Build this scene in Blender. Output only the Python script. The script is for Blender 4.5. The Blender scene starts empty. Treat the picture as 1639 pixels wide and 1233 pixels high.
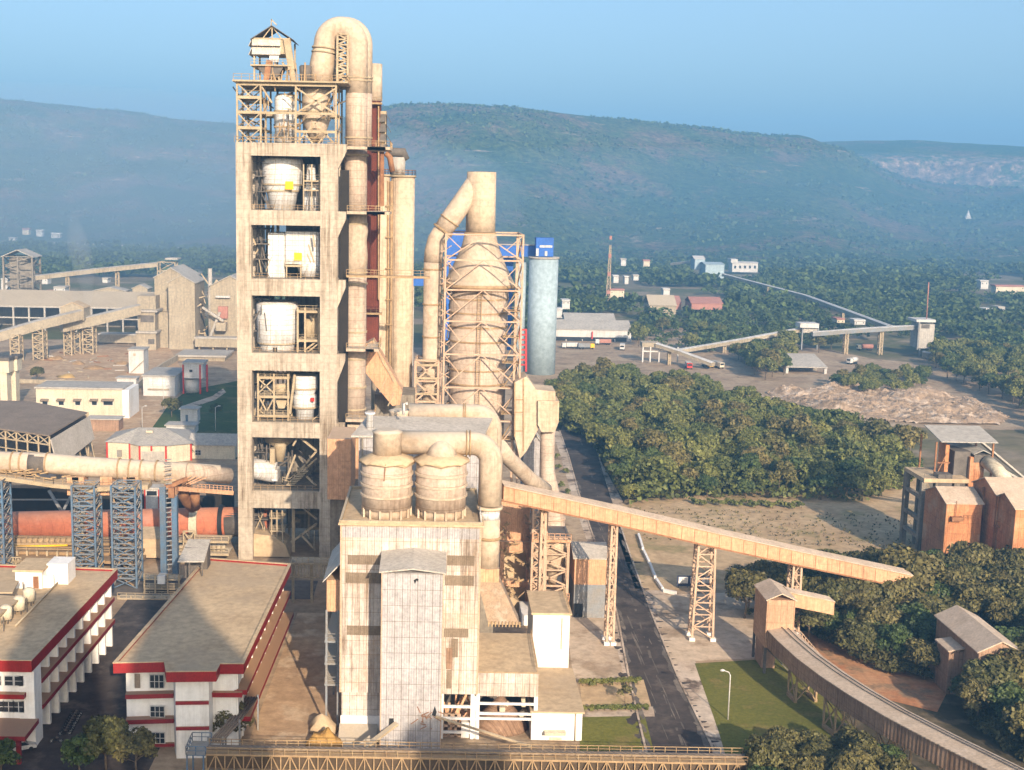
import bpy, math, random
import numpy as np
from mathutils import Vector, Matrix
R = math.radians
random.seed(7)
scene = bpy.context.scene
COL = scene.collection

# ---------------------------------------------------------------- camera model (also used to read positions off the survey photo)
FPX, PX, PY, TH, RO, H = 2000.0, 700.0, 616.5, R(8.75), R(1.0), 80.0
FW = Vector((0, math.cos(TH), -math.sin(TH)))
_U0 = Vector((0, math.sin(TH), math.cos(TH)))
_R0 = Vector((1, 0, 0))
RT = _R0 * math.cos(RO) + _U0 * math.sin(RO)
UP = _U0 * math.cos(RO) - _R0 * math.sin(RO)

def ray(x, y): return FW + RT * ((x - PX) / FPX) - UP * ((y - PY) / FPX)
def G(x, y, z=0.0):
    r = ray(x, y); t = (z - H) / r.z
    return Vector((r.x * t, r.y * t, z))
def D(x, y, Y):
    r = ray(x, y); t = Y / r.y
    return Vector((r.x * t, Y, H + r.z * t))
def DX(x, y, Y): return D(x, y, Y).x
def DZ(x, y, Y): return D(x, y, Y).z

# ---------------------------------------------------------------- mesh collector
SPLIT = {'post', 'cross_wall', 'column', 'pillar', 'leg', 'bracket', 'saddle', 'porch_pillar', 'pilaster', 'canopy_post', 'support_post', 'opening', 'hatch', 'window', 'bridge_leg',
         'corner_post', 'wall', 'floor_beam', 'door_frame', 'cross_bar', 'level_pipe', 'pier', 'landing_deck', 'inner_post', 'corner_trim', 'ledge', 'platform', 'torn_sheet', 'brace', 'pipework', 'stained_band', 'rack_leg', 'roof_truss', 'prop', 'louvre', 'landing_deck'}
class MB:
    def __init__(s): s.v = []; s.f = []; s.mi = []; s.sm = []; s.m = 0; s.st = []
    def face(s, idx, smooth=False):
        s.f.append(tuple(idx)); s.mi.append(s.m); s.sm.append(smooth)
    def add(s, verts): 
        b = len(s.v); s.v.extend(tuple(p) for p in verts); return b
    def quad(s, a, b, c, d):
        i = s.add((a, b, c, d)); s.face((i, i+1, i+2, i+3)); return s
    def poly(s, pts):
        i = s.add(pts); s.face(range(i, i+len(pts))); return s
    def box(s, x0, x1, y0, y1, z0, z1):
        if x1 < x0: x0, x1 = x1, x0
        if y1 < y0: y0, y1 = y1, y0
        if z1 < z0: z0, z1 = z1, z0
        i = s.add([(x0,y0,z0),(x1,y0,z0),(x1,y1,z0),(x0,y1,z0),(x0,y0,z1),(x1,y0,z1),(x1,y1,z1),(x0,y1,z1)])
        for q in ((0,3,2,1),(4,5,6,7),(0,1,5,4),(1,2,6,5),(2,3,7,6),(3,0,4,7)): s.face([i+k for k in q])
        return s
    def fbox(s, px0, px1, pyt, pyb, Y, dep):
        ym = (pyt + pyb) / 2; xm = (px0 + px1) / 2
        return s.box(DX(px0, ym, Y), DX(px1, ym, Y), Y, Y + dep, DZ(xm, pyb, Y), DZ(xm, pyt, Y))
    def bar(s, a, b, w, h=None):
        a, b = Vector(a), Vector(b); h = h or w
        d = b - a
        if d.length < 1e-6: return s
        d.normalize()
        up = Vector((0, 0, 1)) if abs(d.z) < 0.95 else Vector((0, 1, 0))
        sx = d.cross(up).normalized(); u = sx.cross(d).normalized()
        sx *= w / 2; u *= h / 2
        i = s.add([a-sx-u, a+sx-u, a+sx+u, a-sx+u, b-sx-u, b+sx-u, b+sx+u, b-sx+u])
        for q in ((0,1,2,3),(7,6,5,4),(0,4,5,1),(1,5,6,2),(2,6,7,3),(3,7,4,0)): s.face([i+k for k in q])
        return s
    def tube(s, pts, r, n=20, caps=True, smooth=True):
        pts = [Vector(p) for p in pts]; m = len(pts)
        rs = r if isinstance(r, (list, tuple)) else [r] * m
        ref = None; rings = []
        for k in range(m):
            t = (pts[min(k+1, m-1)] - pts[max(k-1, 0)]).normalized()
            if ref is None:
                ref = Vector((0, 0, 1)) if abs(t.z) < 0.9 else Vector((1, 0, 0))
            sx = t.cross(ref).normalized(); u = sx.cross(t).normalized(); ref = u
            rings.append(s.add([pts[k] + (sx * math.cos(2*math.pi*j/n) + u * math.sin(2*math.pi*j/n)) * rs[k] for j in range(n)]))
        for k in range(m - 1):
            a, b = rings[k], rings[k+1]
            for j in range(n):
                j2 = (j + 1) % n
                s.face((a+j, a+j2, b+j2, b+j), smooth)
        if caps:
            s.face([rings[0] + j for j in reversed(range(n))]); s.face([rings[-1] + j for j in range(n)])
        return s
    def lathe(s, cx, cy, prof, n=32, smooth=True, capb=True, capt=True, a0=0.0):
        rings = []
        for z, r in prof:
            rings.append(s.add([(cx + r*math.cos(a0+2*math.pi*j/n), cy + r*math.sin(a0+2*math.pi*j/n), z) for j in range(n)]))
        for k in range(len(prof) - 1):
            a, b = rings[k], rings[k+1]
            for j in range(n):
                j2 = (j + 1) % n
                s.face((a+j, a+j2, b+j2, b+j), smooth)
        if capb: s.face([rings[0] + j for j in reversed(range(n))])
        if capt: s.face([rings[-1] + j for j in range(n)])
        return s
    def ring(s, cx, cy, z, r, h, t=0.15, n=32):           # a hoop standing proud of a cylinder
        return s.lathe(cx, cy, [(z, r), (z, r+t), (z+h, r+t), (z+h, r)], n, smooth=False, capb=False, capt=False)
    def prism(s, poly, off):                               # polygon swept along a vector
        poly = [Vector(p) for p in poly]; off = Vector(off); n = len(poly)
        i = s.add(poly); j = s.add([p + off for p in poly])
        s.face([i+k for k in range(n)]); s.face([j+k for k in reversed(range(n))])
        for k in range(n):
            k2 = (k + 1) % n; s.face((i+k2, i+k, j+k, j+k2))
        return s
    def gable(s, x0, x1, y0, y1, ze, zr, along='x', t=0.25, ov=0.5):   # two roof sheets with thickness
        if along == 'x':
            ym = (y0 + y1) / 2; k = (zr - ze) / (ym - y0)
            pr = [(x0-ov, y0-ov, ze-ov*k), (x0-ov, ym, zr), (x0-ov, y1+ov, ze-ov*k), (x0-ov, y1+ov, ze-ov*k+t), (x0-ov, ym, zr+t), (x0-ov, y0-ov, ze-ov*k+t)]
            return s.prism2(pr, (x1 - x0 + 2*ov, 0, 0))
        xm = (x0 + x1) / 2; k = (zr - ze) / (xm - x0)
        pr = [(x0-ov, y0-ov, ze-ov*k), (xm, y0-ov, zr), (x1+ov, y0-ov, ze-ov*k), (x1+ov, y0-ov, ze-ov*k+t), (xm, y0-ov, zr+t), (x0-ov, y0-ov, ze-ov*k+t)]
        return s.prism2(pr, (0, y1 - y0 + 2*ov, 0))
    def prism2(s, pr, off):                                # six-point chevron section: two convex halves
        s.prism([pr[0], pr[1], pr[4], pr[5]], off); s.prism([pr[1], pr[2], pr[3], pr[4]], off); return s
    def pent(s, x0, x1, y0, y1, z0, ze, zr, along='x'):    # walls with gable ends
        if along == 'x':
            ym = (y0 + y1) / 2
            return s.prism([(x0,y0,z0),(x0,y1,z0),(x0,y1,ze),(x0,ym,zr),(x0,y0,ze)], (x1-x0,0,0))
        xm = (x0 + x1) / 2
        return s.prism([(x0,y0,z0),(x1,y0,z0),(x1,y0,ze),(xm,y0,zr),(x0,y0,ze)], (0,y1-y0,0))
    def rail(s, pts, h=1.1, step=2.0, w=0.07, closed=False):
        pts = [Vector(p) for p in pts]
        if closed: pts = pts + [pts[0]]
        for a, b in zip(pts[:-1], pts[1:]):
            u = Vector((0, 0, h))
            s.bar(a+u, b+u, w); s.bar(a+u*0.5, b+u*0.5, w*0.8)
            n = max(1, int((b-a).length / step))
            for k in range(n + 1):
                p = a.lerp(b, k/n); s.bar(p, p+u, w)
        return s
    def lattice(s, corners0, corners1, nz, w=0.25, wb=0.15, faces=(0,1,2,3), xb=True):   # four-legged braced tower
        c0 = [Vector(c) for c in corners0]; c1 = [Vector(c) for c in corners1]
        for a, b in zip(c0, c1): s.bar(a, b, w)
        for f in faces:
            a0, b0, a1, b1 = c0[f], c0[(f+1) % 4], c1[f], c1[(f+1) % 4]
            for k in range(nz):
                p, q = a0.lerp(a1, k/nz), b0.lerp(b1, k/nz)
                p2, q2 = a0.lerp(a1, (k+1)/nz), b0.lerp(b1, (k+1)/nz)
                s.bar(p2, q2, wb)
                if xb: s.bar(p, q2, wb); s.bar(q, p2, wb)
                elif k % 2: s.bar(p, q2, wb)
                else: s.bar(q, p2, wb)
        return s
    def truss(s, a, b, h, n, w=0.2, wb=0.12):             # flat Warren/Pratt truss, a-b the bottom chord
        a, b = Vector(a), Vector(b); u = Vector((0,0,h))
        s.bar(a, b, w); s.bar(a+u, b+u, w)
        for k in range(n):
            p, q = a.lerp(b, k/n), a.lerp(b, (k+1)/n)
            s.bar(p, p+u, wb)
            if k % 2: s.bar(p+u, q, wb)
            else: s.bar(p, q+u, wb)
        s.bar(b, b+u, wb); return s
    def build(s, name, mats, parent=None, org=None):
        if parent is not None and name in SPLIT:           # every piece is a part of its own
            P = s.pieces()
            if len(P) > 1: return [p.build(name, mats, parent, org) for p in P][0] if not P[0]._one() else [p._b(name, mats, parent, org) for p in P][0]
        return s._b(name, mats, parent, org)
    def _one(s): return True
    def pieces(s):
        par = list(range(len(s.v)))
        def fi(a):
            while par[a] != a: par[a] = par[par[a]]; a = par[a]
            return a
        for f in s.f:
            r = fi(f[0])
            for k in f[1:]: par[fi(k)] = r
        out = {}
        for f, mi, sm in zip(s.f, s.mi, s.sm):
            o = out.setdefault(fi(f[0]), (MB(), {})); mp = o[1]
            for k in f:
                if k not in mp: mp[k] = len(o[0].v); o[0].v.append(s.v[k])
            o[0].f.append(tuple(mp[k] for k in f)); o[0].mi.append(mi); o[0].sm.append(sm)
        return [o[0] for o in out.values()]
    def _b(s, name, mats, parent=None, org=None):
        if not isinstance(mats, (list, tuple)): mats = [mats]
        pw = Vector(parent['_w']) if parent is not None else Vector((0, 0, 0))
        o3 = Vector(org) if org is not None else (pw if parent is not None else Vector((0,0,0)))
        me = bpy.data.meshes.new(name)
        me.from_pydata([(p[0]-o3.x, p[1]-o3.y, p[2]-o3.z) for p in s.v], [], s.f)
        for m in mats: me.materials.append(m)
        me.polygons.foreach_set('material_index', s.mi)
        me.polygons.foreach_set('use_smooth', s.sm)
        me.update()
        ob = bpy.data.objects.new(name, me); COL.objects.link(ob)
        if parent is not None: ob.parent = parent
        ob.location = o3 - pw
        ob['_w'] = [o3.x, o3.y, o3.z]
        return ob

def thing(name, label, cat, loc=(0,0,0), group=None):
    o = bpy.data.objects.new(name, None); COL.objects.link(o)
    o.empty_display_size = 0.5; o.location = loc; o['_w'] = list(loc)
    return tag(o, label, cat, group)
def tag(o, label, cat, group=None, kind=None):
    if label: o['label'] = label
    if cat: o['category'] = cat
    if group: o['group'] = group
    if kind: o['kind'] = kind
    return o
def struct(o): o['kind'] = 'structure'; return o
def solo(mb, name, mats, label, cat, loc, group=None):
    o = mb.build(name, mats, None, loc); return tag(o, label, cat, group)
KIDS = {}
def copy_tree(o, loc, rz=0.0, sc=1.0, label=None):
    c = o.copy(); COL.objects.link(c)
    c.location = loc; c.rotation_euler = (0, 0, rz); c.scale = (sc,)*3 if not isinstance(sc, tuple) else sc
    c['_w'] = list(loc)
    if label: c['label'] = label
    def rec(src, dst):
        for ch in [k for k in KIDS.setdefault(src.name, [k for k in bpy.data.objects if k.parent == src])]:
            d = ch.copy(); COL.objects.link(d); d.parent = dst; rec(ch, d)
    rec(o, c)
    return c

def np_mesh(name, V, mat, parent=None, org=(0,0,0)):      # V: (n,4,3) leaf quads, built in one go
    n = V.shape[0]; me = bpy.data.meshes.new(name)
    me.vertices.add(n*4); me.vertices.foreach_set('co', V.reshape(-1).astype(np.float32))
    me.loops.add(n*4); me.loops.foreach_set('vertex_index', np.arange(n*4, dtype=np.int32))
    me.polygons.add(n); me.polygons.foreach_set('loop_start', np.arange(0, n*4, 4, dtype=np.int32))
    try: me.polygons.foreach_set('loop_total', np.full(n, 4, dtype=np.int32))
    except Exception: pass
    me.materials.append(mat); me.update(calc_edges=True); me.validate()
    ob = bpy.data.objects.new(name, me); COL.objects.link(ob); ob.location = org; ob['_w'] = list(org)
    if parent is not None: ob.parent = parent
    return ob

# ---------------------------------------------------------------- materials
def N(nt, t, **k):
    n = nt.nodes.new(t)
    for a, b in k.items():
        if a == 'inp':
            for i, v in b.items(): n.inputs[i].default_value = v
        else: setattr(n, a, b)
    return n
def rgb(c): return (c[0], c[1], c[2], 1.0)

def mat(name, c1, c2=None, ns=0.35, streak=0.0, panel=None, corr=None, rough=0.85, metal=0.0, bump=0.25,
        dust=None, cyl=0.0, stain=None, rand=0.0, island=0.0, ramp=(0.35, 0.65), spec=0.3, fine=0.12):
    """c1/c2 mixed by noise; streak: vertical run-off stains; panel=(w,h,joint,contrast): sheet joints;
    corr: corrugation period; dust=(colour, amount): settled dust on upward faces; cyl: radius when u runs round a cylinder."""
    m = bpy.data.materials.new(name); m.use_nodes = True; nt = m.node_tree; nt.nodes.clear(); L = nt.links.new
    out = N(nt, 'ShaderNodeOutputMaterial'); bs = N(nt, 'ShaderNodeBsdfPrincipled')
    bs.inputs['Roughness'].default_value = rough; bs.inputs['Metallic'].default_value = metal
    bs.inputs['Specular IOR Level'].default_value = spec
    L(bs.outputs[0], out.inputs[0])
    tc = N(nt, 'ShaderNodeTexCoord'); co = tc.outputs['Object']
    def mix(fac, a, b, mode='MIX', f=None):
        x = N(nt, 'ShaderNodeMix', data_type='RGBA', blend_type=mode, clamp_factor=True)
        if fac is None: x.inputs[0].default_value = f
        else: L(fac, x.inputs[0])
        for s, i in ((a, 6), (b, 7)):
            if isinstance(s, tuple): x.inputs[i].default_value = rgb(s)
            else: L(s, x.inputs[i])
        return x.outputs[2]
    def math_(op, a, b=0.0, cl=False):
        x = N(nt, 'ShaderNodeMath', operation=op, use_clamp=cl)
        for s, i in ((a, 0), (b, 1)):
            if isinstance(s, (int, float)): x.inputs[i].default_value = s
            else: L(s, x.inputs[i])
        return x.outputs[0]
    def noise(scale, detail=5, rough_=0.6, vec=None):
        n = N(nt, 'ShaderNodeTexNoise', inp={'Scale': scale, 'Detail': detail, 'Roughness': rough_}); L(vec or co, n.inputs['Vector']); return n.outputs['Fac']
    def rmap(v, a, b, lo=0.0, hi=1.0):
        x = N(nt, 'ShaderNodeMapRange', clamp=True, inp={1: a, 2: b, 3: lo, 4: hi}); L(v, x.inputs[0]); return x.outputs[0]
    c2 = c2 or tuple(x * 0.72 for x in c1)
    col = mix(rmap(noise(ns), *ramp), c1, c2)
    nf = noise(ns * 9, 4, 0.7)
    col = mix(None, col, mix(rmap(nf, 0.3, 0.7), (1-fine*2.4,)*3, (1+fine,)*3), 'MULTIPLY', 1.0)
    sep = N(nt, 'ShaderNodeSeparateXYZ'); L(co, sep.inputs[0])
    if cyl: u = math_('MULTIPLY', math_('ARCTAN2', sep.outputs[1], sep.outputs[0]), cyl)
    else: u = math_('ADD', sep.outputs[0], sep.outputs[1])
    uv = N(nt, 'ShaderNodeCombineXYZ'); L(u, uv.inputs[0]); L(sep.outputs[2], uv.inputs[1])
    h = nf
    if panel:
        w_, h_, j_, k_ = panel
        br = N(nt, 'ShaderNodeTexBrick', offset=0.0, squash=1.0, inp={'Scale': 1.0, 'Mortar Size': j_, 'Mortar Smooth': 0.3, 'Bias': 0.0, 'Brick Width': w_, 'Row Height': h_})
        L(uv.outputs[0], br.inputs['Vector'])
        br.inputs['Color1'].default_value = rgb((1-k_,)*3); br.inputs['Color2'].default_value = rgb((1+k_*0.5,)*3)
        br.inputs['Mortar'].default_value = rgb((0.55, 0.47, 0.38))
        col = mix(None, col, br.outputs[0], 'MULTIPLY', 1.0)
    if streak:
        mp = N(nt, 'ShaderNodeMapping', inp={'Scale': (1.0, 0.05, 1.0)}); L(uv.outputs[0], mp.inputs[0])
        sn = noise(1.1, 5, 0.75, mp.outputs[0])
        big = noise(0.09, 3, 0.5)
        col = mix(math_('MULTIPLY', rmap(sn, 0.44, 0.62), math_('MULTIPLY', rmap(big, 0.35, 0.6), streak), True), col, (0.36, 0.29, 0.22), 'MULTIPLY')
    if stain:
        sc_, amt_ = stain[1], stain[2]
        col = mix(math_('MULTIPLY', rmap(noise(sc_, 6, 0.7), 0.52, 0.62), amt_), col, stain[0])
    if dust:
        ge = N(nt, 'ShaderNodeNewGeometry'); gs = N(nt, 'ShaderNodeSeparateXYZ'); L(ge.outputs['True Normal'], gs.inputs[0])
        up = rmap(gs.outputs[2], 0.3, 0.9)
        col = mix(math_('MULTIPLY', up, math_('ADD', dust[1]-0.15, math_('MULTIPLY', nf, 0.3)), True), col, dust[0])
    if rand or island:
        if rand:
            oi = N(nt, 'ShaderNodeObjectInfo'); rv = oi.outputs['Random']
            col = mix(None, col, mix(rv, (1-rand, 1-rand*0.75, 1-rand), (1+rand, 1+rand*0.5, 1+rand*0.4)), 'MULTIPLY', 1.0)
        if island:
            ge2 = N(nt, 'ShaderNodeNewGeometry')
            col = mix(None, col, mix(ge2.outputs['Random Per Island'], (1-island,)*3, (1+island, 1+island, 1+island*0.6)), 'MULTIPLY', 1.0)
    L(col, bs.inputs['Base Color'])
    hh = h
    bstr, bdist = bump, 0.08
    if corr:
        wv = math_('SINE', math_('MULTIPLY', u, 2*math.pi/corr))
        hh = math_('ADD', math_('MULTIPLY', wv, 0.5), math_('MULTIPLY', h, 0.4)); bdist = corr * 0.16; bstr = max(bump, 0.5)
    if bump:
        bp = N(nt, 'ShaderNodeBump', inp={'Strength': bstr, 'Distance': bdist}); L(hh, bp.inputs['Height']); L(bp.outputs[0], bs.inputs['Normal'])
    return m

MT = {}
DUST = (0.50, 0.41, 0.29)
MT['concrete'] = mat('tower_concrete', (0.50, 0.43, 0.335), (0.42, 0.35, 0.265), 0.12, streak=0.9, panel=(3.0, 1.9, 0.02, 0.05), dust=(DUST, 0.6))
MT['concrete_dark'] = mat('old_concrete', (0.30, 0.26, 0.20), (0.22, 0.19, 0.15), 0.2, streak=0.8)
MT['steel'] = mat('dusty_steel', (0.46, 0.37, 0.24), (0.34, 0.26, 0.16), 0.5, dust=(DUST, 0.7))
MT['steel_pink'] = mat('dusty_pink_steel', (0.56, 0.40, 0.28), (0.45, 0.30, 0.20), 0.5, dust=(DUST, 0.5))
MT['steel_dark'] = mat('dark_steel', (0.16, 0.14, 0.12), (0.10, 0.085, 0.07), 0.5)
MT['rail'] = mat('rusty_rail_paint', (0.42, 0.30, 0.16), (0.30, 0.19, 0.10), 1.0)
MT['rust'] = mat('rusted_edge', (0.34, 0.17, 0.08), (0.22, 0.10, 0.05), 0.8)
MT['insul'] = mat('white_insulation_jacket', (0.74, 0.74, 0.73), (0.66, 0.66, 0.65), 0.3, panel=(1.3, 1.1, 0.05, 0.05), rough=0.5, dust=(DUST, 0.35), streak=0.55, stain=((0.52, 0.44, 0.34), 0.25, 0.35))
MT['duct'] = mat('dusty_duct_shell', (0.56, 0.45, 0.35), (0.47, 0.36, 0.27), 0.16, streak=0.55, panel=(40, 1.7, 0.035, 0.03), dust=(DUST, 0.35))
MT['duct_plain'] = mat('smooth_duct_shell', (0.57, 0.46, 0.34), (0.46, 0.36, 0.26), 0.13, streak=0.3, dust=((0.50, 0.44, 0.35), 0.6), stain=((0.36, 0.24, 0.13), 0.25, 0.35))
MT['red_shaft'] = mat('red_brown_shaft', (0.17, 0.042, 0.022), (0.12, 0.03, 0.017), 0.3, corr=0.5, streak=0.4)
MT['silo'] = mat('cream_silo_wall', (0.60, 0.48, 0.34), (0.53, 0.41, 0.28), 0.1, streak=0.5, panel=(4, 1.4, 0.012, 0.03))
MT['clad'] = mat('bleached_cladding', (0.62, 0.55, 0.485), (0.55, 0.475, 0.40), 0.15, corr=0.35, panel=(1.05, 2.15, 0.035, 0.13), streak=0.9, stain=((0.42, 0.28, 0.17), 0.14, 0.45))
MT['clad_grey'] = mat('grey_cladding', (0.45, 0.43, 0.425), (0.39, 0.37, 0.36), 0.2, corr=0.35, panel=(1.05, 2.3, 0.035, 0.08), streak=0.45)
MT['clad_dark'] = mat('dark_band_louvre', (0.26, 0.20, 0.14), (0.20, 0.15, 0.10), 0.3, corr=0.3, streak=0.4)  # dark brown of the louvre bands and panels
MT['roof'] = mat('dusty_sheet_roof', (0.54, 0.49, 0.42), (0.46, 0.41, 0.34), 0.2, corr=0.6, streak=0.2)
MT['roof_tan'] = mat('tan_dust_roof', (0.56, 0.42, 0.26), (0.48, 0.35, 0.21), 0.1, stain=((0.40, 0.31, 0.21), 0.06, 0.5), rough=0.95)
MT['roof_brown'] = mat('brown_sheet_roof', (0.26, 0.20, 0.145), (0.21, 0.16, 0.115), 0.2, corr=0.8)
MT['peach'] = mat('peach_cladding', (0.64, 0.37, 0.215), (0.56, 0.31, 0.175), 0.15, corr=0.4, panel=(1.1, 4.5, 0.02, 0.05), streak=0.3, dust=(DUST, 0.6))
MT['orange'] = mat('orange_cladding', (0.60, 0.27, 0.12), (0.48, 0.20, 0.09), 0.2, corr=0.4, panel=(1.1, 2.3, 0.03, 0.13), streak=0.5, stain=((0.50, 0.36, 0.22), 0.15, 0.5))
MT['brown_clad'] = mat('brown_cladding', (0.40, 0.26, 0.17), (0.32, 0.20, 0.13), 0.2, corr=0.45, panel=(1.1, 3.0, 0.03, 0.07), streak=0.5)
MT['gal_roof'] = mat('gallery_roof_sheet', (0.60, 0.47, 0.345), (0.53, 0.40, 0.28), 0.25, corr=0.5, stain=((0.36, 0.27, 0.18), 0.3, 0.4))
MT['white'] = mat('white_plaster', (0.80, 0.78, 0.74), (0.75, 0.725, 0.67), 0.12, streak=0.3, stain=((0.60, 0.50, 0.38), 0.1, 0.2), fine=.05)
MT['cream'] = mat('cream_plaster', (0.66, 0.58, 0.43), (0.58, 0.50, 0.36), 0.25, streak=0.45)
MT['red'] = mat('red_fascia_paint', (0.30, 0.016, 0.014), (0.24, 0.014, 0.013), 0.5, streak=0.3, rough=0.6, dust=((0.34, 0.22, 0.12), 0.85))
MT['maroon'] = mat('maroon_band_paint', (0.25, 0.022, 0.022), (0.20, 0.02, 0.02), 0.5, rough=0.7, dust=((0.30, 0.21, 0.13), 0.8))
MT['glass'] = mat('dark_window_glass', (0.03, 0.035, 0.04), (0.02, 0.022, 0.025), 1.0, rough=0.12, bump=0, spec=0.6)
MT['frame'] = mat('white_window_frame', (0.6, 0.6, 0.58), rough=0.6)
MT['kiln'] = mat('kiln_shell', (0.50, 0.165, 0.085), (0.42, 0.13, 0.068), 0.12, streak=0.0, dust=((0.48, 0.25, 0.15), 0.5), panel=(2.6, 40, 0.04, 0.07), stain=((0.44, 0.26, 0.20), 0.1, 0.5), rough=0.7)
MT['blue'] = mat('blue_painted_steel', (0.085, 0.16, 0.255), (0.13, 0.15, 0.17), 0.4, dust=(DUST, 0.6), streak=0.5)
MT['blue_dusty'] = mat('dusty_blue_steel', (0.22, 0.245, 0.27), (0.25, 0.225, 0.19), 0.3, dust=(DUST, 0.7))
MT['blue_bright'] = mat('bright_blue_cladding', (0.03, 0.13, 0.46), (0.03, 0.11, 0.38), 0.2, corr=0.5, rough=0.6)
MT['silo_blue'] = mat('pale_blue_silo', (0.36, 0.45, 0.49), (0.32, 0.40, 0.43), 0.05, streak=0.15)
MT['yellow'] = mat('yellow_sign', (0.85, 0.50, 0.02), (0.8, 0.45, 0.02), 1.0)
MT['far_grey'] = mat('far_shed_sheet', (0.44, 0.405, 0.35), (0.37, 0.335, 0.285), 0.1, corr=1.0)
MT['brown_deck'] = mat('brown_dust_deck', (0.38, 0.25, 0.13), (0.28, 0.18, 0.09), 0.3)
MT['steel_brown'] = mat('brown_dusty_truss', (0.40, 0.28, 0.155), (0.30, 0.20, 0.11), 0.6)
MT['void'] = mat('painted_shade_black', (0.022, 0.018, 0.015), (0.03, 0.025, 0.02), 0.5)  # near-black colour standing for shade, beside the riser and in the clinker hall
MT['far_tan'] = mat('far_tan_cladding', (0.40, 0.34, 0.245), (0.35, 0.29, 0.20), 0.1, corr=0.6, streak=0.5, dust=(DUST, 0.6))
MT['far_white'] = mat('far_white_wall', (0.62, 0.60, 0.56), (0.52, 0.5, 0.46), 0.3, streak=0.4)
MT['far_pink'] = mat('far_red_roof', (0.42, 0.20, 0.15), (0.36, 0.17, 0.13), 0.3, corr=0.8)
MT['red_paint'] = mat('bright_red_paint', (0.55, 0.04, 0.025), rough=0.6)
MT['black'] = mat('black_rubber', (0.02, 0.02, 0.02), rough=0.7)
MT['leafA'] = mat('leaf_dusty_green', (0.158, 0.168, 0.048), (0.088, 0.102, 0.026), 0.25, bump=0, rand=0.28, island=0.42, rough=0.6)
MT['leafC'] = mat('leaf_yellowish', (0.17, 0.145, 0.05), (0.10, 0.09, 0.028), 0.25, bump=0, rand=0.2, island=0.42, rough=0.6)
MT['leafD'] = mat('leaf_deep_green', (0.075, 0.105, 0.03), (0.04, 0.06, 0.018), 0.25, bump=0, rand=0.2, island=0.42, rough=0.6)
MT['leafB'] = mat('leaf_brown_green', (0.130, 0.118, 0.044), (0.074, 0.070, 0.024), 0.25, bump=0, rand=0.22, island=0.45, rough=0.65)
MT['leafFar'] = mat('leaf_far', (0.085, 0.115, 0.032), (0.046, 0.065, 0.02), 0.02, bump=0, island=0.45, rough=0.7)
MT['bark'] = mat('bark', (0.20, 0.15, 0.10), (0.12, 0.09, 0.06), 1.5)
# ================================================================ camera, sky, sun, air
cam = bpy.data.cameras.new('camera'); camo = bpy.data.objects.new('camera', cam); COL.objects.link(camo); scene.camera = camo
cam.sensor_width = 36.0; cam.lens = 36.0 * FPX / 1639.0; cam.shift_x = (819.5 - PX) / 1639.0; cam.clip_start = 1.0; cam.clip_end = 30000
camo.matrix_world = Matrix(((RT.x, UP.x, -FW.x, 0), (RT.y, UP.y, -FW.y, 0), (RT.z, UP.z, -FW.z, H), (0, 0, 0, 1)))

SUN_A, SUN_E = R(16), R(22)
SUNV = Vector((math.sin(SUN_A)*math.cos(SUN_E), -math.cos(SUN_A)*math.cos(SUN_E), math.sin(SUN_E)))   # towards the sun
w = bpy.data.worlds.new('World'); scene.world = w; w.use_nodes = True; nt = w.node_tree
bg = nt.nodes['Background']; sky = nt.nodes.new('ShaderNodeTexSky'); sky.sky_type = 'NISHITA'; sky.sun_disc = False
sky.sun_elevation = SUN_E; sky.sun_rotation = math.atan2(SUNV.x, SUNV.y); sky.altitude = 200; sky.air_density = 1.0; sky.dust_density = 4.0; sky.ozone_density = 2.4
nt.links.new(sky.outputs[0], bg.inputs[0]); bg.inputs[1].default_value = 0.13
sl = bpy.data.lights.new('sun', 'SUN'); sl.energy = 5.0; sl.angle = R(0.5); sl.color = (1.0, 0.82, 0.63)
so = bpy.data.objects.new('sun', sl); COL.objects.link(so); so.rotation_euler = SUNV.to_track_quat('Z', 'Y').to_euler(); so.location = SUNV * 500

scene.view_settings.view_transform = 'Standard'; scene.view_settings.look = 'None'; scene.view_settings.exposure = 0.84; scene.view_settings.gamma = 1.0
scene.view_settings.use_curve_mapping = False
cy = scene.cycles; cy.max_bounces = 6; cy.diffuse_bounces = 3; cy.glossy_bounces = 2; cy.transparent_max_bounces = 6; cy.volume_bounces = 0
cy.use_denoising = True; cy.use_adaptive_sampling = True; cy.adaptive_threshold = 0.012
cy.sample_clamp_indirect = 4.0; cy.volume_step_rate = 5.0

def volume_box(name, x0, x1, y0, y1, z0, z1, dens, col, an=0.2):
    m = bpy.data.materials.new(name + '_air'); m.use_nodes = True; t = m.node_tree; t.nodes.clear()
    o_ = t.nodes.new('ShaderNodeOutputMaterial'); v = t.nodes.new('ShaderNodeVolumePrincipled')
    v.inputs['Color'].default_value = rgb(col); v.inputs['Density'].default_value = dens; v.inputs['Anisotropy'].default_value = an
    t.links.new(v.outputs[0], o_.inputs['Volume'])
    b = MB(); b.box(x0, x1, y0, y1, z0, z1); o = b.build(name, m)
    return o
HAZE = volume_box('haze', -4200, 5200, -500, 5600, -12, 420, 0.00031, (0.22, 0.56, 1.0), 0.0)
HAZE['kind'] = 'stuff'
def mist(name, c, rx, ry, rz, dens, col):
    o = volume_box(name, 0, 1, 0, 1, 0, 1, dens, col, 0.0); m = o.data.materials[0]; bpy.data.objects.remove(o)
    b = MB(); b.lathe(0, 0, [(math.sin(a)*1.0, max(.0003, math.cos(a))) for a in [R(-90+k*10) for k in range(19)]], 36)
    b.v = [(c.x+v[0]*rx, c.y+v[1]*ry, c.z+v[2]*rz) for v in b.v]; o = b.build(name, m, None, tuple(c)); o['kind'] = 'stuff'; return o
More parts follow.
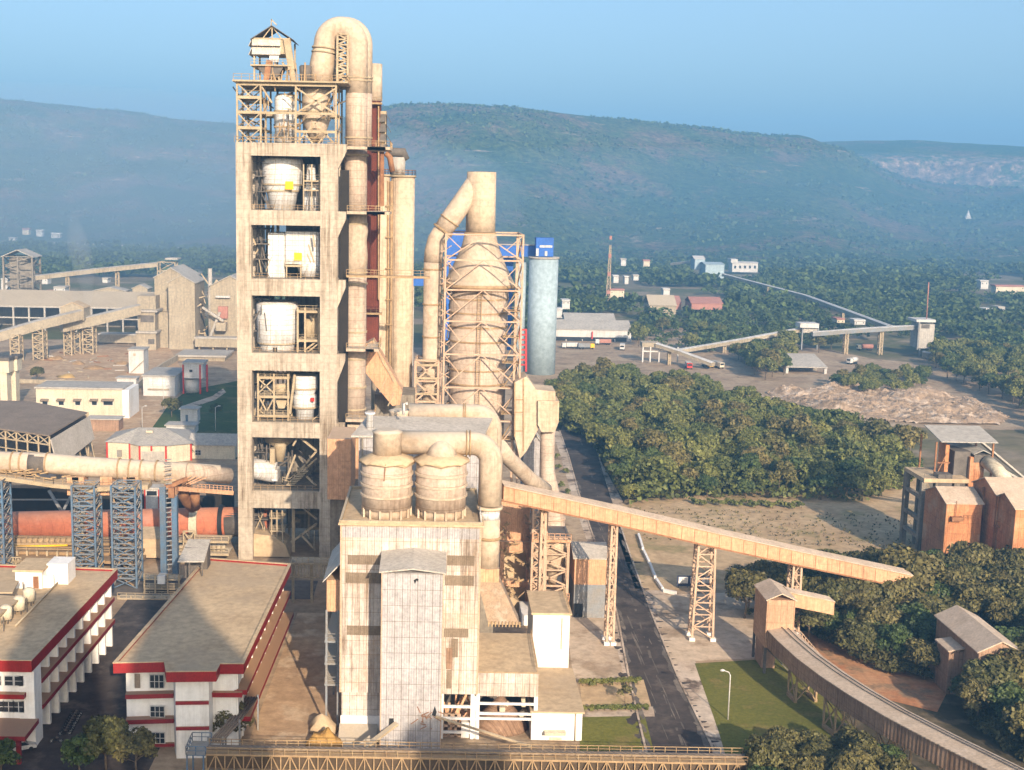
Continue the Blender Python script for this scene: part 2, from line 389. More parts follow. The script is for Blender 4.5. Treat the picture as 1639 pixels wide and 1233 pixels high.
mist('smoke_bank', D(60, 318, 1330)+Vector((0, 0, 6)), 520, 380, 110, .0007, (.58, .78, 1.0))
mist('valley_mist', D(1150, 385, 1650)+Vector((0, 0, 0)), 1000, 420, 120, .00036, (.30, .60, 1.0))

def interp(tab, x):
    if x <= tab[0][0]: return tab[0][1]
    for a, b_ in zip(tab[:-1], tab[1:]):
        if x <= b_[0]:
            u = (x - a[0]) / (b_[0] - a[0]); return a[1] + (b_[1] - a[1]) * u
    return tab[-1][1]
# ================================================================ ground
def ground_mat(name, c1, c2, c3, s1, s2, bump=0.3, fine=0.5, dots=None):
    m = bpy.data.materials.new(name); m.use_nodes = True; t = m.node_tree; t.nodes.clear(); L = t.links.new
    o_ = N(t, 'ShaderNodeOutputMaterial'); b = N(t, 'ShaderNodeBsdfPrincipled', inp={'Roughness': 0.95, 'Specular IOR Level': 0.15}); L(b.outputs[0], o_.inputs[0])
    tc = N(t, 'ShaderNodeTexCoord')
    def ns(s, d=6, r=0.65):
        n = N(t, 'ShaderNodeTexNoise', inp={'Scale': s, 'Detail': d, 'Roughness': r}); L(tc.outputs['Object'], n.inputs[0]); return n.outputs[0]
    def mr(v, a, b_):
        x = N(t, 'ShaderNodeMapRange', clamp=True, inp={1: a, 2: b_}); L(v, x.inputs[0]); return x.outputs[0]
    def mx(f, a, b_, mode='MIX'):
        x = N(t, 'ShaderNodeMix', data_type='RGBA', blend_type=mode)
        if isinstance(f, float): x.inputs[0].default_value = f
        else: L(f, x.inputs[0])
        for s, i in ((a, 6), (b_, 7)):
            if isinstance(s, tuple): x.inputs[i].default_value = rgb(s)
            else: L(s, x.inputs[i])
        return x.outputs[2]
    c = mx(mr(ns(s1), 0.42, 0.58), c1, c2); c = mx(mr(ns(s2), 0.52, 0.62), c, c3)
    f = ns(fine, 4, 0.75); c = mx(0.8, c, mx(mr(f, 0.3, 0.7), (0.62,)*3, (1.2,)*3), 'MULTIPLY')
    L(c, b.inputs['Base Color'])
    bp = N(t, 'ShaderNodeBump', inp={'Strength': bump, 'Distance': 0.5}); L(f, bp.inputs['Height']); L(bp.outputs[0], b.inputs['Normal'])
    return m
GM = {}
GM['ground'] = ground_mat('valley_ground', (0.115, 0.115, 0.045), (0.21, 0.165, 0.10), (0.28, 0.22, 0.15), 0.012, 0.02, fine=0.12)
GM['yard'] = ground_mat('dusty_yard', (0.44, 0.33, 0.215), (0.36, 0.255, 0.16), (0.29, 0.205, 0.13), 0.05, 0.11)
GM['dirt'] = ground_mat('brown_dirt', (0.52, 0.355, 0.21), (0.43, 0.285, 0.165), (0.57, 0.42, 0.27), 0.06, 0.15)
GM['straw'] = ground_mat('dry_field', (0.53, 0.38, 0.22), (0.44, 0.30, 0.165), (0.32, 0.25, 0.12), 0.05, 0.08)
GM['asphalt'] = ground_mat('worn_asphalt', (0.060, 0.048, 0.042), (0.085, 0.068, 0.057), (0.125, 0.10, 0.082), 0.09, 0.16, bump=0.15)
GM['asphalt_dust'] = ground_mat('dusty_asphalt', (0.16, 0.135, 0.11), (0.12, 0.10, 0.083), (0.23, 0.19, 0.15), 0.06, 0.12, bump=0.15)
GM['concrete'] = ground_mat('concrete_apron', (0.58, 0.46, 0.33), (0.51, 0.39, 0.27), (0.36, 0.265, 0.175), 0.07, 0.10, bump=0.15)
GM['shoulder'] = ground_mat('pale_dust_shoulder', (0.60, 0.49, 0.375), (0.46, 0.35, 0.25), (0.15, 0.11, 0.08), 0.12, 0.2)
GM['grass'] = ground_mat('mown_grass', (0.17, 0.16, 0.03), (0.13, 0.135, 0.026), (0.22, 0.175, 0.05), 0.06, 0.12, fine=1.5)
GM['grass_far'] = ground_mat('left_lawn', (0.07, 0.10, 0.022), (0.055, 0.08, 0.018), (0.13, 0.12, 0.05), 0.04, 0.06)
GM['red_soil'] = ground_mat('red_soil', (0.435, 0.189, 0.087), (0.493, 0.275, 0.145), (0.290, 0.189, 0.109), 0.10, 0.16, fine=1.0)
GM['under'] = ground_mat('dark_litter', (0.085, 0.068, 0.04), (0.06, 0.05, 0.026), (0.15, 0.115, 0.07), 0.1, 0.15)  # dark litter colour of the wood and grove floors
GM['rubble'] = ground_mat('quarry_rubble', (0.42, 0.30, 0.20), (0.30, 0.215, 0.14), (0.50, 0.39, 0.29), 0.09, 0.2, bump=0.8, fine=0.4)
GM['far_dirt'] = ground_mat('bare_slope', (0.522, 0.319, 0.217), (0.435, 0.275, 0.174), (0.348, 0.275, 0.174), 0.01, 0.02, fine=0.08)

b = MB(); b.box(-6000, 7000, -500, 9000, -10, -0.06); struct(b.build('ground', GM['ground']))
def sheet(name, pxpts, m, z=0.0, world=False):
    pts = [Vector((p[0], p[1], z)) for p in pxpts] if world else [G(p[0], p[1], z) for p in pxpts]
    b = MB(); b.poly(pts)
    if (pts[1]-pts[0]).cross(pts[2]-pts[1]).z < 0: b.f[0] = tuple(reversed(b.f[0]))
    return struct(b.build(name, m))
sheet('plant_yard', [(-330, 150), (62, 150), (66, 640), (-150, 660), (-330, 640)], GM['yard'], -0.03, True)
sheet('street', [(-61, 150), (-39, 150), (-40, 248), (-60, 248)], GM['asphalt'], 0.0, True)
sheet('street_cross', [(-120, 238), (-24, 238), (-24, 250), (-120, 250)], GM['asphalt_dust'], 0.02, True)
RL = [(1048, 1240), (1035, 1195), (1010, 1090), (989, 980), (958, 880), (928, 790), (911, 729), (897, 690)]
RR = [(1152, 1240), (1137, 1195), (1085, 1090), (1040, 980), (1004, 880), (975, 790), (957, 729), (944, 690)]
sheet('road_shoulder', [(p[0]-14, p[1]) for p in RL] + [(p[0]+52-k*5, p[1]) for k, p in enumerate(RR)][::-1], GM['shoulder'], -0.01)
sheet('road', RL + RR[::-1], GM['asphalt'], 0.0)
b = MB(); RM = [((a[0]*.42+c[0]*.58), a[1]) for a, c in zip(RL, RR)]
for a, c in zip(RM[:-1], RM[1:]):
    A, C_ = G(*a), G(*c); n_ = max(1, int((C_-A).length/4.5))
    for k in range(n_):
        p, q_ = A.lerp(C_, (k+.1)/n_), A.lerp(C_, (k+.45+.4*math.sin(k*2.3+a[1]))/n_); wv = .16+.12*math.sin(k*1.7+a[0])
        b.quad((p.x-wv, p.y, .006), (p.x+wv*.6, p.y, .006), (q_.x+wv, q_.y, .006), (q_.x-wv*.7, q_.y, .006))
struct(b.build('road_line', GM['asphalt_dust']))
b = MB()
for side, off in ((RL, -.25), (RR, .25)):
    for a, c in zip(side[:-1], side[1:]):
        A, C_ = G(*a), G(*c); b.bar(A+Vector((off, 0, .06)), C_+Vector((off, 0, .06)), .32, .16)
struct(b.build('kerb', GM['shoulder']))
# dust scalloped by painted shadow notches along the right verge, dark patches left
b = MB(); rq = random.Random(12)
for k in range(34):
    py = 1200-310*(k/33)**1.15; p = G(interp([(y_, x_) for x_, y_ in RR][::-1], py), py); m_ = 11; L_ = rq.uniform(1.0, 2.4); W_ = rq.uniform(.25, .6)
    pts = [(p.x-.4+(L_ if math.cos(a*6.283/m_) > 0 else 1.0)*math.cos(a*6.283/m_)*rq.uniform(.85, 1.1), p.y+W_*math.sin(a*6.283/m_)*rq.uniform(.7, 1.2)+.25*math.cos(a*6.283/m_), .010+k*.0004) for a in range(m_)]; b.poly(pts)
for k in range(40):
    py = rq.uniform(960, 1195); p = G(interp([(y_, x_) for x_, y_ in RL][::-1], py)-rq.uniform(2, 16), py); s_ = rq.uniform(.2, .9)
    b.poly([(p.x+s_*math.cos(a*.785)*rq.uniform(.6, 1.2), p.y+s_*1.6*math.sin(a*.785)*rq.uniform(.6, 1.2), .025+k*.0004) for a in range(8)])
struct(b.build('shadow_and_dark_patches', GM['asphalt']))
b = MB()
for k in range(120):
    e_ = rq.random(); side = RL if rq.random() < .45 else RR; py = 1200-470*e_**1.6; p = G(interp([(y_, x_) for x_, y_ in side][::-1], py), py); L_ = rq.uniform(.6, 3.0); W_ = rq.uniform(.15, .55)
    cx_ = p.x + (rq.uniform(-.2, .5) if side is RL else -rq.uniform(-.2, .5)); b.poly([(cx_+W_*math.cos(a*.571)*rq.uniform(.6, 1.3), p.y+L_*math.sin(a*.571)*rq.uniform(.8, 1.2), .016+k*.0001) for a in range(11)])
for k in range(46):
    py = rq.uniform(800, 1195); x0_, x1_ = [interp([(y_, x_) for x_, y_ in s_][::-1], py) for s_ in (RL, RR)]; p = G(x0_+(x1_-x0_)*rq.choice((.3, .36, .62, .7)), py); L_ = rq.uniform(1.5, 5); W_ = rq.uniform(.06, .16)
    b.poly([(p.x+W_*math.cos(a*.785)*rq.uniform(.6, 1.2), p.y+L_*math.sin(a*.785), .03+k*.0001) for a in range(8)])
struct(b.build('road_dust', GM['asphalt_dust']))
sheet('track', [(897, 690), (944, 690), (930, 650), (912, 650)], GM['asphalt_dust'], 0.0)
sheet('concrete_apron', [(918, 1090), (1000, 1090), (975, 985), (905, 985)], GM['concrete'], -0.005)
sheet('loading_yard', [(1070, 1060), (1250, 1052), (1225, 950), (1190, 948), (1045, 953)], GM['concrete'], 0.004)
sheet('dry_field', [(1018, 945), (1215, 945), (1330, 905), (1530, 880), (1480, 760), (1180, 790), (1000, 800), (985, 850)], GM['straw'], 0.0)
sheet('lawn', [(1112, 1062), (1245, 1054), (1300, 1095), (1440, 1240), (1170, 1240), (1150, 1170)], GM['grass'], 0.008)
sheet('garden_bed', [(928, 1092), (1030, 1088), (1045, 1140), (932, 1143)], GM['straw'], 0.012)
sheet('garden_path', [(925, 1134), (1046, 1131), (1048, 1147), (928, 1149)], GM['shoulder'], 0.016)
sheet('small_lawn', [(928, 1148), (1032, 1146), (1046, 1200), (928, 1203)], GM['grass'], 0.02)
sheet('tan_yard', [(-27, 156), (-12.6, 156), (-13.2, 230), (-26, 230)], GM['dirt'], 0.008, True)
sheet('red_soil_patch', [(1250, 1010), (1420, 1010), (1540, 1060), (1500, 1140), (1380, 1110), (1290, 1070)], GM['red_soil'], 0.012)
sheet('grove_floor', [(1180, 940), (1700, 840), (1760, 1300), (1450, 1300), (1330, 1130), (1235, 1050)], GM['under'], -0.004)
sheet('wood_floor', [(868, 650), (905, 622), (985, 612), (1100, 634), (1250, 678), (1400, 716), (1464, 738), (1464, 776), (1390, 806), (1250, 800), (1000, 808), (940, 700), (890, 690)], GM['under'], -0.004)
sheet('dump_yard', [(860, 590), (1240, 640), (1330, 680), (1660, 690), (1700, 600), (1400, 575), (1180, 530), (1000, 520), (850, 520)], GM['yard'], -0.012)
sheet('dirt_yard', [(70, 625), (240, 625), (290, 590), (270, 555), (100, 558), (40, 590)], GM['dirt'], 0.0)
sheet('lower_dirt_yard', [(-40, 735), (245, 735), (300, 690), (265, 640), (205, 640), (130, 690), (-40, 690)], GM['dirt'], 0.0)
sheet('left_lawn', [(262, 735), (380, 735), (380, 610), (300, 625), (270, 648), (240, 690)], GM['grass_far'], 0.01)
sheet('lawn_path', [(300, 655), (345, 640), (362, 628), (357, 622), (340, 634), (292, 650)], GM['shoulder'], 0.02)

# ================================================================ hills
from mathutils import noise as mnoise
def hill_mat(name, g1, g2, rock, dirt, rockz=None, soft=0.0):
    m = bpy.data.materials.new(name); m.use_nodes = True; t = m.node_tree; t.nodes.clear(); L = t.links.new
    o_ = N(t, 'ShaderNodeOutputMaterial'); b = N(t, 'ShaderNodeBsdfPrincipled', inp={'Roughness': 1.0, 'Specular IOR Level': 0.0}); L(b.outputs[0], o_.inputs[0])
    tc = N(t, 'ShaderNodeTexCoord')
    def ns(s, d=6, r=0.65, v=None):
        n = N(t, 'ShaderNodeTexNoise', inp={'Scale': s, 'Detail': d, 'Roughness': r}); L(v or tc.outputs['Object'], n.inputs[0]); return n.outputs[0]
    def mr(v, a, b_, c=0.0, d=1.0):
        x = N(t, 'ShaderNodeMapRange', clamp=True, inp={1: a, 2: b_, 3: c, 4: d}); L(v, x.inputs[0]); return x.outputs[0]
    def mx(f, a, b_, mode='MIX'):
        x = N(t, 'ShaderNodeMix', data_type='RGBA', blend_type=mode)
        if isinstance(f, float): x.inputs[0].default_value = f
        else: L(f, x.inputs[0])
        for s, i in ((a, 6), (b_, 7)):
            if isinstance(s, tuple): x.inputs[i].default_value = rgb(s)
            else: L(s, x.inputs[i])
        return x.outputs[2]
    c = mx(mr(ns(0.004, 5), 0.42, 0.6), g1, g2)
    c = mx(mr(ns(0.0055, 7, 0.72), 0.5, 0.6), c, dirt)
    mp = N(t, 'ShaderNodeMapping', inp={'Scale': (0.3, 0.3, 2.5)}); L(tc.outputs['Object'], mp.inputs[0])
    c = mx(mr(ns(0.02, 7, 0.75, mp.outputs[0]), 0.6, 0.68), c, rock)
    if rockz:
        se = N(t, 'ShaderNodeSeparateXYZ'); L(tc.outputs['Object'], se.inputs[0])
        f1 = mr(se.outputs[2], rockz[0], rockz[1]); f2 = mr(se.outputs[2], rockz[2], rockz[3], 1.0, 0.0)
        mm = N(t, 'ShaderNodeMath', operation='MULTIPLY'); L(f1, mm.inputs[0]); L(f2, mm.inputs[1])
        m2 = N(t, 'ShaderNodeMath', operation='MULTIPLY'); L(mm.outputs[0], m2.inputs[0]); L(mr(ns(0.012 if not soft else 0.05, 5, 0.8), 0.36+soft*.36, 0.5+soft*.3), m2.inputs[1])
        c = mx(m2.outputs[0], c, rock)
    f = ns(0.09, 5, 0.85); c = mx(1.0, c, mx(mr(f, 0.36, 0.66), (0.22, 0.25, 0.26), (1.75, 1.65, 1.5)), 'MULTIPLY')
    L(c, b.inputs['Base Color'])
    bp = N(t, 'ShaderNodeBump', inp={'Strength': 0.8, 'Distance': 7.0}); L(f, bp.inputs['Height']); L(bp.outputs[0], b.inputs['Normal'])
    return m
GRN1, GRN2, ROCK, EARTH = (0.055, 0.09, 0.03), (0.095, 0.115, 0.042), (0.45, 0.34, 0.28), (0.165, 0.12, 0.08)
HILLS = []
def hill(name, ridge, Yr, Yb, prof, m, step=9, rows=46, gul=0.10, back=700):
    """ridge: skyline read off the photo -> real heights at distance Yr; prof: rise from foot to brow."""
    x0, x1 = ridge[0][0], ridge[-1][0]; n = int((x1 - x0) / step) + 1
    b = MB(); grid = []
    for r in range(rows + 4):
        t = r / rows; row = []
        for c in range(n):
            px = x0 + (x1 - x0) * c / (n - 1)
            yr = Yr + 160 * math.sin(px * 0.006) ; yb = Yb + 70 * math.sin(px * 0.013 + 1)
            zt = max(3.0, D(px, interp(ridge, px), yr).z)
            if t <= 1: Y = yb + (yr - yb) * t; z = zt * interp(prof, t)
            else: Y = yr + back * (t - 1) * rows / 3; z = zt * (1 - 0.25 * ((t - 1) * rows / 3) ** 2)
            X = D(px, 400, Y).x
            q = Vector((X, Y, 0))
            a = (mnoise.fractal(q * 0.0035, 1.0, 2.1, 6) * gul + mnoise.fractal(q * 0.012, 1.0, 2.0, 4) * gul * 0.3) * math.sin(math.pi * min(t, 1)) ** 0.7 if t < 1 else 0
            ed = mnoise.fractal(Vector((X * 0.006, 3.3, 0)), 1.0, 2.0, 5) * 4.0 * (1 if t > 0.6 else t)
            row.append((X, Y, max(-1.0, z * (1 + a) + ed - (2 if r == 0 else 0)) if r else -8))
        grid.append(row)
    ids = [b.add(r) for r in grid]
    for r in range(len(grid) - 1):
        for c in range(n - 1): b.face((ids[r]+c, ids[r]+c+1, ids[r+1]+c+1, ids[r+1]+c), True)
    o = struct(b.build(name, m)); HILLS.append((grid, rows)); return o
PF = [(0, 0), (0.12, 0.045), (0.3, 0.2), (0.55, 0.55), (0.75, 0.85), (0.86, 0.955), (1, 1.0)]
hill('main_hill', [(300, 400), (420, 300), (520, 200), (600, 174), (640, 166), (720, 166), (800, 170), (900, 180), (1000, 192), (1100, 204), (1200, 216), (1290, 227), (1345, 241), (1395, 266), (1440, 283), (1500, 295), (1580, 301), (1660, 304), (1800, 308), (2300, 325)], 2650, 1420, PF, hill_mat('main_hill_scrub', GRN1, GRN2, ROCK, EARTH, rockz=(215, 240, 300, 320), soft=.55), rows=60)
hill('left_hill', [(-900, 190), (-400, 150), (-100, 156), (0, 159), (100, 168), (200, 180), (290, 195), (375, 199), (450, 214), (560, 240), (700, 290)], 3200, 1750, PF, hill_mat('left_hill_scrub', GRN1, GRN2, ROCK, EARTH))
hill('cliff_plateau', [(1150, 232), (1250, 228), (1330, 226), (1380, 226), (1450, 225), (1520, 229), (1570, 232), (1639, 236), (1800, 240), (2300, 250)], 3150, 2350, [(0, 0), (.45, .44), (.50, .46), (.53, .58), (.545, .60), (.57, .74), (.60, .77), (1, 1.0)], hill_mat('plateau_scrub', GRN1, GRN2, (0.40, 0.28, 0.22), EARTH, rockz=(98, 110, 178, 192), soft=.32), rows=90, gul=.05)
# dry scrub bushes over the main hill: uncountable, one object
def leafquads(P, size, seed, flat=0.0):
    g = np.random.default_rng(seed); n = len(P)
    nrm = g.normal(size=(n, 3)); nrm[:, 2] = np.abs(nrm[:, 2]) + flat; nrm /= np.linalg.norm(nrm, axis=1)[:, None]
    a = g.normal(size=(n, 3)); u = np.cross(nrm, a); u /= np.linalg.norm(u, axis=1)[:, None]; v = np.cross(nrm, u)
    s = (size * g.uniform(0.55, 1.25, n))[:, None]; k = g.uniform(0.5, 0.9, n)[:, None]
    return np.stack([P - u*s - v*s*k*0.6, P + u*s*0.7 - v*s*k, P + u*s + v*s*k*0.6, P - u*s*0.6 + v*s*k], axis=1)
gg = np.random.default_rng(5); pts = []
for grid, rows in HILLS[:2]:
    nn = 15000 if grid is HILLS[0][0] else 5000
    for _ in range(nn):
        r = gg.uniform(0.02, 1.0) * rows; c = gg.uniform(0, len(grid[0]) - 1.001)
        r0, c0 = int(r), int(c); p = Vector(grid[r0][c0]).lerp(Vector(grid[r0+1][c0+1]), gg.uniform(0, 1))
        if mnoise.noise(p * 0.006) < -0.12: continue
        s = gg.uniform(1.2, 3.4)
        for k in range(3): pts.append((p.x + gg.normal()*s*0.6, p.y + gg.normal()*s*0.6, p.z + s*0.5 + gg.normal()*s*0.3, s))
pts = np.array(pts)
o = np_mesh('hill_scrub', leafquads(pts[:, :3], pts[:, 3], 9, 0.3), MT['leafFar']); tag(o, None, None, None, 'stuff')
# ================================================================ preheater tower
T0, TD = 264.0, 21.0
def TX(px, py=480): return DX(px, py, T0)
def TZ(py, px=455): return DZ(px, py, T0)
xl0, xl1, xr0, xr1 = TX(377, 228), TX(401, 228), TX(513, 228), TX(541, 236)
TOPZ = TZ(229)
tops = [229, 337, 447, 566, 677, 787]; bots = [250, 361, 474, 594, 701, 814]
t = thing('preheater_tower', 'tall open concrete tower frame with six floors, brown stained beams and cantilevered brackets', 'tower', (0.5*(xl0+xr1), T0, 0))
for X0, X1, nm in ((xl0, xl1, 'column'), (xr0, xr1, 'column')):
    for Y in (T0, T0 + TD - 2.6):
        MB().box(X0, X1, Y, Y + 2.6, -0.5, TOPZ - 0.02).build(nm, MT['concrete'], t)
    MB().box(X0+0.2, X1-0.2, T0 + 9, T0 + 11, -0.5, TOPZ - 0.3).build(nm, MT['concrete'], t)
for a, bt in zip(tops, bots):
    z1, z0 = TZ(a), TZ(bt)
    b = MB(); b.box(xl1-0.01, xr0+0.01, T0 + 0.06, T0 + 1.1, z0, z1-0.01); b.build('floor_beam', MT['concrete'], t)
    b = MB(); b.box(xl1, xr0, T0 + TD - 1.2, T0 + TD - 0.05, z0, z1-0.01)
    for X0, X1 in ((xl0+0.1, xl1-0.2), (xr0+0.3, xr1-0.05)): b.box(X0, X1, T0+2.6, T0+TD-2.6, z0, z1-0.012)
    b.build('floor_beam', MT['concrete'], t)
    MB().box(xl1-1, xr0+1, T0+1.1, T0+TD-1.2, z1-0.9, z1-0.02).build('floor_slab', MT['concrete_dark'], t)
    # bracket that carries the side platform
    b = MB()
    for Y in (T0 + 0.4, T0 + TD - 2.2):
        b.prism([(xr1, Y, z1-0.05), (xr1+1.7, Y, z1-0.05), (xr1+1.7, Y, z1-1.6), (xr1, Y, z0-2.4)], (0, 1.6, 0))
    b.build('bracket', MT['concrete'], t)
# back wall of the core: lift and stair shaft behind the vessels
b = MB(); b.box(TX(440), xr0, T0+TD-1.6, T0+TD-1.25, 2, TOPZ-2); b.build('rear_wall', MT['concrete_dark'], t)
b = MB()
for k in range(0, 6):
    zz = TZ(tops[k]); 
    b.rail([(xl1, T0+1.0, zz), (xr0, T0+1.0, zz)], 1.1, 1.6, 0.07)
b.build('railing', MT['rail'], t)
# secondary steel in the left part of every bay: posts, landings and braces seen against the light
b = MB()
for k in range(6):
    z0_, z1_ = (TZ(tops[k+1]) if k < 5 else 1.0), TZ(bots[k])
    for xx, yy in ((TX(401)+0.5, T0+7), (TX(412), T0+7), (TX(424), T0+7), (TX(424), T0+14), (TX(405), T0+14)): b.bar((xx, yy, z0_), (xx, yy, z1_), 0.28)
    for f in (0.33, 0.62, 0.9):
        zz = z0_ + (z1_ - z0_) * f
        b.box(TX(400), TX(426), T0+5, T0+14, zz, zz+0.2); b.bar((TX(400), T0+5, zz+1.1), (TX(426), T0+5, zz+1.1), 0.09)
    b.bar((TX(405), T0+6.5, z1_), (TX(424), T0+6.5, z0_), 0.3); b.bar((TX(402), T0+14, z0_), (TX(424), T0+14, z1_), 0.26)
    b.bar((TX(426), T0+5.5, z0_), (TX(408), T0+5.5, z0_+5), 0.4, 0.12)
b.build('access_stair', MT['steel_dark'], t)
rq = random.Random(21)
for k in range(6):
    z0_, z1_ = (TZ(tops[k+1]) if k < 5 else 1.0), TZ(bots[k]); b = MB()
    for j in range(16):
        x = TX(rq.uniform(404, 508)); y = T0+rq.uniform(12, 18); z = rq.uniform(z0_, z1_-3)
        if j % 3 == 0: b.bar((x, y, z0_), (x, y, z1_), rq.uniform(.25, .6))
        elif j % 3 == 1: b.bar((x, y, z), (x+rq.uniform(-7, 7), y, z), rq.uniform(.3, .7))
        else: b.bar((x, y, z), (x+rq.uniform(-4, 4), y, z+rq.uniform(1, 4)), rq.uniform(.3, .8))
    for j in range(7):
        x = TX(rq.choice([rq.uniform(402, 424), rq.uniform(488, 509)])); y = T0+rq.uniform(2, 6); z = rq.uniform(z0_, z1_-4)
        b.bar((x, y, z), (x+rq.uniform(-1.6, 1.6), y, z+rq.uniform(.5, 4)), rq.uniform(.12, .35))
    b.build('pipework', (MT['steel_dark'], MT['steel'])[k % 2], t)

# ---- vessels in the bays
def vessel(name, label, pxc, prof, Y, m, group='cyclone vessels in the tower bays', n=36, rings=(), lid=None):
    """prof: (py, half width px) pairs from the bottom up."""
    c = D(pxc, prof[0][0], Y); sc = (D(pxc+1, prof[0][0], Y) - c).length
    P = [(DZ(pxc, py, Y), r * sc) for py, r in prof]
    o = thing(name, label, 'vessel', (c.x, Y, P[0][0]), group)
    MB().lathe(c.x, Y, P, n).build('shell', m, o)
    for py in rings:
        z = DZ(pxc, py, Y); rr = interp(sorted(P), z)
        MB().ring(c.x, Y, z, rr, 0.35, 0.22).build('flange', MT['steel'], o)
    return o, c.x, sc
YV = T0 + 8.0
def sign(o, px, py, Y, s=1.7):
    p = D(px, py, Y); MB().box(p.x-s/2, p.x+s/2, Y-0.06, Y, p.z-s/2, p.z+s/2).build('notice', MT['yellow'], o)
v1, cx, sc = vessel('cyclone', 'white round cyclone with tapering base and yellow notice in the top tower bay', 452, [(338, 20), (311, 24), (306, 27), (296, 31), (272, 32.5), (258, 33), (254, 31)], YV, MT['insul'], rings=(307, 297))
sign(v1, 463, 297, YV-31*sc-0.15)
v2, cx, sc2 = vessel('boxy_vessel', 'big square white jacketed vessel with yellow notice in the second bay down', 445, [(448, 15), (425, 14), (420, 15), (372, 15)], YV+2, MT['insul'])
b = MB(); b.fbox(457, 510, 371, 423, YV-3, 9); b.build('casing', MT['insul'], v2)
b = MB(); b.fbox(429, 456, 373, 447, YV-2.6, 8); b.build('casing', MT['insul'], v2)
b = MB(); p = D(470, 424, YV-3); b.box(TX(453), TX(480), YV-4, YV+4, p.z-0.4, p.z); b.rail([(TX(453), YV-4, p.z), (TX(480), YV-4, p.z)], 1.1, 1.4)
for xx in (455, 478): b.bar((TX(xx), YV-3.8, TZ(447)), (TX(xx), YV-3.8, p.z), 0.25)
b.build('inspection_platform', MT['steel'], v2)
b = MB(); b.lathe(TX(490), YV-1, [(TZ(446), 2.0), (TZ(432), 2.6), (TZ(424), 2.8)], 24); b.build('outlet_cone', MT['insul'], v2)
sign(v2, 477, 411, YV-3.12)
v3, cx, sc = vessel('cyclone', 'widest plain white cylinder vessel filling the third bay down', 444, [(566, 27), (553, 28), (550, 29), (548, 32), (486, 33), (482, 28)], YV-1, MT['insul'], rings=(549,))
b = MB(); 
for xx in (437, 441): b.fbox(xx, xx+2.6, 556, 563, YV-1-29*sc-0.2, 0.1)
b.build('hatch', MT['black'], v3)
v4, cx, sc = vessel('cyclone', 'short white vessel with a conical waist at right of the fourth bay down', 488, [(677, 14), (655, 15), (652, 19), (633, 19), (629, 16), (621, 20), (600, 20)], YV-2, MT['insul'], rings=(652, 622))
b = MB(); b.fbox(497, 503, 637, 643, YV-2-19*sc-0.4, 0.3); b.build('notice', MT['red_paint'], v4)
# small cyclones, pipes and platforms beside them
def hang(name, label, cat, mb, m, loc, group='piping and platforms in the tower bays'):
    o = mb.build(name, m, None, loc); return tag(o, label, cat, group)
b = MB(); 
for xx, y0, y1, r in ((493, 262, 338, 0.9), (499, 285, 338, 0.75), (487, 300, 338, 0.7)): 
    b.lathe(TX(xx), YV-2, [(TZ(y1), r), (TZ((y0+y1)/2), r*1.25), (TZ(y0), r)], 16)
hang('riser_pipes', 'cluster of slim white pipes right of the round cyclone in the top bay', 'pipework', b, MT['insul'], (TX(493), YV-2, TZ(338)))
b = MB()
for zz in (TZ(303), TZ(288)): b.box(TX(484), TX(510), T0+2, T0+9, zz-0.3, zz); b.rail([(TX(484), T0+2, zz), (TX(510), T0+2, zz)], 1.1, 1.2)
for xx in (484, 497, 509): b.bar((TX(xx), T0+2.2, TZ(337)), (TX(xx), T0+2.2, TZ(262)), 0.25)
hang('service_platform', 'steel landing with rails right of the round cyclone in the top bay', 'platform', b, MT['steel'], (TX(497), T0+5, TZ(337)))
b = MB()
for zz, x0, x1 in ((TZ(499), 474, 511), (TZ(546), 474, 508)): b.box(TX(x0), TX(x1), T0+3, T0+10, zz-0.5, zz); b.rail([(TX(x0), T0+3, zz), (TX(x1), T0+3, zz)], 1.1, 1.3)
for xx in (474, 486, 508): b.bar((TX(xx), T0+3.1, TZ(566)), (TX(xx), T0+3.1, TZ(494)), 0.4)
b.bar((TX(486), T0+4, TZ(563)), (TX(508), T0+4, TZ(546)), 0.35); b.bar((TX(490), T0+3.4, TZ(566)), (TX(509), T0+3.4, TZ(551)), 0.3)
b.lathe(TX(498), T0+8, [(TZ(545), 1.5), (TZ(520), 1.7), (TZ(505), 1.2)], 20); b.lathe(TX(488), T0+7, [(TZ(545), .8), (TZ(515), .9)], 16)
hang('service_platform', 'tan framed landing with drums beside the widest cylinder in the third bay', 'platform', b, MT['steel'], (TX(490), T0+5, TZ(566)))
b = MB()
for zz in (TZ(606), TZ(637), TZ(668)):
    b.box(TX(410), TX(461), T0+2.2, T0+9, zz-0.5, zz); b.rail([(TX(410), T0+2.2, zz), (TX(461), T0+2.2, zz)], 1.1, 1.3)
for xx in (410, 436, 459): 
    for yy in (T0+2.3, T0+8.5): b.bar((TX(xx), yy, TZ(677)), (TX(xx), yy, TZ(601)), 0.4)
b.bar((TX(410), T0+2.3, TZ(609)), (TX(436), T0+2.3, TZ(633)), .25); b.bar((TX(436), T0+2.3, TZ(609)), (TX(410), T0+2.3, TZ(633)), .25)
b.bar((TX(412), T0+2.3, TZ(640)), (TX(424), T0+2.3, TZ(662)), .3); b.bar((TX(436), T0+2.3, TZ(640)), (TX(424), T0+2.3, TZ(662)), .3)
b.tube([(TX(430), T0+5, TZ(628)), (TX(455), T0+5, TZ(626))], 0.9, 14); b.tube([(TX(438), T0+4, TZ(634)), (TX(452), T0+4, TZ(630))], 0.6, 12)
b.prism([(TX(438), T0+3, TZ(645)), (TX(457), T0+3, TZ(645)), (TX(452), T0+3, TZ(658)), (TX(442), T0+3, TZ(658))], (0, 4, 0))
b.bar((TX(462), T0+2.2, TZ(665)), (TX(470), T0+2.2, TZ(602)), .5)
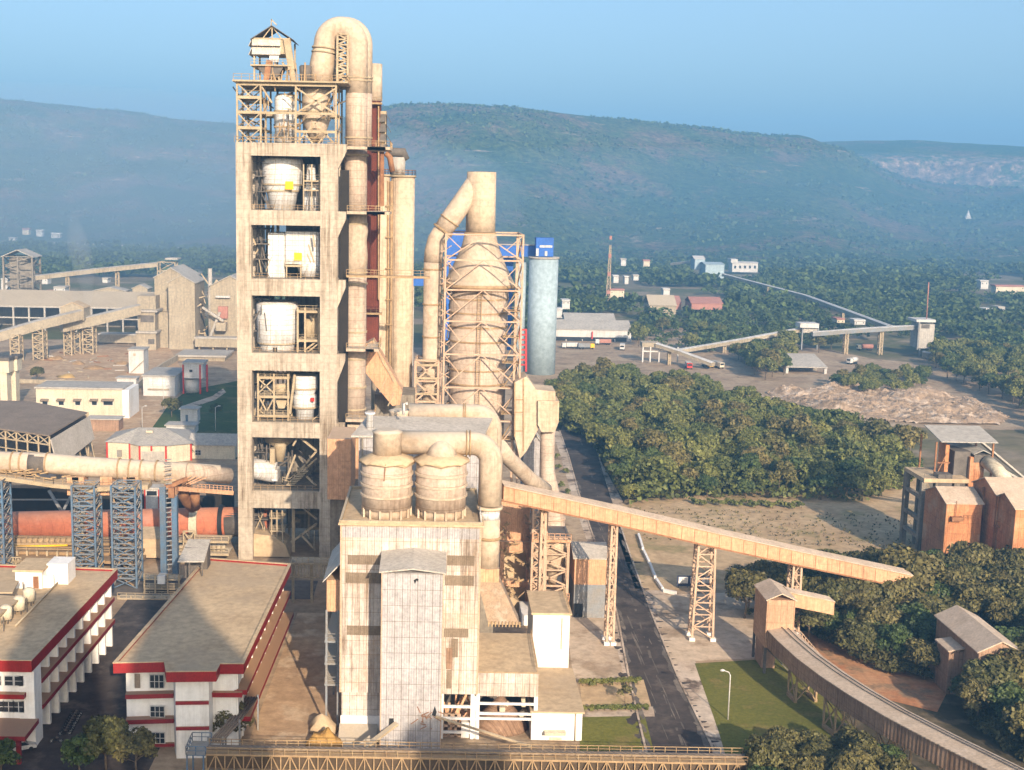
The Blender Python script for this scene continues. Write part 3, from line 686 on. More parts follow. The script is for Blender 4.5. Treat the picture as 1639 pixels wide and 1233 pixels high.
hang('feed_pipe_frame', 'crowded tan steel frame with cross braces at left of the fourth bay', 'platform', b, MT['steel'], (TX(436), T0+5, TZ(677)))
b = MB()
b.lathe(TX(438), YV+1, [(TZ(745), 1.0), (TZ(728), 1.4), (TZ(720), 3.2), (TZ(705), 3.6)], 24)
b.lathe(TX(442), YV-2, [(TZ(748), .9), (TZ(722), 1.4), (TZ(718), 1.0)], 18)
b.box(TX(428), TX(436), T0+3, T0+5, TZ(748), TZ(724))
hang('lower_cone', 'dusty cone outlet hanging at left of the fifth bay', 'vessel', b, MT['steel'], (TX(438), YV, TZ(748)), None)
b = MB(); b.tube([(TX(392), T0+4.5, TZ(757)), (TX(436), T0+4.5, TZ(764))], 2.3, 22)
b.box(TX(432), TX(441), T0+2.5, T0+6.5, TZ(775), TZ(757))
hang('burner_duct', 'white duct stub poking out at floor level in the fifth bay', 'duct', b, MT['insul'], (TX(415), T0+4.5, TZ(770)), None)
b = MB()
for (a, c) in (((478, 705), (505, 726)), ((505, 726), (474, 762)), ((470, 770), (505, 738)), ((488, 767), (505, 782)), ((466, 718), (474, 705)), ((454, 775), (470, 733))):
    b.bar((TX(a[0]), T0+3.2, TZ(a[1])), (TX(c[0]), T0+3.2, TZ(c[1])), 0.6, 0.4)
for k in range(9): 
    f = k/8; p = (TX(463+22*f), T0+2.6, TZ(779-22*f)); b.box(p[0]-0.9, p[0]+0.9, p[1]-0.8, p[1]+0.8, p[2]-0.15, p[2])
b.rail([(TX(450), T0+1.6, TZ(775)), (TX(462), T0+1.6, TZ(778)), (TX(486), T0+1.6, TZ(755))], 1.2, 1.2, .1)
hang('brace_and_stair', 'tan diagonal braces with a flight of steps at right of the fifth bay', 'stair', b, MT['steel'], (TX(480), T0+3, TZ(787)), None)
b = MB()
for (a, c) in (((478, 816), (505, 838)), ((505, 845), (462, 876)), ((478, 862), (503, 888)), ((466, 892), (466, 820))): b.bar((TX(a[0]), T0+4, TZ(a[1])), (TX(c[0]), T0+4, TZ(c[1])), 0.7, 0.4)
for zz in (TZ(834), TZ(855), TZ(878)): b.box(TX(428), TX(452), T0+2.5, T0+8, zz-.3, zz); b.rail([(TX(428), T0+2.5, zz), (TX(452), T0+2.5, zz)], 1.1, 1.1)
for xx in (431, 440, 449): b.bar((TX(xx), T0+2.6, TZ(892)), (TX(xx), T0+2.6, TZ(822)), 0.3)
hang('lower_stair_frame', 'tan stair tower and braces in the lowest bay beside the kiln inlet', 'stair', b, MT['steel'], (TX(450), T0+4, TZ(892)), None)
b = MB(); b.prism([(TX(398), T0+1.5, TZ(895)), (TX(462), T0+1.5, TZ(895)), (TX(455), T0+1.5, TZ(876)), (TX(436), T0+1.5, TZ(862)), (TX(398), T0+1.5, TZ(858))], (0, 8, 0))
hang('dust_covered_casing', 'sloped dust covered casing at the foot of the tower', 'casing', b, MT['roof_tan'], (TX(430), T0+4, TZ(895)), None)

# ---- open steel storey above the concrete
def YZ(py, px, Y): return DZ(px, py, Y)
ZA, ZB = TZ(229), TZ(132)
f = thing('steel_top_frame', 'rusty open steel storey with platforms standing on the concrete tower top', 'steel frame', (TX(450), T0+8, ZA))
xs = [TX(381), TX(418), TX(473), TX(536)]; ys = [T0+0.6, T0+8, T0+16]
b = MB()
for x in xs:
    for y in ys: b.bar((x, y, ZA), (x, y, ZB), 0.38)
b.build('post', MT['steel'], f)
b = MB()
for py in (134, 157, 181, 206):
    z = TZ(py)
    for y in ys:
        x1 = xs[1] if py in (157, 206) else xs[3]
        b.bar((xs[0], y, z), (x1, y, z), 0.4, 0.5 if py != 134 else 0.9)
    for x in xs: b.bar((x, ys[0], z), (x, ys[2], z), 0.3)
b.bar((xs[2], ys[0], TZ(210)), (xs[3], ys[0], TZ(210)), .35, .5)
b.build('girder', MT['steel'], f)
b = MB()
zs = [TZ(229), TZ(206), TZ(181), TZ(157), TZ(134)]
for k in range(4):
    for y in ys[:2]: 
        b.bar((xs[0], y, zs[k+1]), (xs[0]+(xs[1]-xs[0])*.62, y, zs[k]), 0.26); b.bar((xs[1], y, zs[k+1]), (xs[0]+(xs[1]-xs[0])*.3, y, zs[k]), 0.2)
    b.bar((xs[0], ys[0], zs[k]), (xs[0], ys[2], zs[k+1]), .25)
for (a, c) in (((473, 181), (536, 140)), ((473, 140), (536, 181)), ((476, 227), (504, 196)), ((532, 227), (504, 196)), ((420, 140), (436, 165)), ((500, 229), (486, 212)), ((508, 229), (523, 212))):
    b.bar((TX(a[0]), ys[0]-.1, TZ(a[1])), (TX(c[0]), ys[0]-.1, TZ(c[1])), 0.35)
b.build('brace', MT['steel'], f)
b = MB()
b.box(xs[0]-.8, xs[3]+2.5, ys[0]-1.2, ys[2]+1, ZB, ZB+0.35)
for py in (157, 181, 206): b.box(xs[0], xs[1], ys[0], ys[1], TZ(py)+.2, TZ(py)+.35)
b.build('platform', MT['steel'], f)
b = MB(); b.rail([(xs[0]-.6, ys[0]-1, ZB+.35), (xs[3]+2.3, ys[0]-1, ZB+.35), (xs[3]+2.3, ys[2], ZB+.35)], 1.2, 1.6, .09); b.rail([(TX(377), T0+.2, ZA), (TX(541), T0+.2, ZA)], 1.2, 1.6, .09)
for py in (157, 181, 206): b.rail([(xs[0], ys[0]-.1, TZ(py)+.35), (xs[1], ys[0]-.1, TZ(py)+.35)], 1.1, 1.4)
b.build('railing', MT['rail'], f)
b = MB(); r_ = random.Random(3)
for k in range(26):
    x = TX(r_.uniform(384, 470)); z = r_.uniform(ZA, ZB-2); y = T0 + r_.uniform(2, 14)
    if k % 2: b.bar((x, y, z), (x + r_.uniform(-4, 4), y, z + r_.uniform(0, 3)), r_.uniform(.15, .4))
    else: b.bar((x, y, z), (x, y + r_.uniform(-3, 3), z + r_.uniform(2, 6)), r_.uniform(.15, .4))
for k in range(16):
    x = TX(r_.uniform(500, 540)); z = r_.uniform(ZA, ZA+9); y = T0 + r_.uniform(1, 10)
    b.bar((x, y, z), (x + r_.uniform(-3, 3), y + r_.uniform(-2, 2), z + r_.uniform(1, 5)), r_.uniform(.15, .4))
b.build('pipework', MT['steel_dark'], f)
b = MB(); r_ = random.Random(33)
for k in range(44):
    x = TX(r_.uniform(420, 543)); z = r_.uniform(ZA, ZB-1.5); y = T0 + r_.uniform(.2, 4)
    if k % 3 == 0: b.bar((x, y, z), (x + r_.uniform(-3, 3), y, z), r_.uniform(.1, .22))
    elif k % 3 == 1: b.bar((x, y, z), (x, y, z + r_.uniform(2, 5)), r_.uniform(.1, .22))
    else: b.bar((x, y, z), (x + r_.uniform(-2.5, 2.5), y, z + r_.uniform(1, 4)), r_.uniform(.1, .2))
for k in range(20):
    x = TX(r_.uniform(405, 500)); y = T0 + r_.uniform(3, 10); b.bar((x, y, ZB+.3), (x+r_.uniform(-.6, .6), y, ZB + r_.uniform(1.2, 5)), r_.uniform(.12, .35))
b.build('pipework', MT['rail'], f)
YT = T0 + 6
v5, _, _ = vessel('top_cyclone', 'white ribbed jacketed vessel at left inside the steel storey on the tower top', 457, [(229, 17), (180, 17), (158, 17.5), (151, 14)], YT, MT['insul'], rings=(180, 205))
v6, _, _ = vessel('top_cyclone', 'tan bare vessel with conical base behind crossed braces on the tower top', 506, [(229, 9), (203, 19), (193, 22), (150, 23), (141, 20)], YT, MT['duct_plain'], rings=(193, 181))
v7, _, _ = vessel('vent_drum', 'small dark drum on the tower top platform left of the gooseneck duct', 489, [(134, 9), (107, 10), (105, 8)], T0+7, MT['steel_dark'], group=None)
MB().lathe(v7.location.x, T0+7, [(TZ(104.9, 489), .5), (TZ(99, 489), .5)], 10).build('stub', MT['steel_dark'], v7)

# ---- weighing house at the very top
hy = T0 + 5.0
def HP(px, py, dy=0): return D(px, py, hy+dy)
h = thing('hopper_house', 'small ragged gabled hopper house with louvred sides at the very top of the tower', 'hopper house', (HP(435, 132).x, hy+4, ZB+.35))
x0, x1 = HP(405, 80).x, HP(466, 80).x; zf = DZ(435, 104, hy); ze = DZ(435, 62, hy); zr = DZ(435, 42, hy)
b = MB(); b.box(x0, x1-1.2, hy+.3, hy+9, DZ(435, 86, hy), ze); b.build('wall', MT['steel'], h)
for k, (ya, yb) in enumerate(((61, 74), (75, 88))):
    b = MB(); za, zb = DZ(435, ya, hy), DZ(435, yb, hy)
    b.prism([(x0-.2, hy+.25, za), (x0-.2, hy-.5, zb), (x0-.2, hy-.38, zb), (x0-.2, hy+.37, za)], (x1-x0-2.0, 0, 0))
    b.prism([(x0-.25, hy+9, za), (x0-1.0, hy+9, zb), (x0-.88, hy+9, zb), (x0-.13, hy+9, za)], (0, -8.8, 0))
    b.build('louvre', MT['roof'], h)
b = MB(); b.gable(x0, x1, hy, hy+9, ze, zr, 'y', .15, .5); b.build('roof', MT['steel_dark'], h)
b = MB()
for x in (x0+.2, (x0+x1)/2, x1-.2):
    b.bar((x, hy+.2, ze), (x, hy+.2, interp([(x0, ze), ((x0+x1)/2, zr), (x1, ze)], x)), .25)
    for y in (hy+.4, hy+8.6): b.bar((x, y, ZB+.3), (x, y, ze), .35)
b.bar((x0, hy+.2, ze), (x1, hy+.2, ze), .3); b.bar((x0+2, hy+.2, ze), ((x0+x1)/2, hy+.2, zr), .2); b.bar((x1-2, hy+.2, ze), ((x0+x1)/2, hy+.2, zr), .2)
b.box(x0-.5, x1+.2, hy-.6, hy+9.4, zf-.3, zf); b.rail([(x0-.4, hy-.5, zf), (x1, hy-.5, zf)], 1.1, 1.4)
b.bar(((x0+x1)/2-.2, hy, zr), ((x0+x1)/2-.1, hy, zr+1.4), .2); b.bar(((x0+x1)/2-.2, hy, zr+1.4), ((x0+x1)/2+1.0, hy, zr+.2), .2)
for (a, c) in (((425, 131), (432, 96)), ((448, 131), (440, 100)), ((458, 131), (463, 96)), ((415, 104), (428, 118)), ((452, 100), (470, 131))): b.bar(HP(*a, 1), HP(*c, 1), .4)
b.build('support_frame', MT['steel'], h)
b = MB(); b.bar(HP(426, 130), HP(431, 97), 1.2, .7); b.build('chute', MT['rust'], h)
b = MB(); b.bar(HP(467, 112), HP(459, 62), 1.4, .9); b.bar(HP(471, 132), HP(467, 110), 1.0, .7); b.build('elevator_leg', MT['steel'], h)
b = MB(); b.prism([HP(410, 105), HP(455, 105), HP(444, 124), HP(424, 124)], (0, 5, 0)); b.build('hopper', MT['steel_dark'], h)
b = MB(); p = HP(442, 91); b.box(p.x-1.4, p.x+.6, hy-.1, hy+.1, p.z-1, p.z+.5); b.build('panel', MT['insul'], h)

# ---- gooseneck ducts
def gooseneck(name, label, Y, dx, leg, zb, col, s=1.0, bands=True):
    k = lambda px, py: D(px + dx, py, Y)
    o = thing(name, label, 'duct', tuple(k(571, 670)), 'tall gooseneck gas ducts')
    c = k(545.5, 72); R_ = (k(571.5, 72) - k(520, 72)).length / 2
    pts = [k(*leg), k(516, 100)]; rad = [2.75, 2.6]
    for a in range(180, -1, -12): pts.append(Vector((c.x + R_*math.cos(R(a)), Y, c.z + R_*math.sin(R(a))*1.02))); rad.append(2.35)
    xv = c.x + R_
    pts += [Vector((xv, Y, DZ(571, 150, Y)))]; rad += [2.35]
    MB().tube(pts, [r*s for r in rad], 28).build('bend', MT['duct_plain'], o)
    zs_ = [DZ(571, 150, Y), DZ(571, 235, Y)]
    MB().lathe(xv, Y, [(zs_[1], 2.35*s), (zs_[0], 2.35*s)], 28).build('pipe', MT['duct'], o)
    if zb:
        MB().lathe(xv, Y, [(zb, 2.45), (DZ(566, 565, Y), 2.55), (DZ(566, 450, Y), 2.5), (DZ(566, 442, Y), 2.6)], 28).build('pipe', MT['duct'], o)
        MB().lathe(xv, Y, [(DZ(566, 440, Y), 2.6), (DZ(566, 408, Y), 2.7), (DZ(566, 385, Y), 2.45), (DZ(566, 370, Y), 2.75), (DZ(566, 352, Y), 2.5), (DZ(566, 340, Y), 2.4)], 28).build('pipe', MT['duct_plain'], o)
        MB().lathe(xv, Y, [(DZ(566, 338, Y), 2.45), (DZ(566, 240, Y), 2.4)], 28).build('pipe', MT['insul'] if 0 else MT['duct'], o)
        for py in (250, 345, 360, 437, 455, 532, 575, 620, 655): MB().ring(xv, Y, DZ(566, py, Y), 2.5, .4, .22).build('flange', MT['steel'], o)
    for py in (126, 131, 222):
        MB().ring(xv, Y, DZ(571, py, Y), 2.35*s, .3, .2).build('flange', MT['steel'], o)
    q, q2 = k(519.2, 76), k(518.6, 83)
    for pp in (q, q2): MB().tube([pp, pp + Vector((-.03, 0, -.35))], 2.68*s, 28).build('flange', MT['steel'], o)
    return o, xv
YG = T0 + 10
g1, xg = gooseneck('gooseneck_duct', 'front tan gas duct looping in a hairpin above the tower, dropping down its side', YG, 0, (511, 131), DZ(560, 672, YG), None)
g2, xg2 = gooseneck('gooseneck_duct', 'rear gas duct looping over just behind the front hairpin duct', YG+9, 8, (524, 131), None, None)
MB().lathe(xg2, YG+9, [(DZ(575, 440, YG+9), 2.3), (DZ(575, 236, YG+9), 2.35)], 24).build('pipe', MT['red_shaft'], g2)
# lattice mast between the legs of the hairpin
b = MB(); p0, p1 = D(548, 131, YG-1), D(548, 56, YG-1)
c0 = [(p0.x-1.0, YG-2, p0.z), (p0.x+1.2, YG-2, p0.z), (p0.x+1.2, YG+1, p0.z), (p0.x-1.0, YG+1, p0.z)]
b.lattice(c0, [(x, y, p1.z) for x, y, z in c0], 9, .45, .3, xb=False)
solo(b, 'lattice_mast', MT['steel'], 'slim lattice mast standing between the legs of the hairpin gas duct', 'mast', tuple(p0))
# side platforms round the riser
for py, ln, lab in ((235, 9, 'uppermost steel collar platform round the riser duct'), (338, 9, 'second highest collar platform round the riser duct'), (556, 7, 'collar platform round the riser duct just above the fifth floor'), (668, 6, 'lowest collar platform round the riser duct')):
    z = DZ(560, py, T0+5); o = thing('collar_platform', lab, 'platform', (xg, T0+6, z), 'collar platforms round the riser duct')
    b = MB(); b.box(xr1+1.75, xr1+1.75+ln-1.0, T0+2.5, YG-2.8, z-.6, z); b.box(xr1+1.75, xg-2.8, YG-2.8, YG+5, z-.6, z); b.box(xg+2.8, xr1+ln+1.75, T0+2.5, YG+5, z-.6, z-.02); b.build('deck', MT['duct_plain'], o)
    b = MB(); b.rail([(xr1+1.8, T0+2.6, z), (xr1+ln+1.7, T0+2.6, z), (xr1+ln+1.7, YG+5, z)], 1.2, 1.3, .09); b.build('railing', MT['rail'], o)
# black strip painted for the shade between the tower and the riser
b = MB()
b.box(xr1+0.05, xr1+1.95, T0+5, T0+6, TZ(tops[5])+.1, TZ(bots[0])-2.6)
solo(b, 'shade_strip', MT['void'], 'dark cable shaft strip squeezed between tower column and riser duct', 'shaft', (xr1+1, T0+8, 0))
# duct below riser
o = thing('square_duct', 'tan square duct section standing under the riser at the tower foot', 'duct', tuple(D(550, 790, T0+8)))
MB().fbox(537, 577, 702, 786, T0+6, 5).build('casing', MT['peach'], o)
MB().fbox(538, 575, 680, 699, T0+5, 6).build('collar', MT['duct_plain'], o)
MB().fbox(546, 572, 788, 880, T0+6, 5).build('leg_casing', MT['steel_dark'], o)
# red lift shaft
YL = T0 + 26
o = thing('lift_shaft', 'dark red corrugated lift shaft rising behind the riser duct', 'lift shaft', tuple(D(597, 560, YL)))
MB().fbox(586, 607, 162, 560, YL, 5).build('shaft', MT['red_shaft'], o)
MB().lathe(DX(598, 130, YL), YL+2.5, [(DZ(598, 161, YL), 1.9), (DZ(598, 101, YL), 1.8)], 22).build('vent_pipe', MT['duct_plain'], o)
b = MB()
for py in (165, 237, 338, 440, 500):
    z = DZ(597, py, YL); b.box(DX(588, py, YL)-.4, DX(612, py, YL), YL-1.8, YL-.02, z-.4, z); b.rail([(DX(588, py, YL)-.4, YL-1.75, z), (DX(612, py, YL), YL-1.75, z)], 1.1, 1.2)
b.bar(D(606, 170, YL-1), D(606, 480, YL-1), .3)
b.build('landing', MT['rail'], o)
o = thing('louvred_penthouse', 'small louvred cabin clinging to the right side of the red lift shaft', 'cabin', tuple(D(610, 236, YL)))
MB().fbox(604, 618, 178, 236, YL+.5, 4).build('wall', MT['steel'], o)
b = MB()
for py in (184, 200, 216, 232):
    z = DZ(611, py, YL); xa, xb_ = DX(604, py, YL), DX(618, py, YL)
    b.prism([(xb_, YL, z), (xb_+1.0, YL, z-1.6), (xb_+1.0, YL, z-1.4), (xb_, YL, z+.2)], (0, 4.6, 0)); b.prism([(xa, YL+.5, z), (xa, YL-.5, z-1.6), (xa, YL-.5, z-1.4), (xa, YL+.5, z+.2)], (xb_-xa, 0, 0))
b.build('louvre', MT['steel_dark'], o)
b = MB(); b.bar(D(612, 237, YL+1), D(612, 330, YL+1), .8); b.bar(D(607, 250, YL+1), D(607, 330, YL+1), .5); b.tube([D(617, 245, YL+1), D(624, 252, YL+1), D(628, 275, YL+1)], .7, 10); b.build('support_post', MT['rust'], o)
# cream silos behind
YS = T0 + 40
for (pa, pb, pt, lab) in ((597, 624, 283, 'narrower cream silo shaft on the left of the pair behind the tower'), (626, 664, 284, 'wider cream silo on the right of the pair behind the tower')):
    xa, xb_ = DX(pa, 300, YS), DX(pb, 300, YS); r = (xb_-xa)/2; zt = DZ(630, pt, YS)
    o = thing('blending_silo', lab, 'silo', ((xa+xb_)/2, YS, 0), 'cream blending silos')
    MB().lathe((xa+xb_)/2, YS, [(0, r), (zt, r)], 40).build('wall', MT['silo'], o)
    MB().lathe((xa+xb_)/2, YS, [(zt, r+.3), (zt+.5, r+.3)], 40).build('roof', MT['steel'], o)
    MB().rail([((xa+xb_)/2 + (r+.2)*math.cos(k*.3927), YS + (r+.2)*math.sin(k*.3927), zt+.5) for k in range(16)], 1.2, 1.5, .09, True).build('railing', MT['rust'], o)
b = MB()
for px, r in ((621.5, .3), (626.5, .38)): b.tube([D(px, 290, YS-1.5), D(px, 450, YS-1.5), (DX(px, 290, YS-1.5), YS-1.5, 25)], r, 12)
for py in (330, 380, 430, 480, 520): b.bar(D(617, py, YS-2), D(629, py, YS-2), .3)
solo(b, 'silo_pipes', MT['rail'], 'pair of long rusty pipes running down between the cream silos', 'pipework', tuple(D(624, 560, YS-1.5)))
o = thing('silo_filter', 'small ribbed grey dust filter drum with a cowl on top of the cream silo', 'filter', (DX(637, 275, YS), YS, DZ(637, 279, YS)))
MB().lathe(DX(637, 275, YS), YS, [(DZ(637, 281, YS), 1.7), (DZ(637, 252, YS), 1.8)], 20).build('drum', MT['far_grey'], o)
p = D(637, 250, YS); MB().tube([(p.x-2.2, YS-.2, p.z), (p.x-1.2, YS-.3, p.z+.9), (p.x+1.2, YS-.3, p.z+.8), (p.x+2.2, YS, p.z-.8)], [.8, 1.1, 1.2, .7], 12).build('cowl', MT['steel_dark'], o)
# shared walkway
z = DZ(600, 441, T0+3)
o = thing('long_walkway', 'long thin rusty walkway bridging from the tower across to the side duct', 'walkway', (xr1+10, T0+4, z))
MB().box(xr1+1.75, DX(688, 441, T0+3), T0+2.0, T0+3.6, z-.45, z).build('deck', MT['rail'], o)
MB().rail([(xr1+1.75, T0+2.05, z), (DX(688, 441, T0+3), T0+2.05, z)], 1.2, 1.8, .09).build('railing', MT['rail'], o)
# sloping duct from riser into the plant
o = thing('sloping_duct', 'broad flat sided tan duct sloping down to the right behind the riser', 'duct', tuple(D(615, 600, T0+14)))
b = MB(); ys_ = T0 + 14
b.prism([D(582, 553, ys_), D(597, 545, ys_), D(644, 627, ys_), D(640, 648, ys_), D(628, 650, ys_), D(581, 592, ys_)], (0, 6, 0)); b.build('casing', MT['peach'], o)
b = MB()
for (a, c) in (((597, 545), (614, 582)), ((614, 582), (625, 600)), ((625, 600), (631, 612))): b.bar(D(*a, ys_-.15), D(*c, ys_-.15), .35)
for px, py in ((592, 560), (604, 583), (618, 606), (631, 628)): b.bar(D(px, py, ys_-.1), D(px-10, py+22, ys_-.1), .25)
b.build('stiffener', MT['steel'], o)
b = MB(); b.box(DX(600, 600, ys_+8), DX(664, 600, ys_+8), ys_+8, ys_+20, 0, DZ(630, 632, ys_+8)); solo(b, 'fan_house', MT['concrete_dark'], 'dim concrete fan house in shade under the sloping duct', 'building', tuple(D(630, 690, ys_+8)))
# ================================================================ conditioning tower with braced frame
def cond_tower(label, cx, cyy, zprof, sc, full=True):
    o = thing('conditioning_tower', label, 'cooling tower', (cx, cyy, 0))
    MB().lathe(cx, cyy, [(0, zprof[0][1])] + zprof[:1] + [(zprof[1][0]-.3, zprof[1][1])], 44).build('shell', MT['duct'], o, org=(cx, cyy, 0))
    MB().lathe(cx, cyy, zprof[2:7], 44).build('cone', MT['duct_plain'], o)
    MB().lathe(cx, cyy, [(zprof[2][0]-.5, zprof[2][1]+.2), (zprof[2][0]+.3, zprof[2][1]+.2)], 44).build('flange', MT['rail'], o)
    MB().lathe(cx, cyy, zprof[7:], 40).build('stack', MT['silo'], o, org=(cx, cyy, 0))
    MB().lathe(cx, cyy, [(zprof[7][0]-1.2, zprof[7][1]+.3), (zprof[7][0]-.1, zprof[7][1]+.3)], 40).build('collar', MT['rail'], o)
    return o
YC = 305.0
cC = D(766, 500, YC); kC = (D(767, 500, YC) - cC).length
zp = [(DZ(766, py, YC), r*kC) for py, r in ((700, 45), (459, 47.5), (456, 59), (449, 54), (420, 40), (393, 29), (375, 25), (371, 23.5), (330, 23.3), (275.5, 23))]
ct = cond_tower('bulging conditioning tower with conical shoulder and stub stack inside a braced steel frame', cC.x, YC, zp, kC)
for py in (478, 500, 522, 545, 590, 612): MB().ring(cC.x, YC, DZ(766, py, YC), 46.5*kC, .35, .25, 44).build('hoop', MT['rail'], ct)
MB().lathe(cC.x, YC, [(DZ(770, 275.4, YC), 22*kC), (DZ(770, 275.2, YC), 22*kC)], 40).build('stack_mouth', MT['black'], ct)
fr = thing('braced_frame', 'pale braced steel frame caging the conditioning tower', 'steel frame', (cC.x, YC, 0))
Yf, Yb = YC - 9.5, YC + 9.5
XL, XR = D(714, 375, Yf).x, D(838, 375, Yf).x; XM = (XL + XR) / 2 - .1
lv = [376, 417, 465, 515, 568, 621, 674, 730]; zl = [DZ(770, p, Yf) for p in lv]
for x in (XL, XR):
    for y in (Yf, Yb):
        b = MB(); b.bar((x, y, 0), (x, y, zl[0]), .42); b.build('post', MT['steel_pink'], fr)
b = MB(); b.bar((XR-1.3, Yf+1.2, 0), (XR-1.3, Yf+1.2, zl[0]), .5)
for z in zl:
    for y in (Yf, Yb): b.bar((XL, y, z), (XR, y, z), .3, .38)
    for x in (XL, XR): b.bar((x, Yf, z), (x, Yb, z), .38)
b.build('girder', MT['steel_pink'], fr)
b = MB()
for k in range(len(zl)-1):
    z1, z0 = zl[k], zl[k+1]; f_ = .5
    for y in (Yf,):
        for x in (XL, XR):
            top = Vector((XM, y, z1)); bot = Vector((x, y, z0))
            if k < 2: top, bot = Vector((XM, y, z1)), Vector((x, y, z0))
            b.bar(top, bot, .25); m_ = top.lerp(bot, .58); b.bar((x, y, z1), m_, .2)
    b.bar((XR, Yf, z1), (XR, Yb, z0), .28); b.bar((XL, Yf, z1), (XL, Yb, z0), .28); b.bar((XR, Yb, z1), (XR, Yf, z0), .28)
b.build('brace', MT['steel_pink'], fr)
b = MB()
for px in (765, 771): b.bar((DX(px, 500, Yf)-.0, YC-48*kC-.5, zl[2]), (DX(px, 500, Yf), YC-48*kC-.5, 8), .14)
for k in range(90):
    z = 8 + (zl[2]-8)*k/90; b.bar((DX(765, 500, Yf), YC-48*kC-.5, z), (DX(771, 500, Yf), YC-48*kC-.5, z), .09)
b.build('ladder', MT['rail'], fr)
b = MB(); r_ = random.Random(11)
for k in range(6):
    z = zl[2] - 5 - k*6.2; b.box(XR-4.2, XR-.3, Yf+.5, Yf+4.5, z, z+.2); b.rail([(XR-4.2, Yf+.5, z), (XR-.3, Yf+.5, z)], 1.1, 1.3)
    b.bar((XR-4, Yf+1, z), (XR-.6, Yf+1, z+6.0), .5, .2)
b.build('stair', MT['rail'], fr)
b = MB()
for k in range(30):
    x = XL + 1 + r_.uniform(-.6, 1.0); z = r_.uniform(12, zl[2]); b.bar((x, YC+r_.uniform(-6, 6), z), (x+r_.uniform(-.5, .8), YC+r_.uniform(-6, 6), z+r_.uniform(1, 6)), .35)
b.build('pipework', MT['steel_dark'], fr)
# side duct
Yd = YC - 3
o = thing('side_duct', 'tan round duct leaving the stub stack and dropping beside the braced frame', 'duct', tuple(D(683, 640, Yd)))
dg = [D(760, 296, YC), D(742, 322, YC-1), D(722, 350, Yd), D(708, 370, Yd)]
MB().tube(dg, [2.5, 2.5, 2.45, 2.3], 26).build('slanting_pipe', MT['duct_plain'], o)
el = [D(708, 370, Yd), D(699, 385, Yd), D(694.5, 402, Yd), D(693, 420, Yd)]
MB().tube(el, 2.25, 26).build('elbow', MT['duct_plain'], o)
xv = D(693, 420, Yd).x
MB().lathe(xv, Yd, [(4, 2.15), (D(693, 420, Yd).z, 2.2)], 26).build('pipe', MT['duct_plain'], o)
for py in (432, 488, 540, 580): MB().ring(xv, Yd, DZ(690, py, Yd), 2.2, .35, .2).build('flange', MT['rail'], o)
for a in (0, .06, .8): 
    p, q = D(708, 370, Yd), D(722, 350, Yd); s_ = p.lerp(q, a); MB().tube([s_, s_ + (q-p).normalized()*.3], 2.65, 26).build('flange', MT['rail'], o)
b = MB()
for s_ in (-1, 1):
    b.bar((xv+2.6+.3*s_, Yd-2.2, 20), (xv+2.9+.3*s_, Yd-2.2, DZ(690, 410, Yd)), .2)
for k in range(24): z = 22+k*1.9; b.bar((xv+1.8, Yd-2.2, z), (xv+4.4, Yd-2.2, z+(1.9 if k % 2 else -1.5)), .22)
b.build('cable_ladder', MT['steel_pink'], o)
p0, p1 = D(664, 662, Yd-4), D(664, 577, Yd-4); p2 = D(702, 577, Yd-4)
o = thing('duct_support_frame', 'small square braced frame round the foot of the tan side duct', 'steel frame', (xv, Yd, p0.z-30))
b = MB(); c0 = [(p0.x, Yd-4, 0), (p2.x, Yd-4, 0), (p2.x, Yd+4, 0), (p0.x, Yd+4, 0)]
b.lattice(c0, [(x, y, p1.z) for x, y, z in c0], 8, .55, .36, xb=True); b.build('frame', MT['steel_pink'], o)
b = MB()
for py in (583, 604, 629, 648): z = DZ(684, py, Yd-4); b.box(p0.x, p2.x, Yd-4.3, Yd-4.0, z-.5, z); b.rail([(p0.x, Yd-4.2, z), (p2.x, Yd-4.2, z)], 1.1, 1.4)
b.build('landing', MT['steel'], o)
# bright hopper duct on the right of the frame
Yh = YC - 12
o = thing('inlet_hopper', 'big pale angular hopper duct on the right flank of the braced frame', 'hopper', tuple(D(850, 720, Yh)))
b = MB(); b.prism([D(836, 606, Yh), D(843, 603, Yh), D(858, 624, Yh), D(889, 627, Yh), D(889, 668, Yh), D(864, 682, Yh), D(843, 722, Yh), D(832, 735, Yh), D(824, 700, Yh), D(824, 612, Yh)], (0, 9, 0)); b.build('casing', MT['silo'], o)
b = MB()
for a in ((838, 606, 838, 722), (824, 612, 824, 700)): b.bar(D(a[0], a[1], Yh-.1), D(a[2], a[3], Yh-.1), .3)
for py in (640, 660, 690): b.bar(D(824, py, Yh-.1), D(838, py, Yh-.1), .2)
b.build('stiffener', MT['rail'], o)
b = MB(); b.prism([D(861, 642, Yh-1), D(895, 642, Yh-1), D(894, 676, Yh-1), D(888, 692, Yh-1), D(867, 692, Yh-1), D(861, 680, Yh-1)], (0, 7, 0)); b.build('hood', MT['silo'], o)
o = thing('stack_pipe', 'tan downcomer pipe under the angular hopper running down behind the gallery', 'duct', tuple(D(880, 800, Yh+3)))
p = [D(877, 690, Yh+2.5), D(876, 720, Yh+2.5), D(876, 755, Yh+2.5), D(880, 785, Yh+2.5), D(885, 830, Yh+2.5), D(886, 870, Yh+2.5), D(887, 900, Yh+2.5)]
MB().tube(p, [1.75, 1.75, 1.75, 2.2, 2.9, 2.9, 2.6], 24).build('pipe', MT['duct'], o)
MB().tube([p[4], p[4]+Vector((0, 0, .4))], 3.2, 24).build('flange', MT['steel_pink'], o)
o = thing('grey_shed', 'small grey gabled shed tucked behind the pale hopper', 'shed', tuple(D(850, 765, Yh+14)))
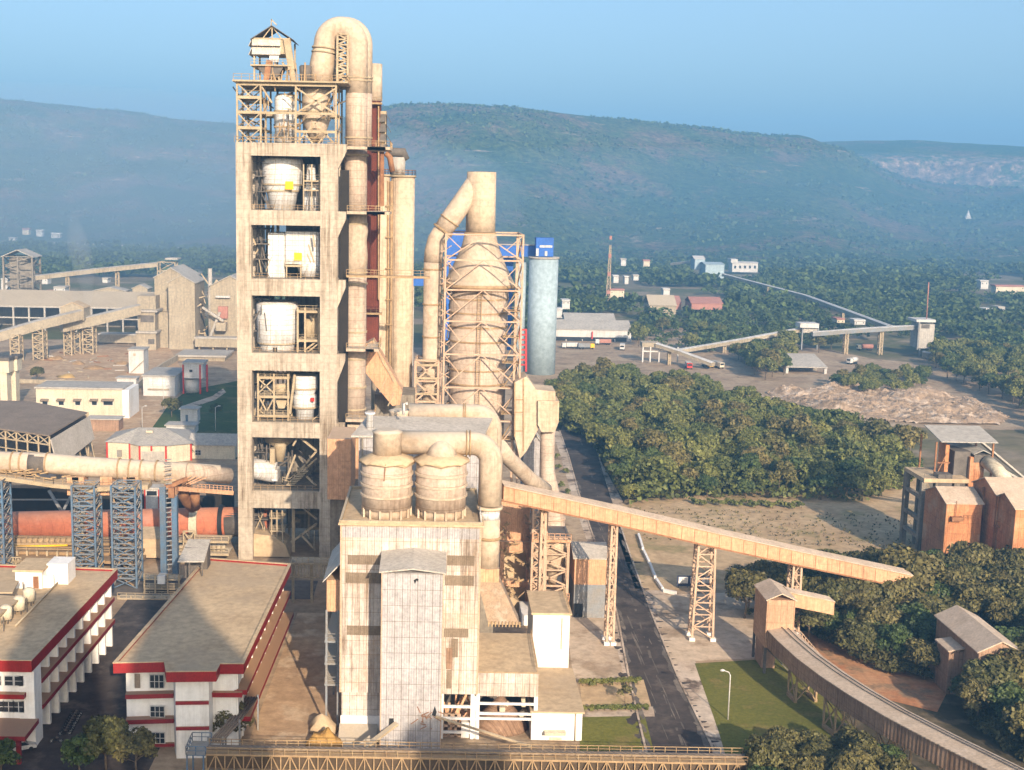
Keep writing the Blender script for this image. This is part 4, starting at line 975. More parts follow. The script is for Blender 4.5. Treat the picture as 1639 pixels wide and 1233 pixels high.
ys_ = Yh+16; b = MB(); x0, x1 = DX(838, 730, ys_), DX(864, 730, ys_); b.pent(x0, x1, ys_, ys_+9, 0, DZ(850, 706, ys_), DZ(850, 690, ys_), 'y'); b.build('wall', MT['clad_grey'], o)
b = MB(); b.gable(x0, x1, ys_, ys_+9, DZ(850, 706, ys_)+.05, DZ(850, 690, ys_)+.05, 'y'); b.build('roof', MT['roof'], o)
# slanting fat pipe
o = thing('slanting_pipe', 'fat dusty pipe slanting down to the right under the hopper', 'duct', tuple(D(835, 755, Yh-6)))
MB().tube([D(800, 715, Yh-20), D(815, 735, Yh-14), D(846, 765, Yh-8), D(872, 786, Yh-4)], [1.7, 1.75, 1.75, 2.0], 22).build('pipe', MT['duct_plain'], o)

# ================================================================ blue packing plant and pale blue silo
YB = 560.0
o = thing('cement_silo', 'tall plain pale blue cement silo with blue cabin on its roof', 'silo', (DX(868, 500, YB), YB, 0))
r = (DX(892, 500, YB) - DX(845.5, 500, YB))/2; zt = DZ(868, 414, YB)
MB().lathe(DX(868, 500, YB), YB, [(0, r), (zt, r)], 44).build('wall', MT['silo_blue'], o)
MB().lathe(DX(868, 500, YB), YB, [(zt, r+.4), (zt+.8, r+.4)], 44).build('roof', MT['far_grey'], o)
MB().fbox(858, 886, 381, 411, YB-4, 8).build('cabin', MT['blue_bright'], o)
MB().fbox(864, 884, 393, 396.5, YB-4.05, .05).build('stripe', MT['far_white'], o)
b = MB(); b.fbox(872, 876, 402, 410, YB-4.3, .2); b.fbox(858, 862, 398, 410, YB-4.3, .2); b.build('pipe', MT['frame'], o)
o = thing('blue_conveyor_house', 'bright blue cladded conveyor house behind the braced frame', 'building', tuple(D(780, 560, YB+15)))
MB().fbox(712, 748, 370, 545, YB+16, 14).build('wall', MT['blue_bright'], o)
MB().fbox(800, 865, 393, 411, YB+6, 7).build('gallery', MT['blue_bright'], o)
MB().fbox(800, 864, 391.8, 393, YB+5.4, 8).build('gallery_roof', MT['far_grey'], o)
MB().fbox(757, 820, 405, 560, YB+18, 12).build('wall', MT['blue_bright'], o)
MB().fbox(655, 700, 447, 458, YB+16, 6).build('gallery', MT['blue_bright'], o)
b = MB()
for x in (660, 690, 745): b.fbox(x, x+2, 400 if x > 700 else 458, 590, YB+17, 1.5)
b.build('trestle', MT['far_grey'], o)
o = thing('red_stair_frame', 'bright red open frame between the blue silo and the braced tower', 'stair', tuple(D(837, 582, YB-30)))
b = MB(); yr = YB-30
for px in (832, 842): b.bar(D(px, 527, yr), D(px, 595, yr), .8)
for py in range(528, 590, 8): b.bar(D(832, py, yr), D(842, py, yr), .7)
b.build('frame', MT['red_paint'], o)
o = thing('grey_silo', 'slim grey silo glimpsed behind the braced frame beside the blue silo', 'silo', (DX(832, 500, YB+4), YB+4, 0))
MB().lathe(DX(832, 500, YB+4), YB+4, [(0, 2.6), (DZ(832, 420, YB+4), 2.6)], 24).build('wall', MT['silo_blue'], o)
o = thing('lamp_mast', 'slim pale mast standing between cream silo and side duct', 'mast', tuple(D(656, 640, 420)))
MB().tube([D(656, 640, 420), D(657, 486, 420)], .35, 8).build('pole', MT['far_white'], o)
MT['hood'] = mat('mottled_hood_sheet', (0.38, 0.27, 0.18), (0.27, 0.19, 0.12), 0.5, streak=.4, stain=((0.46, 0.38, 0.29), 0.5, .6))
# ================================================================ mill building in the foreground
YM = 175.0
def MX(px, py=1000): return DX(px, py, YM)
def MZ(py, px=655): return DZ(px, py, YM)
x0, x1 = D(545, 842, YM).x, D(771, 843, YM).x; zt = MZ(842); DEP = 21.0
o = thing('mill_building', 'tall beige cladded mill building with brown stained bands and a projecting bay', 'building', ((x0+x1)/2, YM, 0))
zc = MZ(1110)
XB0, XB1 = MX(611), MX(709)
b = MB(); b.box(x0, x1, YM, YM+DEP, zc, zt); b.box(x0+.3, XB1, YM+.3, YM+DEP-.3, 0, zc-.005)
b.build('wall', MT['clad'], o)
MB().box(x0+.15, XB0, YM+.1, YM+.29, 0, MZ(1148)).build('plinth', MT['white'], o)
# louvre bands
for (pa, pb, ya, yb) in ((556, 611, 890, 905), (553, 611, 918, 935), (555, 611, 1003, 1018), (714, 757, 888, 904), (711, 757, 920, 936), (711, 750, 1005, 1019)):
    b = MB(); b.box(MX(pa), MX(pb), YM-.04, YM, MZ(yb), MZ(ya)); b.build('stained_band', MT['clad_dark'], o)
b = MB(); b.box(MX(723), MX(734), YM-.05, YM, MZ(1051), MZ(1021)); b.build('door_panel', MT['clad_dark'], o)
b = MB(); b.box(MX(715), MX(725), YM-.06, YM, MZ(1070), MZ(1036)); b.build('patch_panel', MT['brown_clad'], o)
b = MB(); b.box(MX(716), MX(724), YM-.05, YM, MZ(1101), MZ(1071)); b.build('patch_panel', MT['clad_dark'], o)
b = MB(); b.box(x0, x1, YM-.02, YM+.0, MZ(862), MZ(845)); b.build('fascia', MT['clad_grey'], o)
# corner trims
for xx in (x0, x1-.25): MB().box(xx-.03, xx+.25, YM-.05, YM, zc, zt-.02).build('corner_trim', MT['steel_pink'], o)
# roof
b = MB(); b.box(x0-.3, x1+.3, YM-.3, YM+DEP+.3, zt+.005, zt+.3); b.build('roof', MT['roof_tan'], o)
b = MB()
for (a, c) in (((x0, YM), (x1, YM)), ((x1, YM), (x1, YM+DEP)), ((x0, YM+DEP), (x0, YM)), ((x0, YM+DEP), (x1, YM+DEP))): b.bar((a[0], a[1], zt+.5), (c[0], c[1], zt+.5), .35, .45)
b.build('parapet', MT['steel'], o)
b = MB(); b.rail([(x1-.1, YM, zt+.7), (x1-.1, YM+DEP, zt+.7)], 1.1, 1.5)
b.build('railing', MT['frame'], o)
# projecting bay
PB = 7.5; Yb0 = YM - PB
xb0, xb1 = DX(610, 1000, Yb0), DX(709, 1000, Yb0); ze = DZ(660, 918, Yb0); zr2 = DZ(660, 886, YM-.2)
b = MB(); b.prism([(xb0, Yb0, 0), (xb0, YM-.01, 0), (xb0, YM-.01, zr2-.4), (xb0, Yb0, ze)], (xb1-xb0, 0, 0)); b.build('bay', MT['clad_grey'], o)
xm = (xb0+xb1)/2
b = MB()
for (xa, xc, za, zb) in ((xb0-.35, xm, 0, .55), (xm, xb1+.35, .55, 0)):
    i = b.add([(xa, Yb0-.5, ze+.1+za), (xc, Yb0-.5, ze+.1+zb), (xc, YM-.05, zr2+.1+zb), (xa, YM-.05, zr2+.1+za), (xa, Yb0-.5, ze+.28+za), (xc, Yb0-.5, ze+.28+zb), (xc, YM-.05, zr2+.28+zb), (xa, YM-.05, zr2+.28+za)])
    for q in ((0,3,2,1),(4,5,6,7),(0,1,5,4),(1,2,6,5),(2,3,7,6),(3,0,4,7)): b.face([i+k for k in q])
b.build('bay_roof', MT['roof'], o)
MB().box(xb0-.03, xb0+.12, Yb0-.03, Yb0, 0, ze).build('corner_trim', MT['steel_pink'], o)
MB().box(xb1-.12, xb1+.03, Yb0-.03, Yb0, 0, ze).build('corner_trim', MT['steel_pink'], o)
def hole(pts, nm='torn_hole'):
    b = MB(); b.prism([D(x, y, Yb0-.01) for x, y in pts], (0, -.02, 0)); b.build(nm, MT['black'], o)
hole([(662, 929), (667, 926), (670, 927), (669, 932), (667, 929), (664, 935)])
hole([(623, 1150), (630, 1150), (631, 1160), (636, 1161), (636, 1164), (622, 1164)]); hole([(691, 1145), (696, 1130), (699, 1140), (697, 1147)])
b = MB()
for k in range(14):
    p = D(random.uniform(668, 702), random.uniform(1138, 1168), Yb0-.04); q = p + Vector((random.uniform(-1.2, 1.2), 0, random.uniform(-1, 1.4))); b.bar(p, q, .1)
b.build('torn_sheet', MT['rust'], o)
b = MB(); b.bar(D(635, 1158, Yb0-.3), D(585, 1196, Yb0-3), .9, .3); b.build('awning_strut', MT['steel'], o)
MB().bar(D(697, 1147, Yb0-.3), D(850, 1195, Yb0-1.5), .28).build('long_strut', MT['steel'], o)
b = MB(); b.prism([(x0, YM-4.6, MZ(1196)), (x0, YM, MZ(1163)), (x0, YM, MZ(1160)), (x0, YM-4.6, MZ(1193))], (XB0-x0-.5, 0, 0)); b.build('canopy', MT['blue_dusty'], o)
# opening at right below: open steel frame storey
b = MB()
for px in (709.5, 759, 768): b.bar((MX(px), YM+.4, 0), (MX(px), YM+.4, zc), .5)
for py in (1131, 1150, 1172): b.bar((MX(709), YM+.3, MZ(py)), (MX(768), YM+.3, MZ(py)), .35)
b.build('open_frame', MT['white'], o)
b = MB(); b.box(XB1+.1, x1-.1, YM+10, YM+10.3, 0, zc-.01); b.build('inner_wall', MT['steel_dark'], o)
b = MB(); rr = random.Random(4)
for k in range(18):
    p = (rr.uniform(XB1+.6, x1-.6), YM+rr.uniform(1, 6), rr.uniform(0, zc-3)); b.bar(p, (p[0]+rr.uniform(-1.5, 1.5), p[1], p[2]+rr.uniform(1, 4)), rr.uniform(.2, .6))
b.build('machinery', MT['peach'], o)
MB().box(MX(742), MX(765), YM+.6, YM+3, 0, MZ(1158)).build('low_wall', MT['white'], o)
b = MB(); 
for px in (712, 722, 733): b.bar((MX(px), YM+1, 0), (MX(px), YM+1, MZ(1145)), .35)
for py in (1148, 1165, 1182): b.bar((MX(711), YM+1, MZ(py)), (MX(741), YM+1, MZ(py)), .35)
b.build('inner_frame', MT['steel_pink'], o)
# lean-to on the left flank
b = MB(); xs0 = DX(523, 940, YM+3)
b.prism([(x0-.02, YM+2, MZ(908)), (xs0-.5, YM+2, MZ(940)), (xs0-.5, YM+2, MZ(942)), (x0-.02, YM+2, MZ(911))], (0, 16, 0)); b.build('lean_to_roof', MT['roof'], o)
MB().box(xs0, x0-.05, YM+3, YM+17, MZ(992), MZ(941)).build('lean_to_wall', MT['peach'], o)
b = MB()
for z in (MZ(1040), MZ(1076), MZ(1110)):
    b.box(xs0-.3, x0-.05, YM+3, YM+17, z-.3, z); b.rail([(xs0-.2, YM+3, z), (x0-.1, YM+3, z)], 1.1, 1.2)
for xx in (xs0, x0-.5):
    b.bar((xx, YM+3.1, 0), (xx, YM+3.1, MZ(990)), .3); b.bar((xx, YM+16, 0), (xx, YM+16, MZ(990)), .3)
b.build('side_gallery', MT['blue_dusty'], o)

# ---- twin silos on the roof
def roof_silo(px, r, label, YY=YM+5):
    c = D(px, 832, YY); zb, zt_ = zt+.3, DZ(px, 735, YY)
    o = thing('roof_silo', label, 'silo', (c.x, YY, zb), 'dusty drum silos on the mill roof')
    MB().lathe(c.x, YY, [(zb+1.3, r), (zt_, r)], 40).build('wall', MT['duct'], o)
    for f in (.18, .42, .67): MB().ring(c.x, YY, zb+2+(zt_-zb-2)*f, r, .3, .22, 40).build('hoop', MT['duct_plain'], o)
    rnd = random.Random(px); b = MB()
    prof = [(zt_-.25, r+.35), (zt_+.05, r+.4), (zt_+.9, r*.55), (zt_+1.1, .3)]
    b.lathe(c.x, YY, prof, 40)
    for i, v in enumerate(b.v[:80]):
        k = 1 + rnd.uniform(-.02, .035); b.v[i] = (c.x+(v[0]-c.x)*k, YY+(v[1]-YY)*k, v[2] - rnd.uniform(0, .45)*(i % 5 == 0))
    b.build('dust_crust_roof', MT['roof_tan'], o)
    b = MB(); b.lathe(c.x, YY, [(zb, r-.35), (zb+1.35, r-.35)], 30); b.build('skirt', MT['duct_plain'], o)
    b = MB()
    for k in range(14):
        a = 2*math.pi*k/14; b.bar((c.x+(r-.1)*math.cos(a), YY+(r-.1)*math.sin(a), zb), (c.x+(r-.1)*math.cos(a), YY+(r-.1)*math.sin(a), zb+1.4), .3)
    b.build('support_post', MT['duct_plain'], o)
    return o, c.x, zt_, YY
s1, sx1, sz1, sy1 = roof_silo(618.5, 3.7, 'left drum silo with a stub tank on top, on the mill roof')
s2, sx2, sz2, sy2 = roof_silo(705, 3.7, 'right drum silo under the big horizontal duct, on the mill roof')
b = MB(); b.lathe(sx1+.0, sy1, [(sz1+.8, 2.15), (sz1+3.9, 2.1), (sz1+4.15, 2.25), (sz1+4.5, 1.4)], 30); o = tag(b.build('stub_tank', MT['duct_plain'], None, (sx1, sy1, sz1)), 'short stub tank sitting on the left drum silo and feeding the big duct', 'tank')
# lightning crack stains hanging from crust
b = MB(); b.bar(D(617, 744, sy1-3.95), D(615, 770, sy1-3.95), .12); b.build('drip_stain', MT['rust'], s1)
b = MB(); b.bar(D(667, 737, YM+1), D(666, 770, YM+1), .12)
# big horizontal duct with elbow and downcomer
Yk = YM + 6.5
o = thing('mill_duct', 'huge tan round duct running across the drum silos and bending down the mill side', 'duct', tuple(D(760, 712, Yk)))
hx0 = DX(642, 712, Yk); xe = DX(786, 730, Yk-1); zh = DZ(700, 709, Yk); rd = 1.75
pts = [(hx0, Yk, zh)] + [(xe-2.6+2.6*math.sin(R(a)), Yk-0.6*(a/90), zh-2.6+2.6*math.cos(R(a))) for a in range(0, 91, 10)] + [(xe, Yk-.6, DZ(788, 806, Yk))]
MB().tube(pts, [rd]*len(pts), 28).build('bend', MT['duct_plain'], o)
for dx_ in (9.6, 10.1): MB().tube([(hx0+dx_, Yk, zh), (hx0+dx_+.18, Yk, zh)], rd+.22, 28).build('flange', MT['rail'], o)
MB().tube([(sx2, sy2, sz2+.3), (sx2, sy2, sz2+1.2), (sx2, Yk, zh-.8)], [2.6, 1.9, 1.5], 24).build('saddle_cone', MT['duct_plain'], o)
p = [(xe, Yk-.6, DZ(788, y, Yk)) for y in (808, 813, 828, 860, 905)]
MB().tube([p[0], p[1]], 1.95, 26).build('collar', MT['silo'], o)
MB().tube([p[1], p[2]], 1.55, 26).build('pipe', MT['insul'], o)
MB().tube([p[2], p[3], p[4]], 1.6, 26).build('pipe', MT['duct_plain'], o)
MB().tube([p[3], (p[3][0], p[3][1], p[3][2]+.35)], 1.85, 26).build('flange', MT['rail'], o)
b = MB()
for (ya, yb) in ((905, 926),): b.box(xe-1.5, xe+1.6, Yk-2, Yk+1.2, DZ(788, yb, Yk), DZ(788, ya, Yk))
b.build('casing', MT['peach'], o)
zb_ = DZ(800, 1000, YM+3); za_ = DZ(790, 926, Yk)
i0 = [(xe-1.6, Yk-2, za_), (xe+1.8, Yk-2, za_), (xe+1.8, Yk+1.2, za_), (xe-1.6, Yk+1.2, za_)]
i1 = [(DX(782, 1000, YM+3), YM+3, zb_), (DX(832, 1000, YM+3), YM+3, zb_), (DX(832, 1000, YM+3), YM+7.5, zb_), (DX(782, 1000, YM+3), YM+7.5, zb_)]
b = MB(); i = b.add(i1 + i0)
for q in ((0,3,2,1),(4,5,6,7),(0,1,5,4),(1,2,6,5),(2,3,7,6),(3,0,4,7)): b.face([i+k for k in q])
b.build('flared_hood', MT['hood'], o)
b = MB()
for k in range(10): x = i1[0][0] + (i1[1][0]-i1[0][0])*k/9; b.bar((x, YM+2.9, zb_-.3), (x, YM+2.9, zb_+.5), .18)
b.build('hood_flange', MT['rail'], o)
# second duct and penthouse roof behind
Yp = YM + DEP + 1.5
o = thing('filter_house', 'long grey roofed filter house standing behind the roof silos', 'building', (DX(665, 690, Yp), Yp, 0))
xa, xb_ = DX(562, 690, Yp), DX(773, 690, Yp); zw = DZ(660, 702, Yp); zq = DZ(660, 673, Yp+9)
MB().box(xa+1.2, xb_-.3, Yp+.5, Yp+10, 0, zw-.01).build('wall', MT['clad_grey'], o)
b = MB(); b.prism([(xa, Yp, zw), (xa+2, Yp+11, zq), (xa+2, Yp+11, zq+.3), (xa, Yp, zw+.3)], (xb_-xa, 0, 0)); b.build('roof', MT['roof'], o)
b = MB(); b.box(DX(579, 690, Yp), DX(582, 690, Yp), Yp-.3, Yp, DZ(580, 770, Yp), zw-.02); b.build('door_frame', MT['concrete_dark'], o)
p = D(592, 694, Yp+4); MB().lathe(p.x, Yp+4, [(zw, .62), (DZ(592, 664, Yp+4), .62), (DZ(592, 663, Yp+4), .9), (DZ(592, 660, Yp+4), .85)], 16).build('vent', MT['insul'], o)
Yq = Yp + 13
o = thing('rear_duct', 'second tan round duct lying behind the grey filter house roof', 'duct', tuple(D(700, 670, Yq)))
zh2 = DZ(700, 663, Yq); hx = DX(655, 663, Yq); xe2 = DX(787, 690, Yq); pts = [(hx, Yq, zh2)] + [(xe2-2.4+2.4*math.sin(R(a)), Yq, zh2-2.4+2.4*math.cos(R(a))) for a in range(0, 91, 10)] + [(xe2, Yq, zh2-14)]
MB().tube(pts, 1.75, 26).build('bend', MT['duct_plain'], o)
for px in (741, 744): x = DX(px, 660, Yq); MB().tube([(x, Yq, zh2), (x+.15, Yq, zh2)], 1.98, 26).build('flange', MT['rail'], o)
c = D(641, 668, Yq); MB().lathe(c.x, Yq, [(c.z-6, 1.9), (DZ(641, 660, Yq), 1.9), (DZ(641, 657, Yq), 2.05), (DZ(641, 655.5, Yq), 1.5)], 26).build('stub_tank', MT['duct_plain'], o)
MB().box(hx-4, xe2+1, Yq-1.5, Yq+4, 0, zh2-2).build('base_block', MT['concrete_dark'], o)
b = MB(); b.tube([D(646, 664, Yp+6), D(646, 646, Yp+6), D(651, 645, Yp+6), D(651, 648, Yp+6)], .25, 8); solo(b, 'vent_hook', MT['far_white'], 'white hooked vent pipe above the rear duct', 'vent pipe', tuple(D(646, 668, Yp+6)))
# left of filter house, dim slab block between tower and mill
o = thing('connecting_block', 'dim concrete link block in shade between the tower foot and the mill', 'building', tuple(D(545, 900, YM+46)))
MB().fbox(524, 562, 703, 800, YM+50, 12).build('wall', MT['peach'], o)
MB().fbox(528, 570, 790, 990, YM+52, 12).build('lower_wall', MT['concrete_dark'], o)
b = MB(); z = DZ(500, 897, YM+62); b.box(DX(466, 897, YM+62), DX(535, 897, YM+62), YM+60, YM+64, z-.4, z); b.rail([(DX(466, 897, YM+62), YM+60, z), (DX(535, 897, YM+62), YM+60, z)], 1.2, 1.2, .1)
for px in (470, 500, 530): b.bar((DX(px, 897, YM+62), YM+61, 0), (DX(px, 897, YM+62), YM+61, z), .5)
for k in range(14): x = DX(470+k*4.6, 897, YM+62); b.bar((x, YM+60.5, z-3), (x, YM+60.5, z), .18)
b.bar((DX(466, 897, YM+62), YM+60.5, z-3), (DX(535, 897, YM+62), YM+60.5, z-3), .3)
b.build('walkway', MT['steel'], o)

# ================================================================ annex right of the mill
Ya = YM + .5
xa, xb_ = x1+.05, DX(862, 1080, Ya); zr_ = DZ(815, 1078, Ya)
zback = DZ(815, 985, Ya+13)
o = thing('mill_annex', 'low annex with tan dusty roof and open bay with cross bars beside the mill', 'building', ((xa+xb_)/2, Ya, 0))
b = MB(); b.prism([(xa, Ya, zr_), (xa, Ya+14, zr_+.8), (xa, Ya+14, zr_+1.1), (xa, Ya-.2, zr_+.3)], (xb_-xa, 0, 0)); b.build('roof', MT['roof_tan'], o)
b = MB(); z1_ = DZ(815, 1115, Ya); b.box(xa, xb_, Ya, Ya+.3, z1_, zr_-.01); b.box(xb_-.3, xb_, Ya+.3, Ya+14, 0, zr_-.01); b.build('wall', MT['clad'], o)
b = MB()
for px in (757.5, 853): b.bar((DX(px+4, 1150, Ya), Ya+.2, 0), (DX(px+4, 1150, Ya), Ya+.2, z1_), .55)
for py in (1127, 1143, 1151): b.bar((xa, Ya+.1, DZ(810, py, Ya)), (xb_-.4, Ya+.1, DZ(810, py, Ya)), .32)
b.build('cross_bar', MT['white'], o)
b = MB(); b.rail([(xb_-.2, Ya, zr_+.3), (xb_-.2, Ya+13.5, zr_+1.0)], 1.0, 1.4); b.build('railing', MT['rail'], o)
MB().box(xa+.1, xb_-.4, Ya+12, Ya+12.3, 0, zr_-.3).build('inner_wall', MT['steel_dark'], o)
b = MB(); rr = random.Random(8)
for k in range(12):
    p = (rr.uniform(xa+3, xa+7), Ya+rr.uniform(2, 7), rr.uniform(0, 6)); b.bar(p, (p[0]+rr.uniform(-1, 1), p[1], p[2]+rr.uniform(.6, 2)), rr.uniform(.3, .9))
b.build('machinery', MT['cream'], o)
o = tag(MB().lathe(DX(800, 1190, Ya+5), Ya+5, [(0, 4.4), (1.5, 3.2), (4.6, .3)], 26).build('clinker_heap', MT['brown_clad'], None, (DX(800, 1190, Ya+5), Ya+5, 0)), 'brown heap of raw material inside the open annex bay', 'heap')
# white house with tan roof
Yw = YM + .3
xa, xb_ = DX(862, 1150, Yw)+.06, DX(932, 1150, Yw); zw = DZ(890, 1141, Yw)
o = thing('white_house', 'white plastered house with long tan roof at right of the annex', 'building', ((xa+xb_)/2, Yw, 0))
b = MB(); b.box(xa-1.1, xb_, Yw, Yw+17, 0, zw); b.build('wall', MT['white'], o)
b = MB(); b.box(xa-1.3, xb_+.3, Yw-.3, Yw+17.2, zw+.005, zw+.25); b.build('roof', MT['roof_tan'], o)
b = MB(); b.prism([D(872, 1174, Yw-1.2), D(906, 1174, Yw-1.2), D(905, 1178, Yw-1.2), D(872, 1178, Yw-1.2)], (0, 1.2, 0)); b.build('canopy', MT['cream'], o)
b = MB(); b.fbox(879, 899, 1181, 1193, Yw-.06, .06); b.build('window', MT['cream'], o)
b = MB(); b.fbox(863, 876, 1185, 1196, Yw-.05, .05); b.build('door', MT['blue_dusty'], o)
MB().tube([(xb_-1, Yw-.15, 0), (xb_-1, Yw-.15, zw)], .09, 8).build('drainpipe', MT['steel'], o)
# upper white box
Yx = YM + 18
xa, xb_ = DX(853, 1000, Yx), DX(912, 1000, Yx)
o = thing('white_block', 'square white rendered block with flat tan roof behind the white house', 'building', ((xa+xb_)/2, Yx, 0))
zx = DZ(880, 984, Yx); MB().box(xa, xb_, Yx, Yx+11, 0, zx).build('wall', MT['white'], o)
MB().box(xa-.3, xb_+.3, Yx-.3, Yx+11.2, zx+.005, zx+.35).build('roof', MT['roof_tan'], o)
b = MB(); b.fbox(898, 900, 990, 1040, Yx-.1, .1); b.build('drainpipe', MT['steel_pink'], o)
b = MB(); b.rail([(xb_-.1, Yx, zx+.3), (xb_-.1, Yx+10.5, zx+.3)], 1.1, 1.3); b.build('railing', MT['rail'], o)
# fan building behind, peach wall with openings
Yn = YM + 60
o = thing('fan_building', 'peach coloured fan building with blank wall and lower openings under the gallery', 'building', tuple(D(825, 950, Yn)))
MB().fbox(800, 848, 800, 868, Yn, 12).build('wall', MT['peach'], o)
MB().fbox(798, 850, 868, 885, Yn-1.2, 13).build('ledge', MT['peach'], o)
b = MB(); b.fbox(800, 806, 885, 985, Yn, 2); b.fbox(842, 850, 885, 985, Yn, 2); b.fbox(806, 842, 930, 940, Yn, 2); b.build('pillar', MT['peach'], o)
b = MB(); rr = random.Random(14)
for k in range(60):
    p = D(rr.uniform(806, 860), rr.uniform(800, 960), Yn-1.0-rr.random()*2); b.bar(p, p+Vector((rr.uniform(-2, 2), 0, rr.uniform(-1.5, 1.5))), rr.uniform(.15, .4))
b.build('pipework', MT['rail'], o)
MB().fbox(806, 842, 885, 1000, Yn+3, 1).build('back_wall', MT['roof_tan'], o)
b = MB(); b.prism([D(806, 945, Yn-1), D(842, 972, Yn-1), D(842, 985, Yn-1), D(806, 985, Yn-1)], (0, 3, 0)); b.build('sloped_roof', MT['roof_tan'], o)
b = MB(); b.fbox(835, 850, 985, 1010, Yn-10, 8); b.build('low_wall', MT['white'], o)
# steel frame with hopper
Yt = YM + 55
o = thing('hopper_tower', 'peach lattice frame holding a dusty cone hopper beside the fan building', 'steel frame', tuple(D(885, 965, Yt)))
def TXX(px, py=900): return DX(px, py, Yt)
b = MB(); zt2 = DZ(880, 818, Yt); c0 = [(TXX(851), Yt, 0), (TXX(909), Yt, 0), (TXX(909), Yt+8, 0), (TXX(851), Yt+8, 0)]
b.lattice(c0, [(x, y, DZ(880, 862, Yt)) for x, y, z in c0], 5, .5, .28); b.build('frame', MT['steel_pink'], o)
b = MB(); c0 = [(TXX(851), Yt-.6, 0), (TXX(873), Yt-.6, 0), (TXX(873), Yt+3, 0), (TXX(851), Yt+3, 0)]
b.lattice(c0, [(x, y, zt2+1.5) for x, y, z in c0], 9, .42, .24); b.build('ladder_tower', MT['steel_pink'], o)
b = MB()
for py in (862, 957): z = DZ(880, py, Yt); b.box(TXX(850), TXX(912), Yt-1, Yt+9, z-.5, z); b.rail([(TXX(850), Yt-1, z), (TXX(912), Yt-1, z)], 1.2, 1.0, .12)
b.build('platform', MT['peach'], o)
b = MB(); b.lathe(TXX(888), Yt+4, [(DZ(888, 950, Yt), .5), (DZ(888, 915, Yt), 1.6), (DZ(888, 885, Yt), 2.9), (DZ(888, 866, Yt), 3.1)], 26); b.build('hopper', MT['silo'], o)
# peach and grey block with gable
Yg2 = YM + 55
o = thing('bag_house', 'small gabled block, peach above and grey below, left of the wet road', 'building', tuple(D(940, 980, Yg2)))
xa, xb_ = DX(919, 940, Yg2), DX(970, 940, Yg2); z1_, z2_, z3_ = DZ(945, 976, Yg2), DZ(945, 936, Yg2), DZ(945, 894, Yg2)
MB().box(xa, xb_, Yg2, Yg2+10, 0, z2_-.01).build('lower_wall', MT['blue_dusty'], o)
MB().pent(xa-.05, xb_+.05, Yg2-.05, Yg2+10, z2_, z3_, z3_+1.6, 'x').build('upper_wall', MT['peach'], o)
MB().gable(xa, xb_, Yg2, Yg2+10, z3_+.03, z3_+1.65, 'x', .2, .4).build('roof', MT['roof'], o)
MB().box(xa-.02, xa+1.8, Yg2-.06, Yg2-.05, .1, 2.8).build('door', MT['black'], o)
MT['peach_brown'] = mat('peach_brown_cladding', (0.52, 0.33, 0.205), (0.44, 0.27, 0.16), 0.2, corr=0.45, panel=(1.1, 3.0, 0.03, 0.07), streak=0.4)
MT['belt_dark'] = mat('dark_belt_casing', (0.10, 0.07, 0.045), (0.07, 0.05, 0.03), 0.4)
MT['sign_blue'] = mat('dark_blue_sign_frame', (0.05, 0.06, 0.10), (0.04, 0.045, 0.07), 1.0)
# ================================================================ long sloping gallery on trestles
def gallery(b_wall, b_roof, pts, w, hgt, over=.3, pitch=.5):
    """enclosed conveyor bridge: pts run along the roof ridge; wall box below, two-sided roof above."""
    pts = [Vector(p) for p in pts]; n = len(pts); L, Rr = [], []
    for k in range(n):
        d = pts[min(k+1, n-1)] - pts[max(k-1, 0)]; d.z = 0; d.normalize(); s = Vector((d.y, -d.x, 0)) * (w/2)
        L.append(s)
    def strip(mb, prof):
        m = len(prof); ids = [mb.add([pts[k] + L[k]*u + Vector((0, 0, v)) for u, v in prof]) for k in range(n)]
        for k in range(n-1):
            for j in range(m):
                j2 = (j+1) % m; mb.face((ids[k]+j, ids[k]+j2, ids[k+1]+j2, ids[k+1]+j))
        mb.face([ids[0]+j for j in reversed(range(m))]); mb.face([ids[-1]+j for j in range(m)])
    o_ = 1 + over*2/w
    strip(b_wall, [(-1, -pitch-.05), (-1, -pitch-hgt), (1, -pitch-hgt), (1, -pitch-.05)])
    strip(b_roof, [(-o_, -pitch), (0, 0), (o_, -pitch), (o_, -pitch+.15), (0, .15), (-o_, -pitch+.15)])
gp = [D(800, 769, 211), D(985, 809, 217), D(1127, 842, 220), D(1280, 876, 224), D(1450, 912, 229)]
o = thing('conveyor_gallery', 'long straight peach conveyor gallery sloping down to the right across the road on lattice legs', 'conveyor', (gp[1].x, gp[1].y, 0))
bw, br = MB(), MB(); gallery(bw, br, gp, 4.4, 2.5); bw.build('wall', MT['peach'], o); br.build('roof', MT['gal_roof'], o)
b = MB()
for a, c in zip(gp[:-1], gp[1:]):
    n_ = int((c-a).length/2.4)
    for k in range(n_): p = a.lerp(c, k/n_); b.bar(p + Vector((.15, -2.24, -.6)), p + Vector((.15, -2.24, -3.05)), .07)
    b.bar(a + Vector((0, -2.3, -3.0)), c + Vector((0, -2.3, -3.0)), .25)
b.build('rib', MT['rust'], o)
def leg(o, pa, pb, py0, py1, Y, dep, nz, splay=0.0):
    b = MB(); xa, xb_ = DX(pa, py0, Y), DX(pb, py0, Y); z1 = DZ((pa+pb)/2, py0, Y); s = splay
    c1 = [(xa, Y, z1), (xb_, Y, z1), (xb_, Y+dep, z1), (xa, Y+dep, z1)]; c0 = [(xa-s, Y, .4), (xb_+s, Y, .4), (xb_+s, Y+dep, .4), (xa-s, Y+dep, .4)]
    b.lattice(c0, c1, nz, .38, .2, xb=False); b.build('trestle_leg', MT['steel_pink'], o)
    for c in c0: MB().box(c[0]-.5, c[0]+.5, c[1]-.5, c[1]+.5, 0, .6).build('footing', MT['white'], o)
